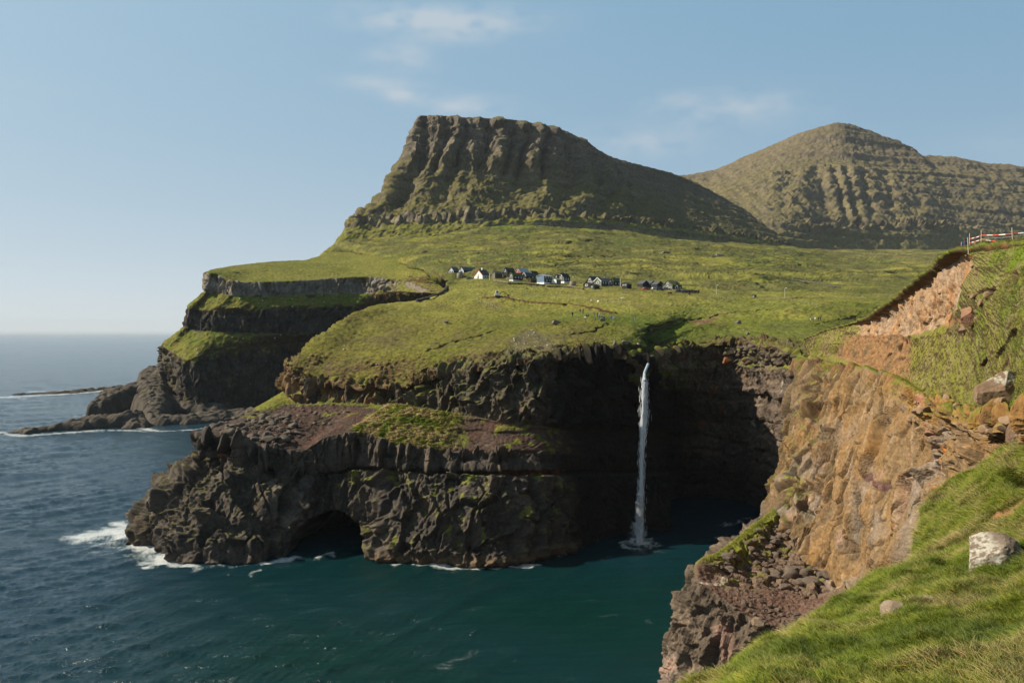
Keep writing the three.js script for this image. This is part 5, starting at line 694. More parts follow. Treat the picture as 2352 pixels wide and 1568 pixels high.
// stones lying on the setting's scree: each a piece of the land it lies on
function scatter(host, list, count, seed, region, s0, s1, sink = 0.25) {
  const P0 = patches[host], r = rng(seed), m = P0.mesh; let made = 0, tries = 0; const ok = [];
  for (let k = 0; k < P0.N * P0.M; k++) { const v = P0.V[Math.floor(k / P0.N)], u = P0.U[k % P0.N]; if (region(v, u, P0.pos[k * 3], P0.pos[k * 3 + 1], P0.pos[k * 3 + 2])) ok.push(k); }
  while (made < count && tries++ < count * 4 && ok.length) { const k = ok[Math.floor(r() * ok.length)] * 3, s = s0 + (s1 - s0) * Math.pow(r(), 2.2); const b = new THREE.Mesh(list[Math.floor(r() * list.length)], stoneMat); b.name = made ? 'stone_' + String(made).padStart(3, '0') : 'stone'; b.position.set(P0.pos[k], P0.pos[k + 1] + s * (0.5 - sink), P0.pos[k + 2]); b.scale.set(s * (0.8 + r() * 0.6), s * (0.7 + r() * 0.5), s * (0.8 + r() * 0.5)); b.rotation.set(r() * 0.8 - .4, r() * 6.28, r() * 0.8 - .4); m.add(shade(b)); made++; }
}
scatter('promontory', darkStones, 170, 3, (v, u) => v > 4.05 && v < 5.35 && u > 0.9 && u < 4.3 && v < 5.5 - Math.max(0, u - 2.6) * 0.5, 0.45, 1.5);
scatter('promontory', warmStones, 50, 4, (v, u, x, y, z) => v > 5.0 && v < 5.6 && u > 2.2 && u < 5.4 && noise(x / 3, y, z / 3) > 0.15, 0.3, 0.75);
scatter('spur', warmStones, 110, 5, (v, u, x, y, z) => v > 3.35 && v < 5.2 && u < 3.6 && u > 0.5 && noise(x / 3, y, z / 3) > -0.1, 0.15, 0.95); scatter('spur', warmStones, 60, 15, (v, u, x, y, z) => v > 4.6 && v < 5.9 && u > 3.4 && u < 5.2, 0.25, 1.3);
scatter('spur', warmStones, 110, 6, (v, u) => v > 2.9 && v < 3.7 && u > 5.4 && u < 8.2, 0.12, 0.45);
scatter('landslip_slope', ochreStones, 60, 8, (v, u) => v > 2.2 && v < 4.1 && u > 1.5 && u < 7.2, 0.15, 0.5);
scatter('ochre_cliff', ochreStones, 70, 9, (v, u) => v > 3.9 && v < 4.8 && u > 4.4 && u < 8, 0.2, 0.7);
scatter('cove_wall', darkStones, 26, 10, (v, u) => v > 5.0 && v < 5.9 && u > 1.8 && u < 8.2, 0.6, 1.3, 0.4);

// pale stones strewn on the trodden slope, too many and too small to count
{
  const r = rng(90), V0 = patches.valley, ok = [], H0 = patches.headland; const pale = paint(rockGeo(201, 1, 7, .8), redRock([.30, .26, .2], [.46, .41, .33]));
  const places = []; for (let k = 0; k < V0.N * V0.M; k++) { const v = V0.V[Math.floor(k / V0.N)], u = V0.U[k % V0.N]; if (v > 1.02 && v < 2.6 && u > 1) { const [px, py] = proj({ x: V0.pos[k * 3], y: V0.pos[k * 3 + 1], z: V0.pos[k * 3 + 2] }); const d = Math.hypot((px - 1218) / 48, (py - 783) / 26); if (r() < (d < 1 ? 0.006 : 0.00035)) places.push([V0, k]); } else if (v > 4 && v < 7.5 && r() < 0.0002) places.push([V0, k]); }
  for (let k = 0; k < H0.N * H0.M; k++) { const v = H0.V[Math.floor(k / H0.N)]; if (((v > 2 && v < 2.9) || (v > 4 && v < 4.95)) && r() < 0.004) places.push([H0, k]); }
  const im = new THREE.InstancedMesh(pale, stoneMat, places.length), m = new THREE.Matrix4(), q = new THREE.Quaternion(), e = new THREE.Euler();
  places.forEach(([A, k], i) => { const s = (0.14 + 0.3 * Math.pow(r(), 3)) * (A === H0 ? 2.2 : -A.pos[k * 3 + 2] > 330 ? 1.6 : 1); q.setFromEuler(e.set(r(), r() * 6, r())); m.compose(new THREE.Vector3(A.pos[k * 3], A.pos[k * 3 + 1] + s * .3, A.pos[k * 3 + 2]), q, new THREE.Vector3(s, s, s)); im.setMatrixAt(i, m); });
  im.name = 'loose_stones'; im.userData.kind = 'stuff'; tag(im, 'pale loose stones strewn over the grassy slopes', 'stones'); scene.add(shade(im));
}

// ---------------------------------------------------------------- grass blades and tussocks
function tuft(seed, blades, h, w, spread, lean, seg = 3) {
  const r = rng(seed), pos = [], nor = [], idx = [], col = [];
  for (let b = 0; b < blades; b++) {
    const a = r() * 6.2832, bx = Math.cos(a) * spread * r(), bz = Math.sin(a) * spread * r(), hh = h * (0.5 + 0.7 * r()), fa = r() * 6.2832, lx = Math.cos(a) * lean * (0.4 + r()) + 0.25 * lean, lz = Math.sin(a) * lean * (0.4 + r()), base = pos.length / 3, tone = 0.75 + r() * 0.5, straw = r() < 0.2 ? 1 : 0;
    for (let i = 0; i <= seg; i++) { const t = i / seg, ww = w * (1 - t * t * 0.95) * 0.5, cx = bx + lx * t * t * hh, cy = hh * t * (1 - 0.25 * t * lean), cz = bz + lz * t * t * hh; for (const s of [-1, 1]) { pos.push(cx + Math.cos(fa) * ww * s, cy, cz + Math.sin(fa) * ww * s); nor.push(lx * 0.3, 0.9, lz * 0.3); const k = tone * (0.45 + 0.75 * t); col.push(straw ? 1.7 * k : k, straw ? 1.2 * k : k, straw ? 1.9 * k : k); } if (i < seg) { const q = base + i * 2; idx.push(q, q + 1, q + 3, q, q + 3, q + 2); } }
  }
  const g = new THREE.BufferGeometry(); g.setAttribute('position', new THREE.Float32BufferAttribute(pos, 3)); g.setAttribute('normal', new THREE.Float32BufferAttribute(nor, 3)); g.setAttribute('color', new THREE.Float32BufferAttribute(col, 3)); g.setIndex(idx); return g;
}
const bladeMat = new THREE.MeshPhysicalMaterial({ vertexColors: true, color: lin(1, 1, 1), roughness: 1, specularIntensity: 0.12, side: THREE.DoubleSide, transmission: 0.3, thickness: 0 }); bladeMat.name = 'grass_blade';
function sow(name, label, geos, host, count, seed, where, size, tint) {
  const A = patches[host], tri = [], cum = []; let tot = 0; const a = new THREE.Vector3(), b = new THREE.Vector3(), c = new THREE.Vector3();
  for (let j = 0; j < A.M - 1; j++) for (let i = 0; i < A.N - 1; i++) { const k = j * A.N + i, w = where(A.V[j], A.U[i], A.pos[k * 3], A.pos[k * 3 + 1], A.pos[k * 3 + 2], A.nor[k * 3 + 1]) * (1 - 0.97 * Math.min(1, A.mk[k] * 2)); if (w <= 0) continue; a.fromArray(A.pos, k * 3); b.fromArray(A.pos, (k + 1) * 3); c.fromArray(A.pos, (k + A.N) * 3); tot += b.sub(a).cross(c.sub(a)).length() * w; tri.push(k); cum.push(tot); }
  const r = rng(seed), per = geos.map(() => []);
  for (let n = 0; n < count; n++) { const x = r() * tot; let lo = 0, hi = cum.length - 1; while (lo < hi) { const m = (lo + hi) >> 1; if (cum[m] < x) lo = m + 1; else hi = m; } per[n % geos.length].push([tri[lo], r(), r(), r(), r(), r()]); }
  geos.forEach((g, gi) => {
    const im = new THREE.InstancedMesh(g, bladeMat, per[gi].length), m = new THREE.Matrix4(), q = new THREE.Quaternion(), up = new THREE.Vector3(0, 1, 0), n = new THREE.Vector3(), p = new THREE.Vector3(), col = new THREE.Color(), cc = [0, 0, 0], qq = new THREE.Quaternion();
    per[gi].forEach(([k, u, v, t, s, w], i) => { const f = (o, e) => A.pos[k * 3 + o] + (A.pos[(k + 1) * 3 + o] - A.pos[k * 3 + o]) * u + (A.pos[(k + A.N) * 3 + o] - A.pos[k * 3 + o]) * v; p.set(f(0), f(1) - 0.02, f(2)); n.fromArray(A.nor, k * 3).lerp(up, 0.6).normalize(); q.setFromUnitVectors(up, n).multiply(qq.setFromAxisAngle(up, t * 6.2832)); const sz = size(p.x, p.y, p.z, s); m.compose(p, q, new THREE.Vector3(sz, sz * (0.75 + 0.5 * w), sz)); im.setMatrixAt(i, m); tint(cc, p.x, p.y, p.z, w); im.setColorAt(i, col.setRGB(cc[0], cc[1], cc[2])); });
    im.name = numbered(name); im.userData.kind = 'stuff'; if (label) tag(im, label, 'grass'); scene.add(shade(im));
  });
}
const seen = (x, y, z, m = 120) => { if (z > -3) return false; const q = proj({ x, y, z }); return q[0] > -m && q[0] < 2352 + m && q[1] > -m && q[1] < 1568 + m * 3; };
const meadow = (c, x, y, z, w) => { const a = fbm(x / 5, y / 5, z / 5, 4), b = noise(x / 1.4, y / 1.4, z / 1.4); c[0] = .165; c[1] = .22; c[2] = .016; mix3(c, [.29, .29, .042], clamp(0.3 + b * 0.6 + a, 0, 1) * 0.7); mix3(c, [.32, .26, .11], ss(0.06, 0.42, a * 0.6 + 0.6 * b + (w - 0.5) * 0.5) * 0.7); mix3(c, [.06, .10, .012], ss(0.1, 0.4, -a) * 0.6); const k = 0.8 + w * 0.4; c[0] *= k; c[1] *= k; c[2] *= k; };
const tufts = [tuft(1, 10, .22, .016, .12, .9), tuft(2, 10, .18, .016, .13, 1.2), tuft(3, 9, .24, .013, .11, 1.0)];
sow('grass', 'long green and straw-coloured grass blades on the near slope', tufts, 'foreground', 230000, 21, (v, u, x, y, z, ny) => v > 0.15 && seen(x, y, z) ? Math.min(1, 900 / (x * x + z * z)) * ss(0.0, 0.5, ny) * (0.35 + ss(-0.45, 0.1, noise(x / 1.7, y, z / 1.7))) : 0, (x, y, z, s) => (0.38 + 0.5 * s * s) * (1 + 0.5 * noise(x / 1.6, y, z / 1.6)) * lerp(1, 1.6, ss(16, 45, -z)), meadow);
const shortTufts = [tuft(5, 12, .26, .03, .22, .8, 2), tuft(6, 12, .22, .03, .24, 1.0, 2)];
const hill = (c, x, y, z, w) => { meadow(c, x * .8, y * .8, z * .8, w); mix3(c, [.19, .17, .055], 0.55); };
sow('grass', 'short rough turf on the landslip slope', shortTufts, 'landslip_slope', 14000, 22, (v, u, x, y, z, ny) => { if (v < 0.1 || v > 5.6 || !seen(x, y, z)) return 0; const k = patches.landslip_slope; return Math.min(1, 4000 / (x * x + z * z)) * ss(0.35, 0.6, ny) * (v > 2.5 && v < 4.4 && u > 2.2 && u < 7.4 ? 0 : ss(5, 7.5, u)) * (0.2 + ss(-0.2, 0.25, noise(x / 3, y / 2, z / 3))); }, (x, y, z, s) => (0.35 + 0.5 * s), hill);
// drooping turf along the lip of the scar
sow('grass', 'turf fringe along the top of the landslip scar', [tuft(8, 14, .26, .03, .2, 1.2, 2)], 'landslip_slope', 5000, 23, (v, u) => v > 4.85 && v < 5.3 ? 1 : 0, (x, y, z, s) => 0.6 + 0.6 * s, hill);
const tussock = [tuft(11, 20, .55, .09, .3, .9, 2), tuft(12, 20, .45, .08, .34, 1.1, 2)];
sow('tussock_grass', 'pale yellow-green tussocks on the shelf of the promontory', tussock, 'promontory', 5200, 24, (v, u, x, y, z) => v > 3.98 && v < 6.02 && u > 6.5 && u < 9.7 ? ss(6.4, 7.1, u + 0.6 * noise(x / 5, y / 5, z / 5)) * (1 - ss(9.0, 9.7, u)) * (0.25 + ss(-0.3, 0.2, noise(x / 2.5, y / 2, z / 2.5))) : 0, (x, y, z, s) => 0.6 + 0.7 * s, (c, x, y, z, w) => { const a = noise(x / 3.5, y / 3, z / 3.5); c[0] = .24; c[1] = .25; c[2] = .035; mix3(c, [.42, .36, .15], ss(-0.1, 0.3, a + w - .5)); mix3(c, [.14, .21, .016], ss(0.05, 0.35, -a)); });
// ---------------------------------------------------------------- houses of the village
const bx = (w, h, d, x, y, z) => { const g = new THREE.BoxGeometry(w, h, d); g.translate(x, y, z); return g; };
const PAINT = { white: mat(.78, .76, .70), pale: mat(.42, .44, .44), black: mat(.022, .020, .019), dark: mat(.040, .036, .034), grey: mat(.13, .13, .13), blue: mat(.13, .19, .28), green: mat(.16, .19, .15), red: mat(.42, .07, .04), rust: mat(.11, .045, .035), stone: mat(.24, .20, .16), slate: mat(.055, .060, .066), metal: mat(.30, .34, .37, { roughness: .5 }), greenroof: mat(.12, .16, .13), turf: mat(.070, .085, .018), peat: mat(.055, .038, .022), glass: mat(.03, .04, .05, { roughness: .15 }), wood: mat(.30, .24, .17), pole: mat(.55, .52, .46) };
function house(label, o) {
  const th = (o.th === undefined ? 40 : o.th) * Math.PI / 180, s0 = spot(o.x + o.gp, o.y, ['valley'], 8), d = -s0.p.z, k = d / FOC, cs = Math.cos(th), sn = Math.sin(Math.abs(th));
  const w = o.gp * k / cs, len = o.sp * k / sn, eh = o.eh * k, rh = o.rh * k, corner = s0.p;
  // the near corner is the right end of the gable (or the left one, when the gable looks right)
  const sg = th >= 0 ? 1 : -1, c = corner.clone().add(new THREE.Vector3(-sg * cs * w / 2, 0, -sn * w / 2)).add(new THREE.Vector3(sg * sn * len / 2, 0, -cs * len / 2));
  const H = thing(o.name || 'house', label, o.cat || 'house', c, o.group, -th); const base = -1.6, wall = PAINT[o.wall], fh = (o.plinth || 0) * k;
  const shape = new THREE.Shape(); shape.moveTo(-w / 2, fh || base); shape.lineTo(w / 2, fh || base); shape.lineTo(w / 2, eh); if (o.shed) { shape.lineTo(w / 2, rh); shape.lineTo(-w / 2, eh); } else { shape.lineTo(0, rh - 0.02); shape.lineTo(-w / 2, eh); }
  const body = new THREE.ExtrudeGeometry(shape, { depth: len, bevelEnabled: false }); body.translate(0, 0, -len / 2); part(H, 'wall', body, wall);
  if (o.side) part(H, 'side_wall', bx(0.06, eh - (fh || 0) - 0.05, len - 0.1, sg * (w / 2 + 0.035), (eh + (fh || 0)) / 2, 0), PAINT[o.side]);
  if (fh) part(H, 'plinth', bx(w + 0.1, fh - base, len + 0.1, 0, (fh + base) / 2, 0), PAINT[o.plinthPaint || 'white']);
  // roof: two slabs (or one) with eaves
  const over = 0.28, t = o.roof === 'turf' ? 0.34 : 0.16; let roof;
  if (o.shed) { const a = Math.atan2(rh - eh, w), L0 = Math.hypot(w, rh - eh) + 2 * over; const g = new THREE.BoxGeometry(L0, t, len + 2 * over); g.rotateZ(a); g.translate(0, (eh + rh) / 2 + t * 0.5 + 0.02, 0); roof = part(H, 'roof', g, PAINT[o.roof]); }
  else {
    const a = Math.atan2(rh - eh, w / 2), L0 = Math.hypot(w / 2, rh - eh) + over, gs = []; for (const s of [-1, 1]) { const g = new THREE.BoxGeometry(L0, t, len + 2 * over, 4, 1, 8); if (o.roof === 'turf') { const p = g.attributes.position; for (let i = 0; i < p.count; i++) p.setY(i, p.getY(i) + 0.12 * noise(p.getX(i) * 2 + len, p.getZ(i) * 2, 3)); g.computeVertexNormals(); } g.rotateZ(-s * a); g.translate(s * (L0 / 2) * Math.cos(a), rh - (L0 / 2) * Math.sin(a) + t / 2, 0); gs.push(g); }
    roof = part(H, 'roof', mergeGeometries(gs), PAINT[o.roof]);
    if (o.ribs) for (const s of [-1, 1]) { const n = Math.round(len / 1.1); for (let i = 0; i < n; i++) { const g = new THREE.BoxGeometry(L0 - 0.1, 0.05, 0.12); g.rotateZ(-s * a); g.translate(s * (L0 / 2) * Math.cos(a), rh - (L0 / 2) * Math.sin(a) + t + 0.03, -len / 2 + (i + .5) * len / n); part(roof, 'roof_panel_rib', g, PAINT.metal); } }
    if (o.barge) for (const s of [-1, 1]) { const g = new THREE.BoxGeometry(L0 + 0.05, 0.32, 0.12); g.rotateZ(-s * a); g.translate(s * (L0 / 2) * Math.cos(a), rh - (L0 / 2) * Math.sin(a) + 0.1, len / 2 + over + 0.07); part(roof, 'bargeboard', g, PAINT[o.barge]); }
  }
  if (o.chimney) part(roof, 'chimney', bx(0.55, 1.2, 0.55, o.chimney === 2 ? w * .18 : 0.12, rh + 0.35, o.chimney === 2 ? len * .2 : -len * 0.12), o.chimney === 2 ? PAINT.white : PAINT.grey);
  if (o.dormer) { const n = o.dormer, dw = len * 0.22; for (let i = 0; i < n; i++) { const z = (i - (n - 1) / 2) * len * 0.3, y = eh + (rh - eh) * 0.42, x = sg * w * 0.3; const dm = part(roof, 'dormer', bx(w * 0.3, (rh - eh) * 0.5, dw, x, y, z), PAINT.dark); } }
  const glass = PAINT.glass, frame = PAINT[o.frame || 'white'];
  const win = (x, y, z, ww, wh, face) => { const g = face === 'g' ? bx(ww, wh, 0.1, x, y, z) : bx(0.1, wh, ww, x, y, z); const f = part(H, 'window', g, frame); const g2 = face === 'g' ? bx(ww * 0.62, wh * 0.66, 0.05, x, y, z + 0.05) : bx(0.05, wh * 0.66, ww * 0.62, x + sg * 0.05, y, z); part(f, 'pane', g2, glass); };
  (o.win || []).forEach(([u, v, a = 0.8, b = 0.9]) => win(u * w, v * k + (fh || 0) * 0, len / 2 + 0.05, a, b, 'g'));
  (o.swin || []).forEach(([u, v, a = 0.8, b = 0.9]) => win(sg * (w / 2 + 0.09), v * k, -u * len, a, b, 's'));
  if (o.door) part(H, 'door', bx(0.9, 1.9, 0.1, o.door * w, (fh || 0) + 0.95, len / 2 + 0.05), PAINT[o.doorPaint || 'grey']);
  return H;
}
const G = 'houses of the village';
house('pale gabled barn with ribbed dark roof, leftmost building of the village', { name: 'barn', cat: 'barn', x: 1029.3, y: 625.8, gp: 12, sp: 12, eh: 4.6, rh: 13.6, wall: 'pale', side: 'black', roof: 'slate', ribs: 1, win: [[-.2, 2.4, 1.1, .7], [.25, 2.6, 1.1, .6]], frame: 'black', th: 42 });
house('long dark barn with pale gable and ribbed roof, behind the white house', { name: 'barn', cat: 'barn', x: 1052.6, y: 626, gp: 12.3, sp: 35, eh: 5.5, rh: 14.2, wall: 'pale', side: 'black', roof: 'slate', ribs: 1, win: [[0.1, 2.6, 1.4, .6]], frame: 'black', swin: [[.1, 3, .8, .8], [-.2, 3, .8, .8]], th: 42 });
house('small white gabled house with red roof edge and dark roof', { x: 1089.1, y: 640.8, gp: 19.4, sp: 16.8, eh: 9.8, rh: 22.9, wall: 'white', side: 'pale', roof: 'slate', barge: 'red', chimney: 2, win: [[0, 10.6, .5, .5]], door: -.02, swin: [[.2, 5.6, .9, .9], [-.15, 5.6, .9, .9]], frame: 'grey' });  // pale side wall puts the shade of a white house into paint
house('narrow stone shed with grey-green roof right of the white house', { name: 'shed', cat: 'shed', x: 1131.4, y: 639, gp: 6, sp: 16, eh: 13, rh: 17, wall: 'stone', side: 'rust', roof: 'greenroof', th: 30 });
house('black house with brown roof, three dormers and a white gable window', { x: 1153.8, y: 636, gp: 11.5, sp: 18.5, eh: 10, rh: 21.5, wall: 'black', roof: 'dark', dormer: 3, win: [[-.05, 14, 1.3, 1.1]], barge: 'grey', swin: [[.25, 5, .8, .8], [-.1, 5, .8, .8]] });
house('dark house with turf roof and grey gable in the middle of the village', { x: 1169.2, y: 645, gp: 9, sp: 23, eh: 13, rh: 19.5, wall: 'grey', side: 'black', roof: 'turf', plinth: 3.5, plinthPaint: 'white', win: [[0, 13.5, .8, 1.1]], swin: [[.33, 9.5], [.05, 9.5], [-.25, 9.5]] });
house('red-gabled house with pale blue metal roof', { x: 1184, y: 634, gp: 13, sp: 22, eh: 9.5, rh: 18.5, wall: 'red', roof: 'metal', win: [[0, 14, .9, .8], [-.15, 9.2, .9, .6]] });
house('low black house with white-edged black roof in front of the red gable', { x: 1200, y: 640, gp: 8, sp: 23, eh: 7, rh: 14.5, wall: 'black', roof: 'slate', barge: 'pale', swin: [[.2, 4]], chimney: 1 });
house('small dark house with white gable, highest on the right of the middle cluster', { x: 1217, y: 634, gp: 5, sp: 14, eh: 6, rh: 12.5, wall: 'white', side: 'black', roof: 'dark', th: 30, dormer: 2 });
house('low rust-brown shed with turf roof left of the blue house', { name: 'shed', cat: 'shed', x: 1213, y: 648, gp: 6, sp: 17, eh: 5, rh: 9.5, wall: 'rust', roof: 'turf', th: 35 });
house('blue-grey two-storey house with pale flat roof and white base', { x: 1234.1, y: 653, gp: 16.3, sp: 20, eh: 19.5, rh: 22.5, wall: 'blue', side: 'dark', roof: 'metal', plinth: 5.2, chimney: 1, swin: [[.3, 17], [.0, 17], [-.3, 17], [.2, 10], [-.2, 10], [.3, 2.5, .6, .6]], win: [] });
house('little white gabled shed with green roof on a stone base', { name: 'shed', cat: 'shed', x: 1268, y: 654, gp: 10.5, sp: 11, eh: 11.5, rh: 14.5, wall: 'white', side: 'grey', roof: 'greenroof', plinth: 3.2, plinthPaint: 'stone' });
house('steep black house with white gable windows and white base right of the white shed', { x: 1283, y: 651, gp: 13, sp: 15, eh: 13, rh: 23.5, wall: 'grey', side: 'black', roof: 'black', plinth: 4.6, win: [[-.12, 17.5, 1.5, 1], [.0, 10.5, .9, 1]], swin: [[.2, 10, .9, 1.1], [-.2, 10, .9, 1.1]], chimney: 1 });
house('black gable with one white window, half hidden behind the white shed', { x: 1274, y: 645, gp: 8, sp: 10, eh: 9, rh: 15.5, wall: 'black', roof: 'black', win: [[0, 11, .7, 1.1]] });
house('brown-black house with four white gable windows', { x: 1346.8, y: 653, gp: 17, sp: 27, eh: 5, rh: 18.5, wall: 'black', roof: 'dark', win: [[-.08, 12, .8, .9], [.1, 12, .8, .9], [-.12, 5.5, .8, .9], [.1, 5.5, .8, .9], [.28, 5.5, .8, .9]] });
house('green-grey house with white bargeboards and long black side', { x: 1366, y: 657, gp: 15.6, sp: 30, eh: 11.5, rh: 19.8, wall: 'green', side: 'black', roof: 'slate', barge: 'white', win: [[0, 8.5, 1.2, 1.1], [0, 14, .6, .6]], swin: [[.36, 8.5], [.15, 8.5], [-.12, 8.5], [-.34, 8.5]], plinth: 2.8, plinthPaint: 'grey', chimney: 1 });
house('black turf-roofed house joined to the right of the white bargeboards', { x: 1402, y: 656.5, gp: 8, sp: 20, eh: 11, rh: 18.5, wall: 'black', roof: 'turf', th: 35, swin: [[.2, 6], [-.2, 6]], chimney: 1 });
house('black shed with a white window, left of a twin pair in front of the village', { name: 'shed', cat: 'shed', x: 1341, y: 662, gp: 14, sp: 12, eh: 8.5, rh: 13, wall: 'dark', side: 'black', roof: 'black', win: [[.0, 7, 1.3, 1.1]] });
house('black shed, right of a twin pair in front of the village', { name: 'shed', cat: 'shed', x: 1355, y: 663.5, gp: 10, sp: 14, eh: 8, rh: 12, wall: 'dark', side: 'black', roof: 'black', win: [[.0, 5.5, .8, .8]] });
house('small black shed with two white windows left of the boat sheds', { name: 'shed', cat: 'shed', x: 1429.6, y: 663.5, gp: 11, sp: 12, eh: 10.5, rh: 14, wall: 'black', roof: 'black', win: [[-.25, 9, .9, .6], [.2, 9, .9, .6]] });
const sheds = ['first and leftmost of the three black gabled boat sheds', 'middle one of the three black gabled boat sheds', 'last and rightmost of the three black gabled boat sheds'];
[[1458, 661.8], [1474.5, 662.2], [1491, 662.6]].forEach(([x, y], i) => house(sheds[i], { name: 'boat_shed', cat: 'boat shed', group: 'row of black boat sheds', x: x + 2, y, gp: 0.01 + 17, sp: 11, eh: 9.8, rh: 17, wall: 'black', roof: 'slate', th: -32 }));
house('black house with green turf roof at the right end of the village', { x: 1525, y: 663.5, gp: 19.8, sp: 28, eh: 10, rh: 19.8, wall: 'grey', side: 'black', roof: 'turf', dormer: 1, win: [[0, 14.5, .9, 1.1], [.02, 5.5, .8, 1.5], [.3, 5, 1.2, .5]], swin: [[.3, 5, 1, .9], [.05, 5, 1, .9], [-.2, 5, 1, .9]] });
house('lone shed with pale metal roof high on the moor', { name: 'shed', cat: 'shed', x: 1521, y: 584, gp: 4, sp: 17, eh: 3.4, rh: 6.6, wall: 'dark', roof: 'white', th: 60, shed: 1 });
house('small stone hut with grey roof on the moor, right of the pale-roofed shed', { name: 'hut', cat: 'hut', x: 1642, y: 588, gp: 5, sp: 14, eh: 3.4, rh: 5.6, wall: 'stone', roof: 'grey', th: 55 });
house('tiny dark stone shed alone on the right-hand field', { name: 'shed', cat: 'shed', x: 1728, y: 684, gp: 4.5, sp: 6, eh: 5, rh: 6.2, wall: 'stone', side: 'black', roof: 'turf', th: 45 });

// ---------------------------------------------------------------- round tanks, poles, lamps
function roundTank(label, x, y, wpx, hpx, chimney) {
  const s = spot(x, y), k = -s.p.z / FOC, r = wpx * k / 2, h = hpx * k, T = thing('stone_tank', label, 'tank', s.p); const prof = [[0, -1], [r, -1], [r, h * .55], [r * 1.03, h * .58], [r * 1.0, h * .62], [r * .97, h * (chimney ? .78 : 1)]].map(a => new THREE.Vector2(...a));
  part(T, 'wall', new THREE.LatheGeometry(prof, 24), PAINT.stone); part(T, 'roof', new THREE.LatheGeometry([[r * .97, h * (chimney ? .78 : 1)], [r * .5, h * (chimney ? 1 : 1.04)], [0, h * (chimney ? 1.04 : 1.05)]].map(a => new THREE.Vector2(...a)), 24), PAINT.dark);
  if (chimney) { const c = new THREE.CylinderGeometry(.16, .2, chimney * k, 8); c.translate(r * .25, h + chimney * k / 2 - .2, 0); part(T, 'stovepipe', c, PAINT.black); }
}
roundTank('round stone tank with a tall black stovepipe left of the white house', 1055.7, 637.5, 14, 13, 17); roundTank('low round pale stone tank right of the steep black house', 1316, 656, 15.4, 9.4, 0);
function pole(name, label, cat, x, y, h, lamp, where = ['valley'], thick = 0.11, paint = 'pole') {
  const s = spot(x, y, where), k = -s.p.z / FOC, T = thing(name, label, cat, s.p); const c = new THREE.CylinderGeometry(thick * .8, thick, h * k + .6, 8); c.translate(0, h * k / 2 - .3, 0); part(T, 'pole', c, PAINT[paint]);
  if (lamp) { part(T, 'arm', bx(.7, .1, .1, .3, h * k, 0), PAINT.grey); part(T, 'lamp_head', new THREE.SphereGeometry(.28, 10, 8).scale(1.3, .6, 1).translate(.6, h * k - .05, 0), PAINT.white); } else part(T, 'cap', new THREE.SphereGeometry(thick, 8, 6).translate(0, h * k, 0), PAINT[paint]);
}
pole('street_lamp', 'street lamp with grey head before the house with white bargeboards', 'street lamp', 1399.6, 661, 15, 1, ['valley'], .1, 'grey'); pole('flagpole', 'white pole right of the turf-roofed house with white bargeboards', 'pole', 1424.8, 657.5, 17, 0, ['valley'], .13, 'white');
pole('street_lamp', 'street lamp before the turf-roofed house at the right end', 'street lamp', 1553, 672, 16, 1, ['valley'], .1, 'grey'); pole('utility_pole', 'thin pale pole right of the white house', 'pole', 1123.7, 642.5, 15, 0, ['valley'], .13, 'white'); pole('utility_pole', 'thin grey pole before the boat sheds', 'pole', 1498, 668, 18, 0, ['valley'], .09, 'grey'); pole('utility_pole', 'grey pole by the black car at the right end', 'pole', 1584, 672, 9, 0, ['valley'], .1, 'grey');
pole('street_lamp', 'lone lamp post on the field right of the village', 'street lamp', 1646, 677, 22, 1, ['valley'], .09, 'pole'); pole('street_lamp', 'lone lamp post at the far right of the field', 'street lamp', 1804, 684, 23, 1, ['valley'], .09, 'pole');

// ---------------------------------------------------------------- low walls and fences
function stoneWall(label, pts, h, w, a, b, seed, name = 'stone_wall') {
  const r = rng(seed), S = pts.map(([x, y]) => spot(x, y).p), g0 = thing(name, label, 'wall', S[0]); const list = [0, 1, 2, 3].map(i => paint(rockGeo(300 + seed + i, 1, 7, .8), (c, x, y, z) => rockColor(c, x * 5, y * 5, z * 5, a, b, i / 4))); const inst = []; const geos = [];
  for (let i = 0; i < S.length - 1; i++) { const L0 = S[i].distanceTo(S[i + 1]), n = Math.ceil(L0 / (w * .75)); for (let j = 0; j < n; j++) for (let q = 0; q < 2; q++) { const p = S[i].clone().lerp(S[i + 1], (j + r()) / n).sub(S[0]), s = w * (.45 + .35 * r()), g = list[Math.floor(r() * 4)].clone(); g.scale(s * 1.2, h * .5 * (.8 + .5 * r()), s); g.rotateY(r() * 6); g.translate(p.x + (r() - .5) * w * .3, p.y + h * (q ? .62 : .2), p.z); geos.push(g); } }
  const m = part(g0, 'stones', mergeGeometries(geos), stoneMat); m.userData.kind = 'stuff';
}
stoneWall('low tan stone wall below the narrow stone shed', [[1134, 645.5], [1150, 648], [1168, 651.5]], .9, .9, [.22, .17, .12], [.36, .29, .22], 11);
stoneWall('dark garden wall running below the blue house', [[1168, 652], [1200, 653.5], [1232, 655], [1250, 657]], .9, .9, [.045, .04, .03], [.08, .065, .05], 12); stoneWall('old field wall running up the right-hand moor', [[1808, 643], [1840, 646], [1870, 650], [1905, 657], [1930, 661]], 0.8, 1.0, [.10, .092, .06], [.2, .18, .13], 13); stoneWall('brown garden wall below the round pale tank', [[1255, 658], [1290, 659.5], [1320, 662], [1340, 665]], .8, .9, [.12, .09, .07], [.2, .16, .12], 14); stoneWall('dark turf-topped wall right of the turf-roofed house', [[1552, 670], [1575, 671], [1606, 672]], 1.5, 1.2, [.03, .026, .02], [.06, .055, .03], 15);
stoneWall('dark wall along the edge of the gully, left of the fields', [[959, 693.5], [985, 686], [1008, 677], [1022, 668], [1027, 660]], 1.0, 1.1, [.04, .034, .025], [.075, .06, .045], 16);
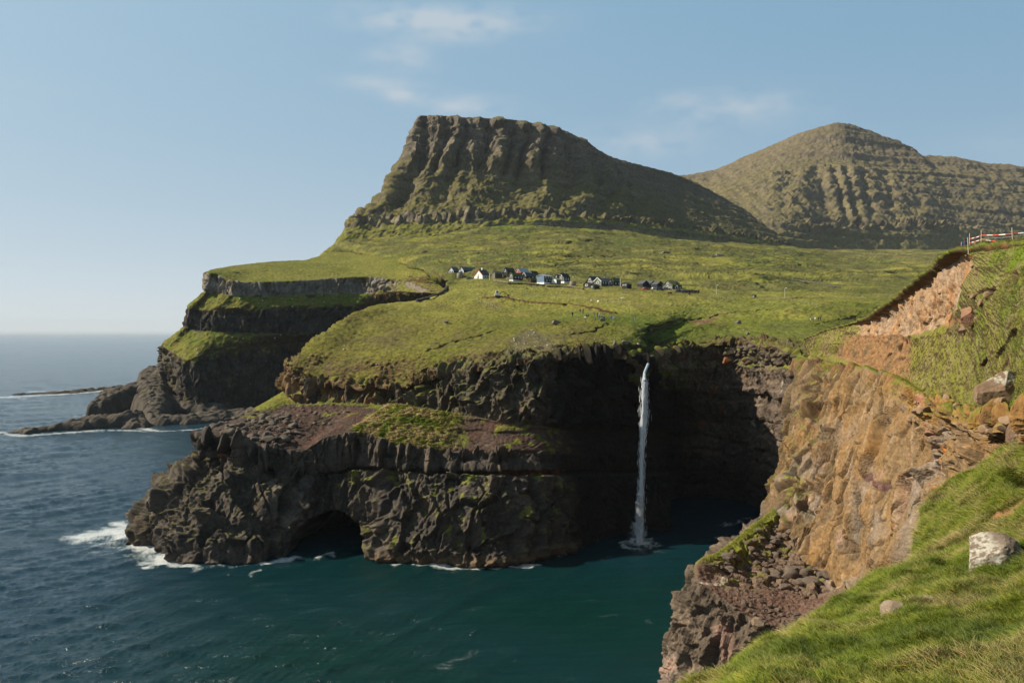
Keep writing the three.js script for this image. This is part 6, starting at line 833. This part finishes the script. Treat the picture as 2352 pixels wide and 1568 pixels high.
function wireFence(label, pts, hpx, gap, seed) {
  const r = rng(seed), S = []; for (let i = 0; i < pts.length - 1; i++) { const n = Math.max(1, Math.round(Math.hypot(pts[i + 1][0] - pts[i][0], pts[i + 1][1] - pts[i][1]) / gap)); for (let j = 0; j < n; j++) S.push(spot(lerp(pts[i][0], pts[i + 1][0], j / n), lerp(pts[i][1], pts[i + 1][1], j / n)).p); } S.push(spot(...pts[pts.length - 1]).p);
  const F = thing('wire_fence', label, 'fence', S[0]), tops = []; S.forEach(p => { const h = hpx * -p.z / FOC, g = new THREE.CylinderGeometry(.04, .05, h + .4, 6); g.rotateZ((r() - .5) * .12); const q = p.clone().sub(S[0]); g.translate(q.x, q.y + h / 2 - .2, q.z); part(F, 'post', g, PAINT.wood); tops.push([q, h]); });
  for (const f of [.9, .5]) for (let i = 0; i < tops.length - 1; i++) { const A = tops[i][0].clone().add(new THREE.Vector3(0, tops[i][1] * f, 0)), B = tops[i + 1][0].clone().add(new THREE.Vector3(0, tops[i + 1][1] * f, 0)); part(F, 'wire', new THREE.TubeGeometry(new THREE.LineCurve3(A, B), 1, .008, 4), PAINT.metal); }
}
wireFence('wire fence on pale posts running down below the excavator', [[1094, 693], [1118, 700], [1150, 712]], 6.5, 5, 1); wireFence('long wire fence across the field behind the dug earth', [[1203, 683], [1240, 681.5], [1290, 683], [1336, 686], [1390, 692], [1430, 700]], 6.2, 7.5, 2); wireFence('wire fence along the rim of the right-hand pasture', [[1735, 690], [1770, 690], [1810, 691], [1848, 697], [1886, 707]], 8, 9, 3); wireFence('short wire fence by the right-hand field gate', [[1640, 683], [1655, 685], [1668, 689], [1690, 686]], 6, 4, 4);

// ---------------------------------------------------------------- tape fence on the brink of the landslip
{
  const posts = [[2199, 573, 4.5, 0], [2209, 571.5, 17, 0], [2224.6, 569.5, 25.5, -.05], [2227.8, 569, 34.5, .02], [2254.3, 566, 38.5, .02], [2327, 557.6, 36.5, -.04], [2392, 553, 36, .02]];
  const S = posts.map(([x, y, h, l]) => { const s = spot(x, y + 1, ['landslip_slope']); return { p: s.p, k: -s.p.z / FOC, h: h * -s.p.z / FOC, l }; }); const F = thing('tape_fence', 'wooden-post fence strung with red and white tape on the brink at right', 'fence', S[4].p);
  const O = S[4].p, tp = (i, f) => S[i].p.clone().sub(O).add(new THREE.Vector3(S[i].l * S[i].h * f, S[i].h * f, 0));
  S.forEach((q, i) => { const g = new THREE.CylinderGeometry(.034, .042, q.h + .5, 7); g.translate(0, q.h / 2 - .25, 0); g.rotateZ(-q.l); const v = q.p.clone().sub(O); g.translate(v.x, v.y, v.z); part(F, 'post', g, mat(.50, .40, .27)); });
  const red = mat(.55, .07, .04, { side: THREE.DoubleSide }), white = mat(.75, .72, .68, { side: THREE.DoubleSide });
  const tape = (a, b, sag, n) => { for (let i = 0; i < n; i++) { const f = t => { const p = a.clone().lerp(b, t); p.y -= sag * 4 * t * (1 - t) * .4 - 0.02 * Math.sin(t * 30); return p; }; const p = f(i / n), q = f((i + 1) / n), g = new THREE.BufferGeometry(), h = .035; const tw = .03 * Math.sin(i * 1.7); g.setAttribute('position', new THREE.Float32BufferAttribute([p.x, p.y - h, p.z, q.x, q.y - h, q.z + tw, q.x, q.y + h, q.z - tw, p.x, p.y + h, p.z], 3)); g.setIndex([0, 1, 2, 0, 2, 3]); g.computeVertexNormals(); part(F, 'tape', g, i % 2 ? white : red, i % 2 ? 'white length of tape' : 'red length of tape'); } };
  tape(tp(3, .64), tp(4, .70), .12, 5); tape(tp(4, .70), tp(5, .63), .12, 5); tape(tp(5, .63), tp(6, .68), .1, 5); tape(tp(3, .36), tp(4, .45), .05, 5); tape(tp(4, .45), tp(5, .12), .15, 6); tape(tp(5, .12), tp(6, .1), .1, 5);
  part(F, 'rope', new THREE.TubeGeometry(new THREE.CatmullRomCurve3([tp(4, .47), tp(4, .47).lerp(tp(5, .43), .5), tp(5, .43), tp(6, .52)]), 24, .012, 5), mat(.45, .40, .28));
}

// ---------------------------------------------------------------- bodies as one skin over a skeleton
function skin(bones, lo, hi, res, smooth = 0.05) {
  const size = Math.max(hi[0] - lo[0], hi[1] - lo[1], hi[2] - lo[2]), cx = (lo[0] + hi[0]) / 2, cy = (lo[1] + hi[1]) / 2, cz = (lo[2] + hi[2]) / 2;
  const mc = new MarchingCubes(res, new THREE.MeshStandardMaterial(), false, false, 90000); mc.isolation = 0;
  for (let k = 0; k < res; k++) for (let j = 0; j < res; j++) for (let i = 0; i < res; i++) {
    const x = cx + ((i - res / 2) / (res / 2)) * size / 2, y = cy + ((j - res / 2) / (res / 2)) * size / 2, z = cz + ((k - res / 2) / (res / 2)) * size / 2; let s = 0;
    for (const b of bones) { const ex = b[3] - b[0], ey = b[4] - b[1], ez = b[5] - b[2], t = clamp(((x - b[0]) * ex + (y - b[1]) * ey + (z - b[2]) * ez) / (ex * ex + ey * ey + ez * ez || 1e-9), 0, 1); const d = Math.hypot(x - b[0] - ex * t, y - b[1] - ey * t, z - b[2] - ez * t) - lerp(b[6], b[7], t); s += Math.exp(-d / smooth * 2.2); }
    mc.field[i + j * res + k * res * res] = Math.log(Math.max(s, 1e-30)) / 2.2 * smooth;
  }
  mc.update(); const n = mc.count || mc.geometry.drawRange.count, p = new Float32Array(n * 3), q = new Float32Array(n * 3); for (let i = 0; i < n; i++) for (let a = 0; a < 3; a++) { p[i * 3 + a] = [cx, cy, cz][a] + mc.positionArray[i * 3 + a] * size / 2; q[i * 3 + a] = mc.normalArray[i * 3 + a]; }
  let g = new THREE.BufferGeometry(); g.setAttribute('position', new THREE.BufferAttribute(p, 3)); g = mergeVertices(g, 1e-4); g.computeVertexNormals(); return g;
}
const head = (x, y, z, f = 1) => [[x, y + .06, z, x, y + .02, z + .015 * f, .085, .085], [x, y - .04, z + .03 * f, x, y - .05, z + .045 * f, .062, .055], [x, y + .005, z + .1 * f, x, y - .012, z + .108 * f, .014, .016], [x - .085, y, z, x - .088, y - .02, z, .016, .014], [x + .085, y, z, x + .088, y - .02, z, .016, .014], [x, y - .16, z - .01, x, y - .08, z, .055, .055]];
const hand = (x, y, z, dx, dy, dz) => { const r = [[x, y, z, x + dx * .07, y + dy * .07, z + dz * .07, .03, .036]]; for (let i = 0; i < 4; i++) { const o = (i - 1.5) * .018; r.push([x + dx * .08 + o, y + dy * .08, z + dz * .08, x + dx * (.14 + .02 * Math.sin(i * 1.3)) + o, y + dy * .15, z + dz * .15 + .02, .0095, .008]); } r.push([x + .03, y + dy * .03, z + .01, x + .055, y + dy * .07, z + .035, .011, .009]); return r; };
const STAND = [...head(0, 1.60, 0), [0, 1.40, 0, 0, 1.12, 0, .13, .125], [-.13, 1.40, 0, .13, 1.40, 0, .075, .075], [0, 1.05, 0, 0, .95, 0, .13, .14], [-.18, 1.40, 0, -.24, 1.14, -.03, .06, .047], [-.24, 1.14, -.03, -.22, .90, .06, .045, .033], [.18, 1.40, 0, .25, 1.14, -.02, .06, .047], [.25, 1.14, -.02, .22, .90, .07, .045, .033], [-.085, .92, 0, -.11, .50, .02, .088, .062], [-.11, .50, .02, -.12, .08, -.02, .06, .042], [.085, .92, 0, .11, .50, .03, .088, .062], [.11, .50, .03, .13, .08, -.02, .06, .042], [-.12, .05, -.04, -.14, .04, .14, .045, .038], [.13, .05, -.04, .16, .04, .14, .045, .038], ...hand(-.22, .88, .06, 0, -1, .1), ...hand(.22, .88, .07, 0, -1, .1)];
const SIT = [...head(0, .78, .04), [0, .58, 0, 0, .30, -.04, .13, .13], [-.13, .58, 0, .13, .58, 0, .075, .075], [0, .22, -.05, 0, .16, -.04, .14, .14], [-.18, .57, 0, -.26, .36, .1, .06, .047], [-.26, .36, .1, -.12, .36, .32, .045, .033], [.18, .57, 0, .26, .36, .1, .06, .047], [.26, .36, .1, .12, .36, .32, .045, .033], [-.09, .14, 0, -.15, .44, .32, .088, .065], [-.15, .44, .32, -.14, .08, .52, .06, .042], [.09, .14, 0, .15, .44, .32, .088, .065], [.15, .44, .32, .14, .08, .52, .06, .042], [-.14, .05, .5, -.15, .04, .66, .045, .036], [.14, .05, .5, .15, .04, .66, .045, .036], ...hand(-.11, .36, .33, .3, -.2, .6), ...hand(.11, .36, .33, -.3, -.2, .6)];
const bodyGeo = { stand: skin(STAND, [-.5, -.05, -.5], [.5, 1.85, .5], 84, .035), sit: skin(SIT, [-.5, -.05, -.4], [.5, 1.0, .8], 60, .035) };
const clothMat = new THREE.MeshStandardMaterial({ vertexColors: true, roughness: 0.9 }); clothMat.name = 'clothing';
function person(label, px, py, pose, hpx, jacket, trousers, hair, turn, where = ['valley'], group) {
  const s = spot(px, py, where), k = -s.p.z / FOC, sit = pose === 'sit', h = clamp(hpx * k, sit ? .8 : 1.5, sit ? 1.05 : 1.85) / (sit ? .93 : 1.75), skinTone = [.38, .24, .17];
  const g = paint(bodyGeo[pose].clone(), (c, x, y, z) => { const top = sit ? .70 : 1.49, waist = sit ? .22 : .92, hy = sit ? .78 : 1.60; let q; if (y > top) q = y > hy + .045 || z < (sit ? .02 : -.03) ? hair : skinTone; else if (!sit && y < .07 || sit && z > .47 && y < .1) q = [.03, .028, .026]; else if (sit ? (y > waist && z < .2) || Math.abs(x) > .2 : y > waist) q = jacket; else q = trousers; if ((!sit && y < .89 && y > .72 && Math.abs(x) > .17) || (sit && z > .33 && y > .28 && y < .42 && Math.abs(x) < .13)) q = skinTone; c[0] = q[0]; c[1] = q[1]; c[2] = q[2]; });
  const m = new THREE.Mesh(g, clothMat); m.name = numbered('person'); m.position.copy(s.p); m.position.y -= .03; m.scale.setScalar(h); m.rotation.y = turn; tag(m, label, 'person', group || 'people at the clifftop'); scene.add(shade(m));
}
const K = [.02, .02, .022], NV = [.025, .032, .07], GY = [.16, .16, .17], BL = [.08, .16, .36], WH = [.6, .6, .58], BG = [.34, .27, .19], BR = [.05, .03, .02], RD = [.3, .04, .04];
person('person in dark clothes standing alone, left of the clifftop group', 1314.6, 728.5, 'stand', 15, K, K, BR, .4); person('person in black standing beside another, left one of the rear pair', 1332.5, 720.5, 'stand', 14, K, [.10, .09, .08], [.2, .13, .07], 2.6); person('person with grey top standing, right one of the rear pair', 1339.3, 719.8, 'stand', 14.5, [.08, .08, .09], K, [.25, .17, .09], -2.2);
person('person in black sitting behind the pale-clothed sitter', 1346.5, 727.5, 'sit', 9, K, NV, BR, 1); person('person in dark grey sitting close beside the black-clad sitter', 1351, 727, 'sit', 9.5, [.06, .06, .07], K, BR, -.6); person('person in beige sitting on the turf, nearest the cliff edge', 1326.6, 736, 'sit', 9, BG, GY, [.2, .13, .07], .9); person('person in pale clothes leaning forward, sitting on a rock', 1345.2, 733, 'sit', 9, WH, BG, BR, -.9);
person('person in a dark jacket bending, between the two groups', 1364.8, 727.8, 'stand', 11, NV, GY, BR, 1.3); person('person in pale blue standing at the middle of the group', 1376.7, 732, 'stand', 16, [.35, .42, .55], BL, WH, .3); person('person in black standing just left of the pale blue jacket', 1373.4, 729, 'stand', 13, K, K, BR, -.8); person('person in black sitting right of the pale blue jacket', 1383, 732, 'sit', 10, K, NV, BR, .6); person('person in dark blue sitting with the group, at its right end', 1388, 732.4, 'sit', 9, NV, K, BR, -1.2);
person('person in bright blue crouching right of the group', 1407.6, 733, 'sit', 9.5, BL, [.3, .4, .55], BR, .8); person('person in navy sitting just behind the bright blue jacket', 1404, 731.5, 'sit', 7.5, NV, K, BR, -.4); person('person in grey standing alone on the trodden slope near the stream', 1458, 738.5, 'stand', 11, GY, [.2, .22, .25], BR, 2);
person('person with white top bending, leftmost on the right-hand path', 1862.3, 740, 'stand', 11, WH, K, BR, 1.2, ['valley'], 'walkers on the right-hand path'); person('person in white reaching out an arm on the right-hand path', 1872.8, 738, 'stand', 10.5, WH, GY, BR, -1, ['valley'], 'walkers on the right-hand path'); person('person in black, second from the right on the right-hand path', 1879.3, 737.5, 'stand', 11, K, K, BR, .5, ['valley'], 'walkers on the right-hand path'); person('person in black, rightmost on the right-hand path', 1884.8, 737, 'stand', 10.5, K, [.05, .05, .05], BR, 3, ['valley'], 'walkers on the right-hand path');
person('person in navy jacket sitting behind the posts of the tape fence', 2217.5, 571, 'sit', 24, NV, [.05, .05, .06], [.045, .025, .018], 2.3, ['landslip_slope'], 'people on the brink'); person('person low on the turf beyond the tape fence, with red-brown hair', 2241.5, 569, 'sit', 11, [.30, .10, .05], K, [.14, .05, .03], 1.1, ['landslip_slope'], 'people on the brink');

// ---------------------------------------------------------------- animals
const COW = [[-.7, 1.05, 0, .6, 1.1, 0, .30, .33], [.6, 1.15, 0, 1.0, .8, .03, .2, .15], [1.0, .8, .03, 1.25, .42, .05, .14, .09], [-.6, .9, .18, -.62, .5, .18, .14, .07], [-.62, .5, .18, -.58, .04, .18, .06, .055], [-.6, .9, -.18, -.66, .5, -.18, .14, .07], [-.66, .5, -.18, -.6, .04, -.18, .06, .055], [.5, .9, .18, .52, .5, .18, .13, .065], [.52, .5, .18, .5, .04, .18, .055, .055], [.5, .9, -.18, .46, .5, -.18, .13, .065], [.46, .5, -.18, .48, .04, -.18, .055, .055], [-.95, 1.15, 0, -1.08, .6, 0, .05, .03], [.98, .9, .14, 1.0, .98, .18, .03, .02], [.98, .9, -.1, 1.0, .98, -.14, .03, .02]];
const SHEEP = [[-.35, .62, 0, .35, .64, 0, .27, .26], [.35, .72, 0, .6, .78, 0, .15, .11], [.6, .78, 0, .75, .68, 0, .09, .06], [-.3, .45, .12, -.32, .03, .12, .07, .04], [-.3, .45, -.12, -.28, .03, -.12, .07, .04], [.3, .45, .12, .3, .03, .12, .07, .04], [.3, .45, -.12, .33, .03, -.12, .07, .04], [.55, .82, .1, .53, .84, .17, .025, .02], [.55, .82, -.1, .53, .84, -.17, .025, .02]];
const cowGeo = skin(COW, [-1.3, -.05, -.5], [1.4, 1.6, .5], 64, .06), sheepGeo = skin(SHEEP, [-.8, -.05, -.4], [.9, 1.1, .4], 48, .05);
function animal(name, cat, label, geo, px, py, tone, turn, sc = 1) { const s = spot(px, py), m = new THREE.Mesh(paint(geo.clone(), (c, x, y, z) => { const k = 1 + .25 * noise(x * 4, y * 4, z * 4); c[0] = tone[0] * k; c[1] = tone[1] * k; c[2] = tone[2] * k; if (y < .12) { c[0] *= .5; c[1] *= .5; c[2] *= .5; } }), clothMat); m.name = numbered(name); m.position.copy(s.p); m.position.y -= .03; m.rotation.y = turn; m.scale.setScalar(sc); tag(m, label, cat); scene.add(shade(m)); }
animal('cow', 'cow', 'brown cow grazing, left of two below the turf-roofed house', cowGeo, 1539, 677.5, [.11, .042, .022], .2); animal('cow', 'cow', 'dark brown cow grazing, right of two below the turf-roofed house', cowGeo, 1583, 678.5, [.07, .03, .018], 1.1); animal('sheep', 'sheep', 'white sheep on the field above the people', sheepGeo, 1375, 695.5, [.62, .57, .46], 1.9, 1.15); animal('sheep', 'sheep', 'white sheep lying out on the field left of the cows', sheepGeo, 1430, 688.5, [.66, .64, .58], .1, 1.1);

// ---------------------------------------------------------------- cars
function car(label, px, py, tone, turn, sc = 1, van) {
  const s = spot(px, py), T = thing('parked_car', label, 'car', s.p, 'cars parked in the village', turn); T.scale.setScalar(sc);
  const body = new THREE.Shape(); body.moveTo(-2.05, .32); body.lineTo(2.05, .32); body.quadraticCurveTo(2.15, .7, 2.0, .82); body.lineTo(1.0, .95); body.lineTo(-1.95, .98); body.quadraticCurveTo(-2.15, .7, -2.05, .32);
  const cab = new THREE.Shape(); if (van) { cab.moveTo(-1.95, .96); cab.lineTo(1.3, .94); cab.lineTo(.7, 1.75); cab.lineTo(-1.9, 1.8); } else { cab.moveTo(-1.75, .96); cab.lineTo(1.05, .94); cab.lineTo(.35, 1.42); cab.lineTo(-1.15, 1.45); } cab.closePath();
  const ex = (sh, w, b) => { const g = new THREE.ExtrudeGeometry(sh, { depth: w - 2 * b, bevelEnabled: true, bevelSize: b, bevelThickness: b, bevelSegments: 2 }); g.translate(0, 0, -(w - 2 * b) / 2); return g; };
  part(T, 'body', ex(body, 1.72, .07), mat(...tone, { roughness: .35 })); part(T, 'cabin', ex(cab, 1.5, .08), PAINT.glass); part(T, 'roof', bx(van ? 2.3 : 1.35, .06, 1.35, van ? -.6 : -.4, van ? 1.85 : 1.5, 0), mat(...tone, { roughness: .35 }));
  for (const x of [-1.3, 1.3]) for (const z of [-.78, .78]) { const w = new THREE.CylinderGeometry(.33, .33, .22, 16); w.rotateX(Math.PI / 2); w.translate(x, .33, z); const W0 = part(T, 'wheel', w, PAINT.black); const h = new THREE.CylinderGeometry(.18, .18, .24, 10); h.rotateX(Math.PI / 2); h.translate(x, .33, z); part(W0, 'rim', h, PAINT.metal); }
}
car('red car parked before the boat sheds', 1484, 664.5, [.42, .03, .03], .5, .9); car('small white car parked right of the boat sheds', 1505, 665, [.7, .7, .7], .4, .8); car('dark van parked left of the turf-roofed house at right', 1516, 666, [.03, .032, .04], .2, .95, 1); car('dark grey car parked against the turf-roofed house at right', 1531, 666.5, [.035, .04, .045], -.2, .9); car('black car parked alone at the right end of the village', 1574.6, 673, [.02, .02, .024], .1, .85); car('blue car parked left of the white house', 1079, 641.5, [.06, .10, .2], .1, .95);

// ---------------------------------------------------------------- excavator on the dug earth
{
  const s = spot(1144, 684.5), T = thing('excavator', 'small pale excavator with a folded arm on the dug brown earth', 'excavator', s.p.clone().add(new THREE.Vector3(0, .35, 0)), undefined, 0.1), pale = mat(.55, .54, .52, { roughness: .5 }), dk = mat(.05, .048, .045);
  for (const z of [-.75, .75]) { const g = new RoundedBoxGeometry(2.3, .55, .38, 4, .25); g.translate(0, .28, z); part(T, 'track', g, PAINT.black); }
  part(T, 'undercarriage', bx(1.2, .3, 1.2, 0, .5, 0), dk); const b = new RoundedBoxGeometry(1.9, .75, 1.5, 3, .12); b.translate(-.3, 1.0, 0); part(T, 'body', b, pale); const c = new RoundedBoxGeometry(.95, 1.35, 1.0, 3, .1); c.translate(-.35, 1.9, .2); const cabin = part(T, 'cabin', c, pale); part(cabin, 'window', bx(.03, .7, .8, .14, 2.05, .2), PAINT.glass); part(cabin, 'side_window', bx(.7, .7, .03, -.35, 2.05, .715), PAINT.glass);
  const arm = (x0, y0, x1, y1, w) => { const L0 = Math.hypot(x1 - x0, y1 - y0), g = new THREE.BoxGeometry(L0, w, w); g.rotateZ(Math.atan2(y1 - y0, x1 - x0)); g.translate((x0 + x1) / 2, (y0 + y1) / 2, 0); return g; };
  part(T, 'boom', mergeGeometries([arm(.5, 1.1, 1.3, 1.9, .28), arm(1.2, 1.85, 2.3, 2.2, .26)]), dk); part(T, 'stick', arm(2.2, 2.25, 3.9, .9, .2), dk); const bk = new THREE.Shape(); bk.moveTo(0, 0); bk.lineTo(.6, .1); bk.quadraticCurveTo(.7, -.6, .1, -.6); bk.lineTo(-.15, -.35); bk.closePath(); const bg = new THREE.ExtrudeGeometry(bk, { depth: .6, bevelEnabled: true, bevelSize: .03, bevelThickness: .03 }); bg.translate(3.8, .95, -.3); part(T, 'bucket', bg, dk);
}
renderer.render(scene, camera);
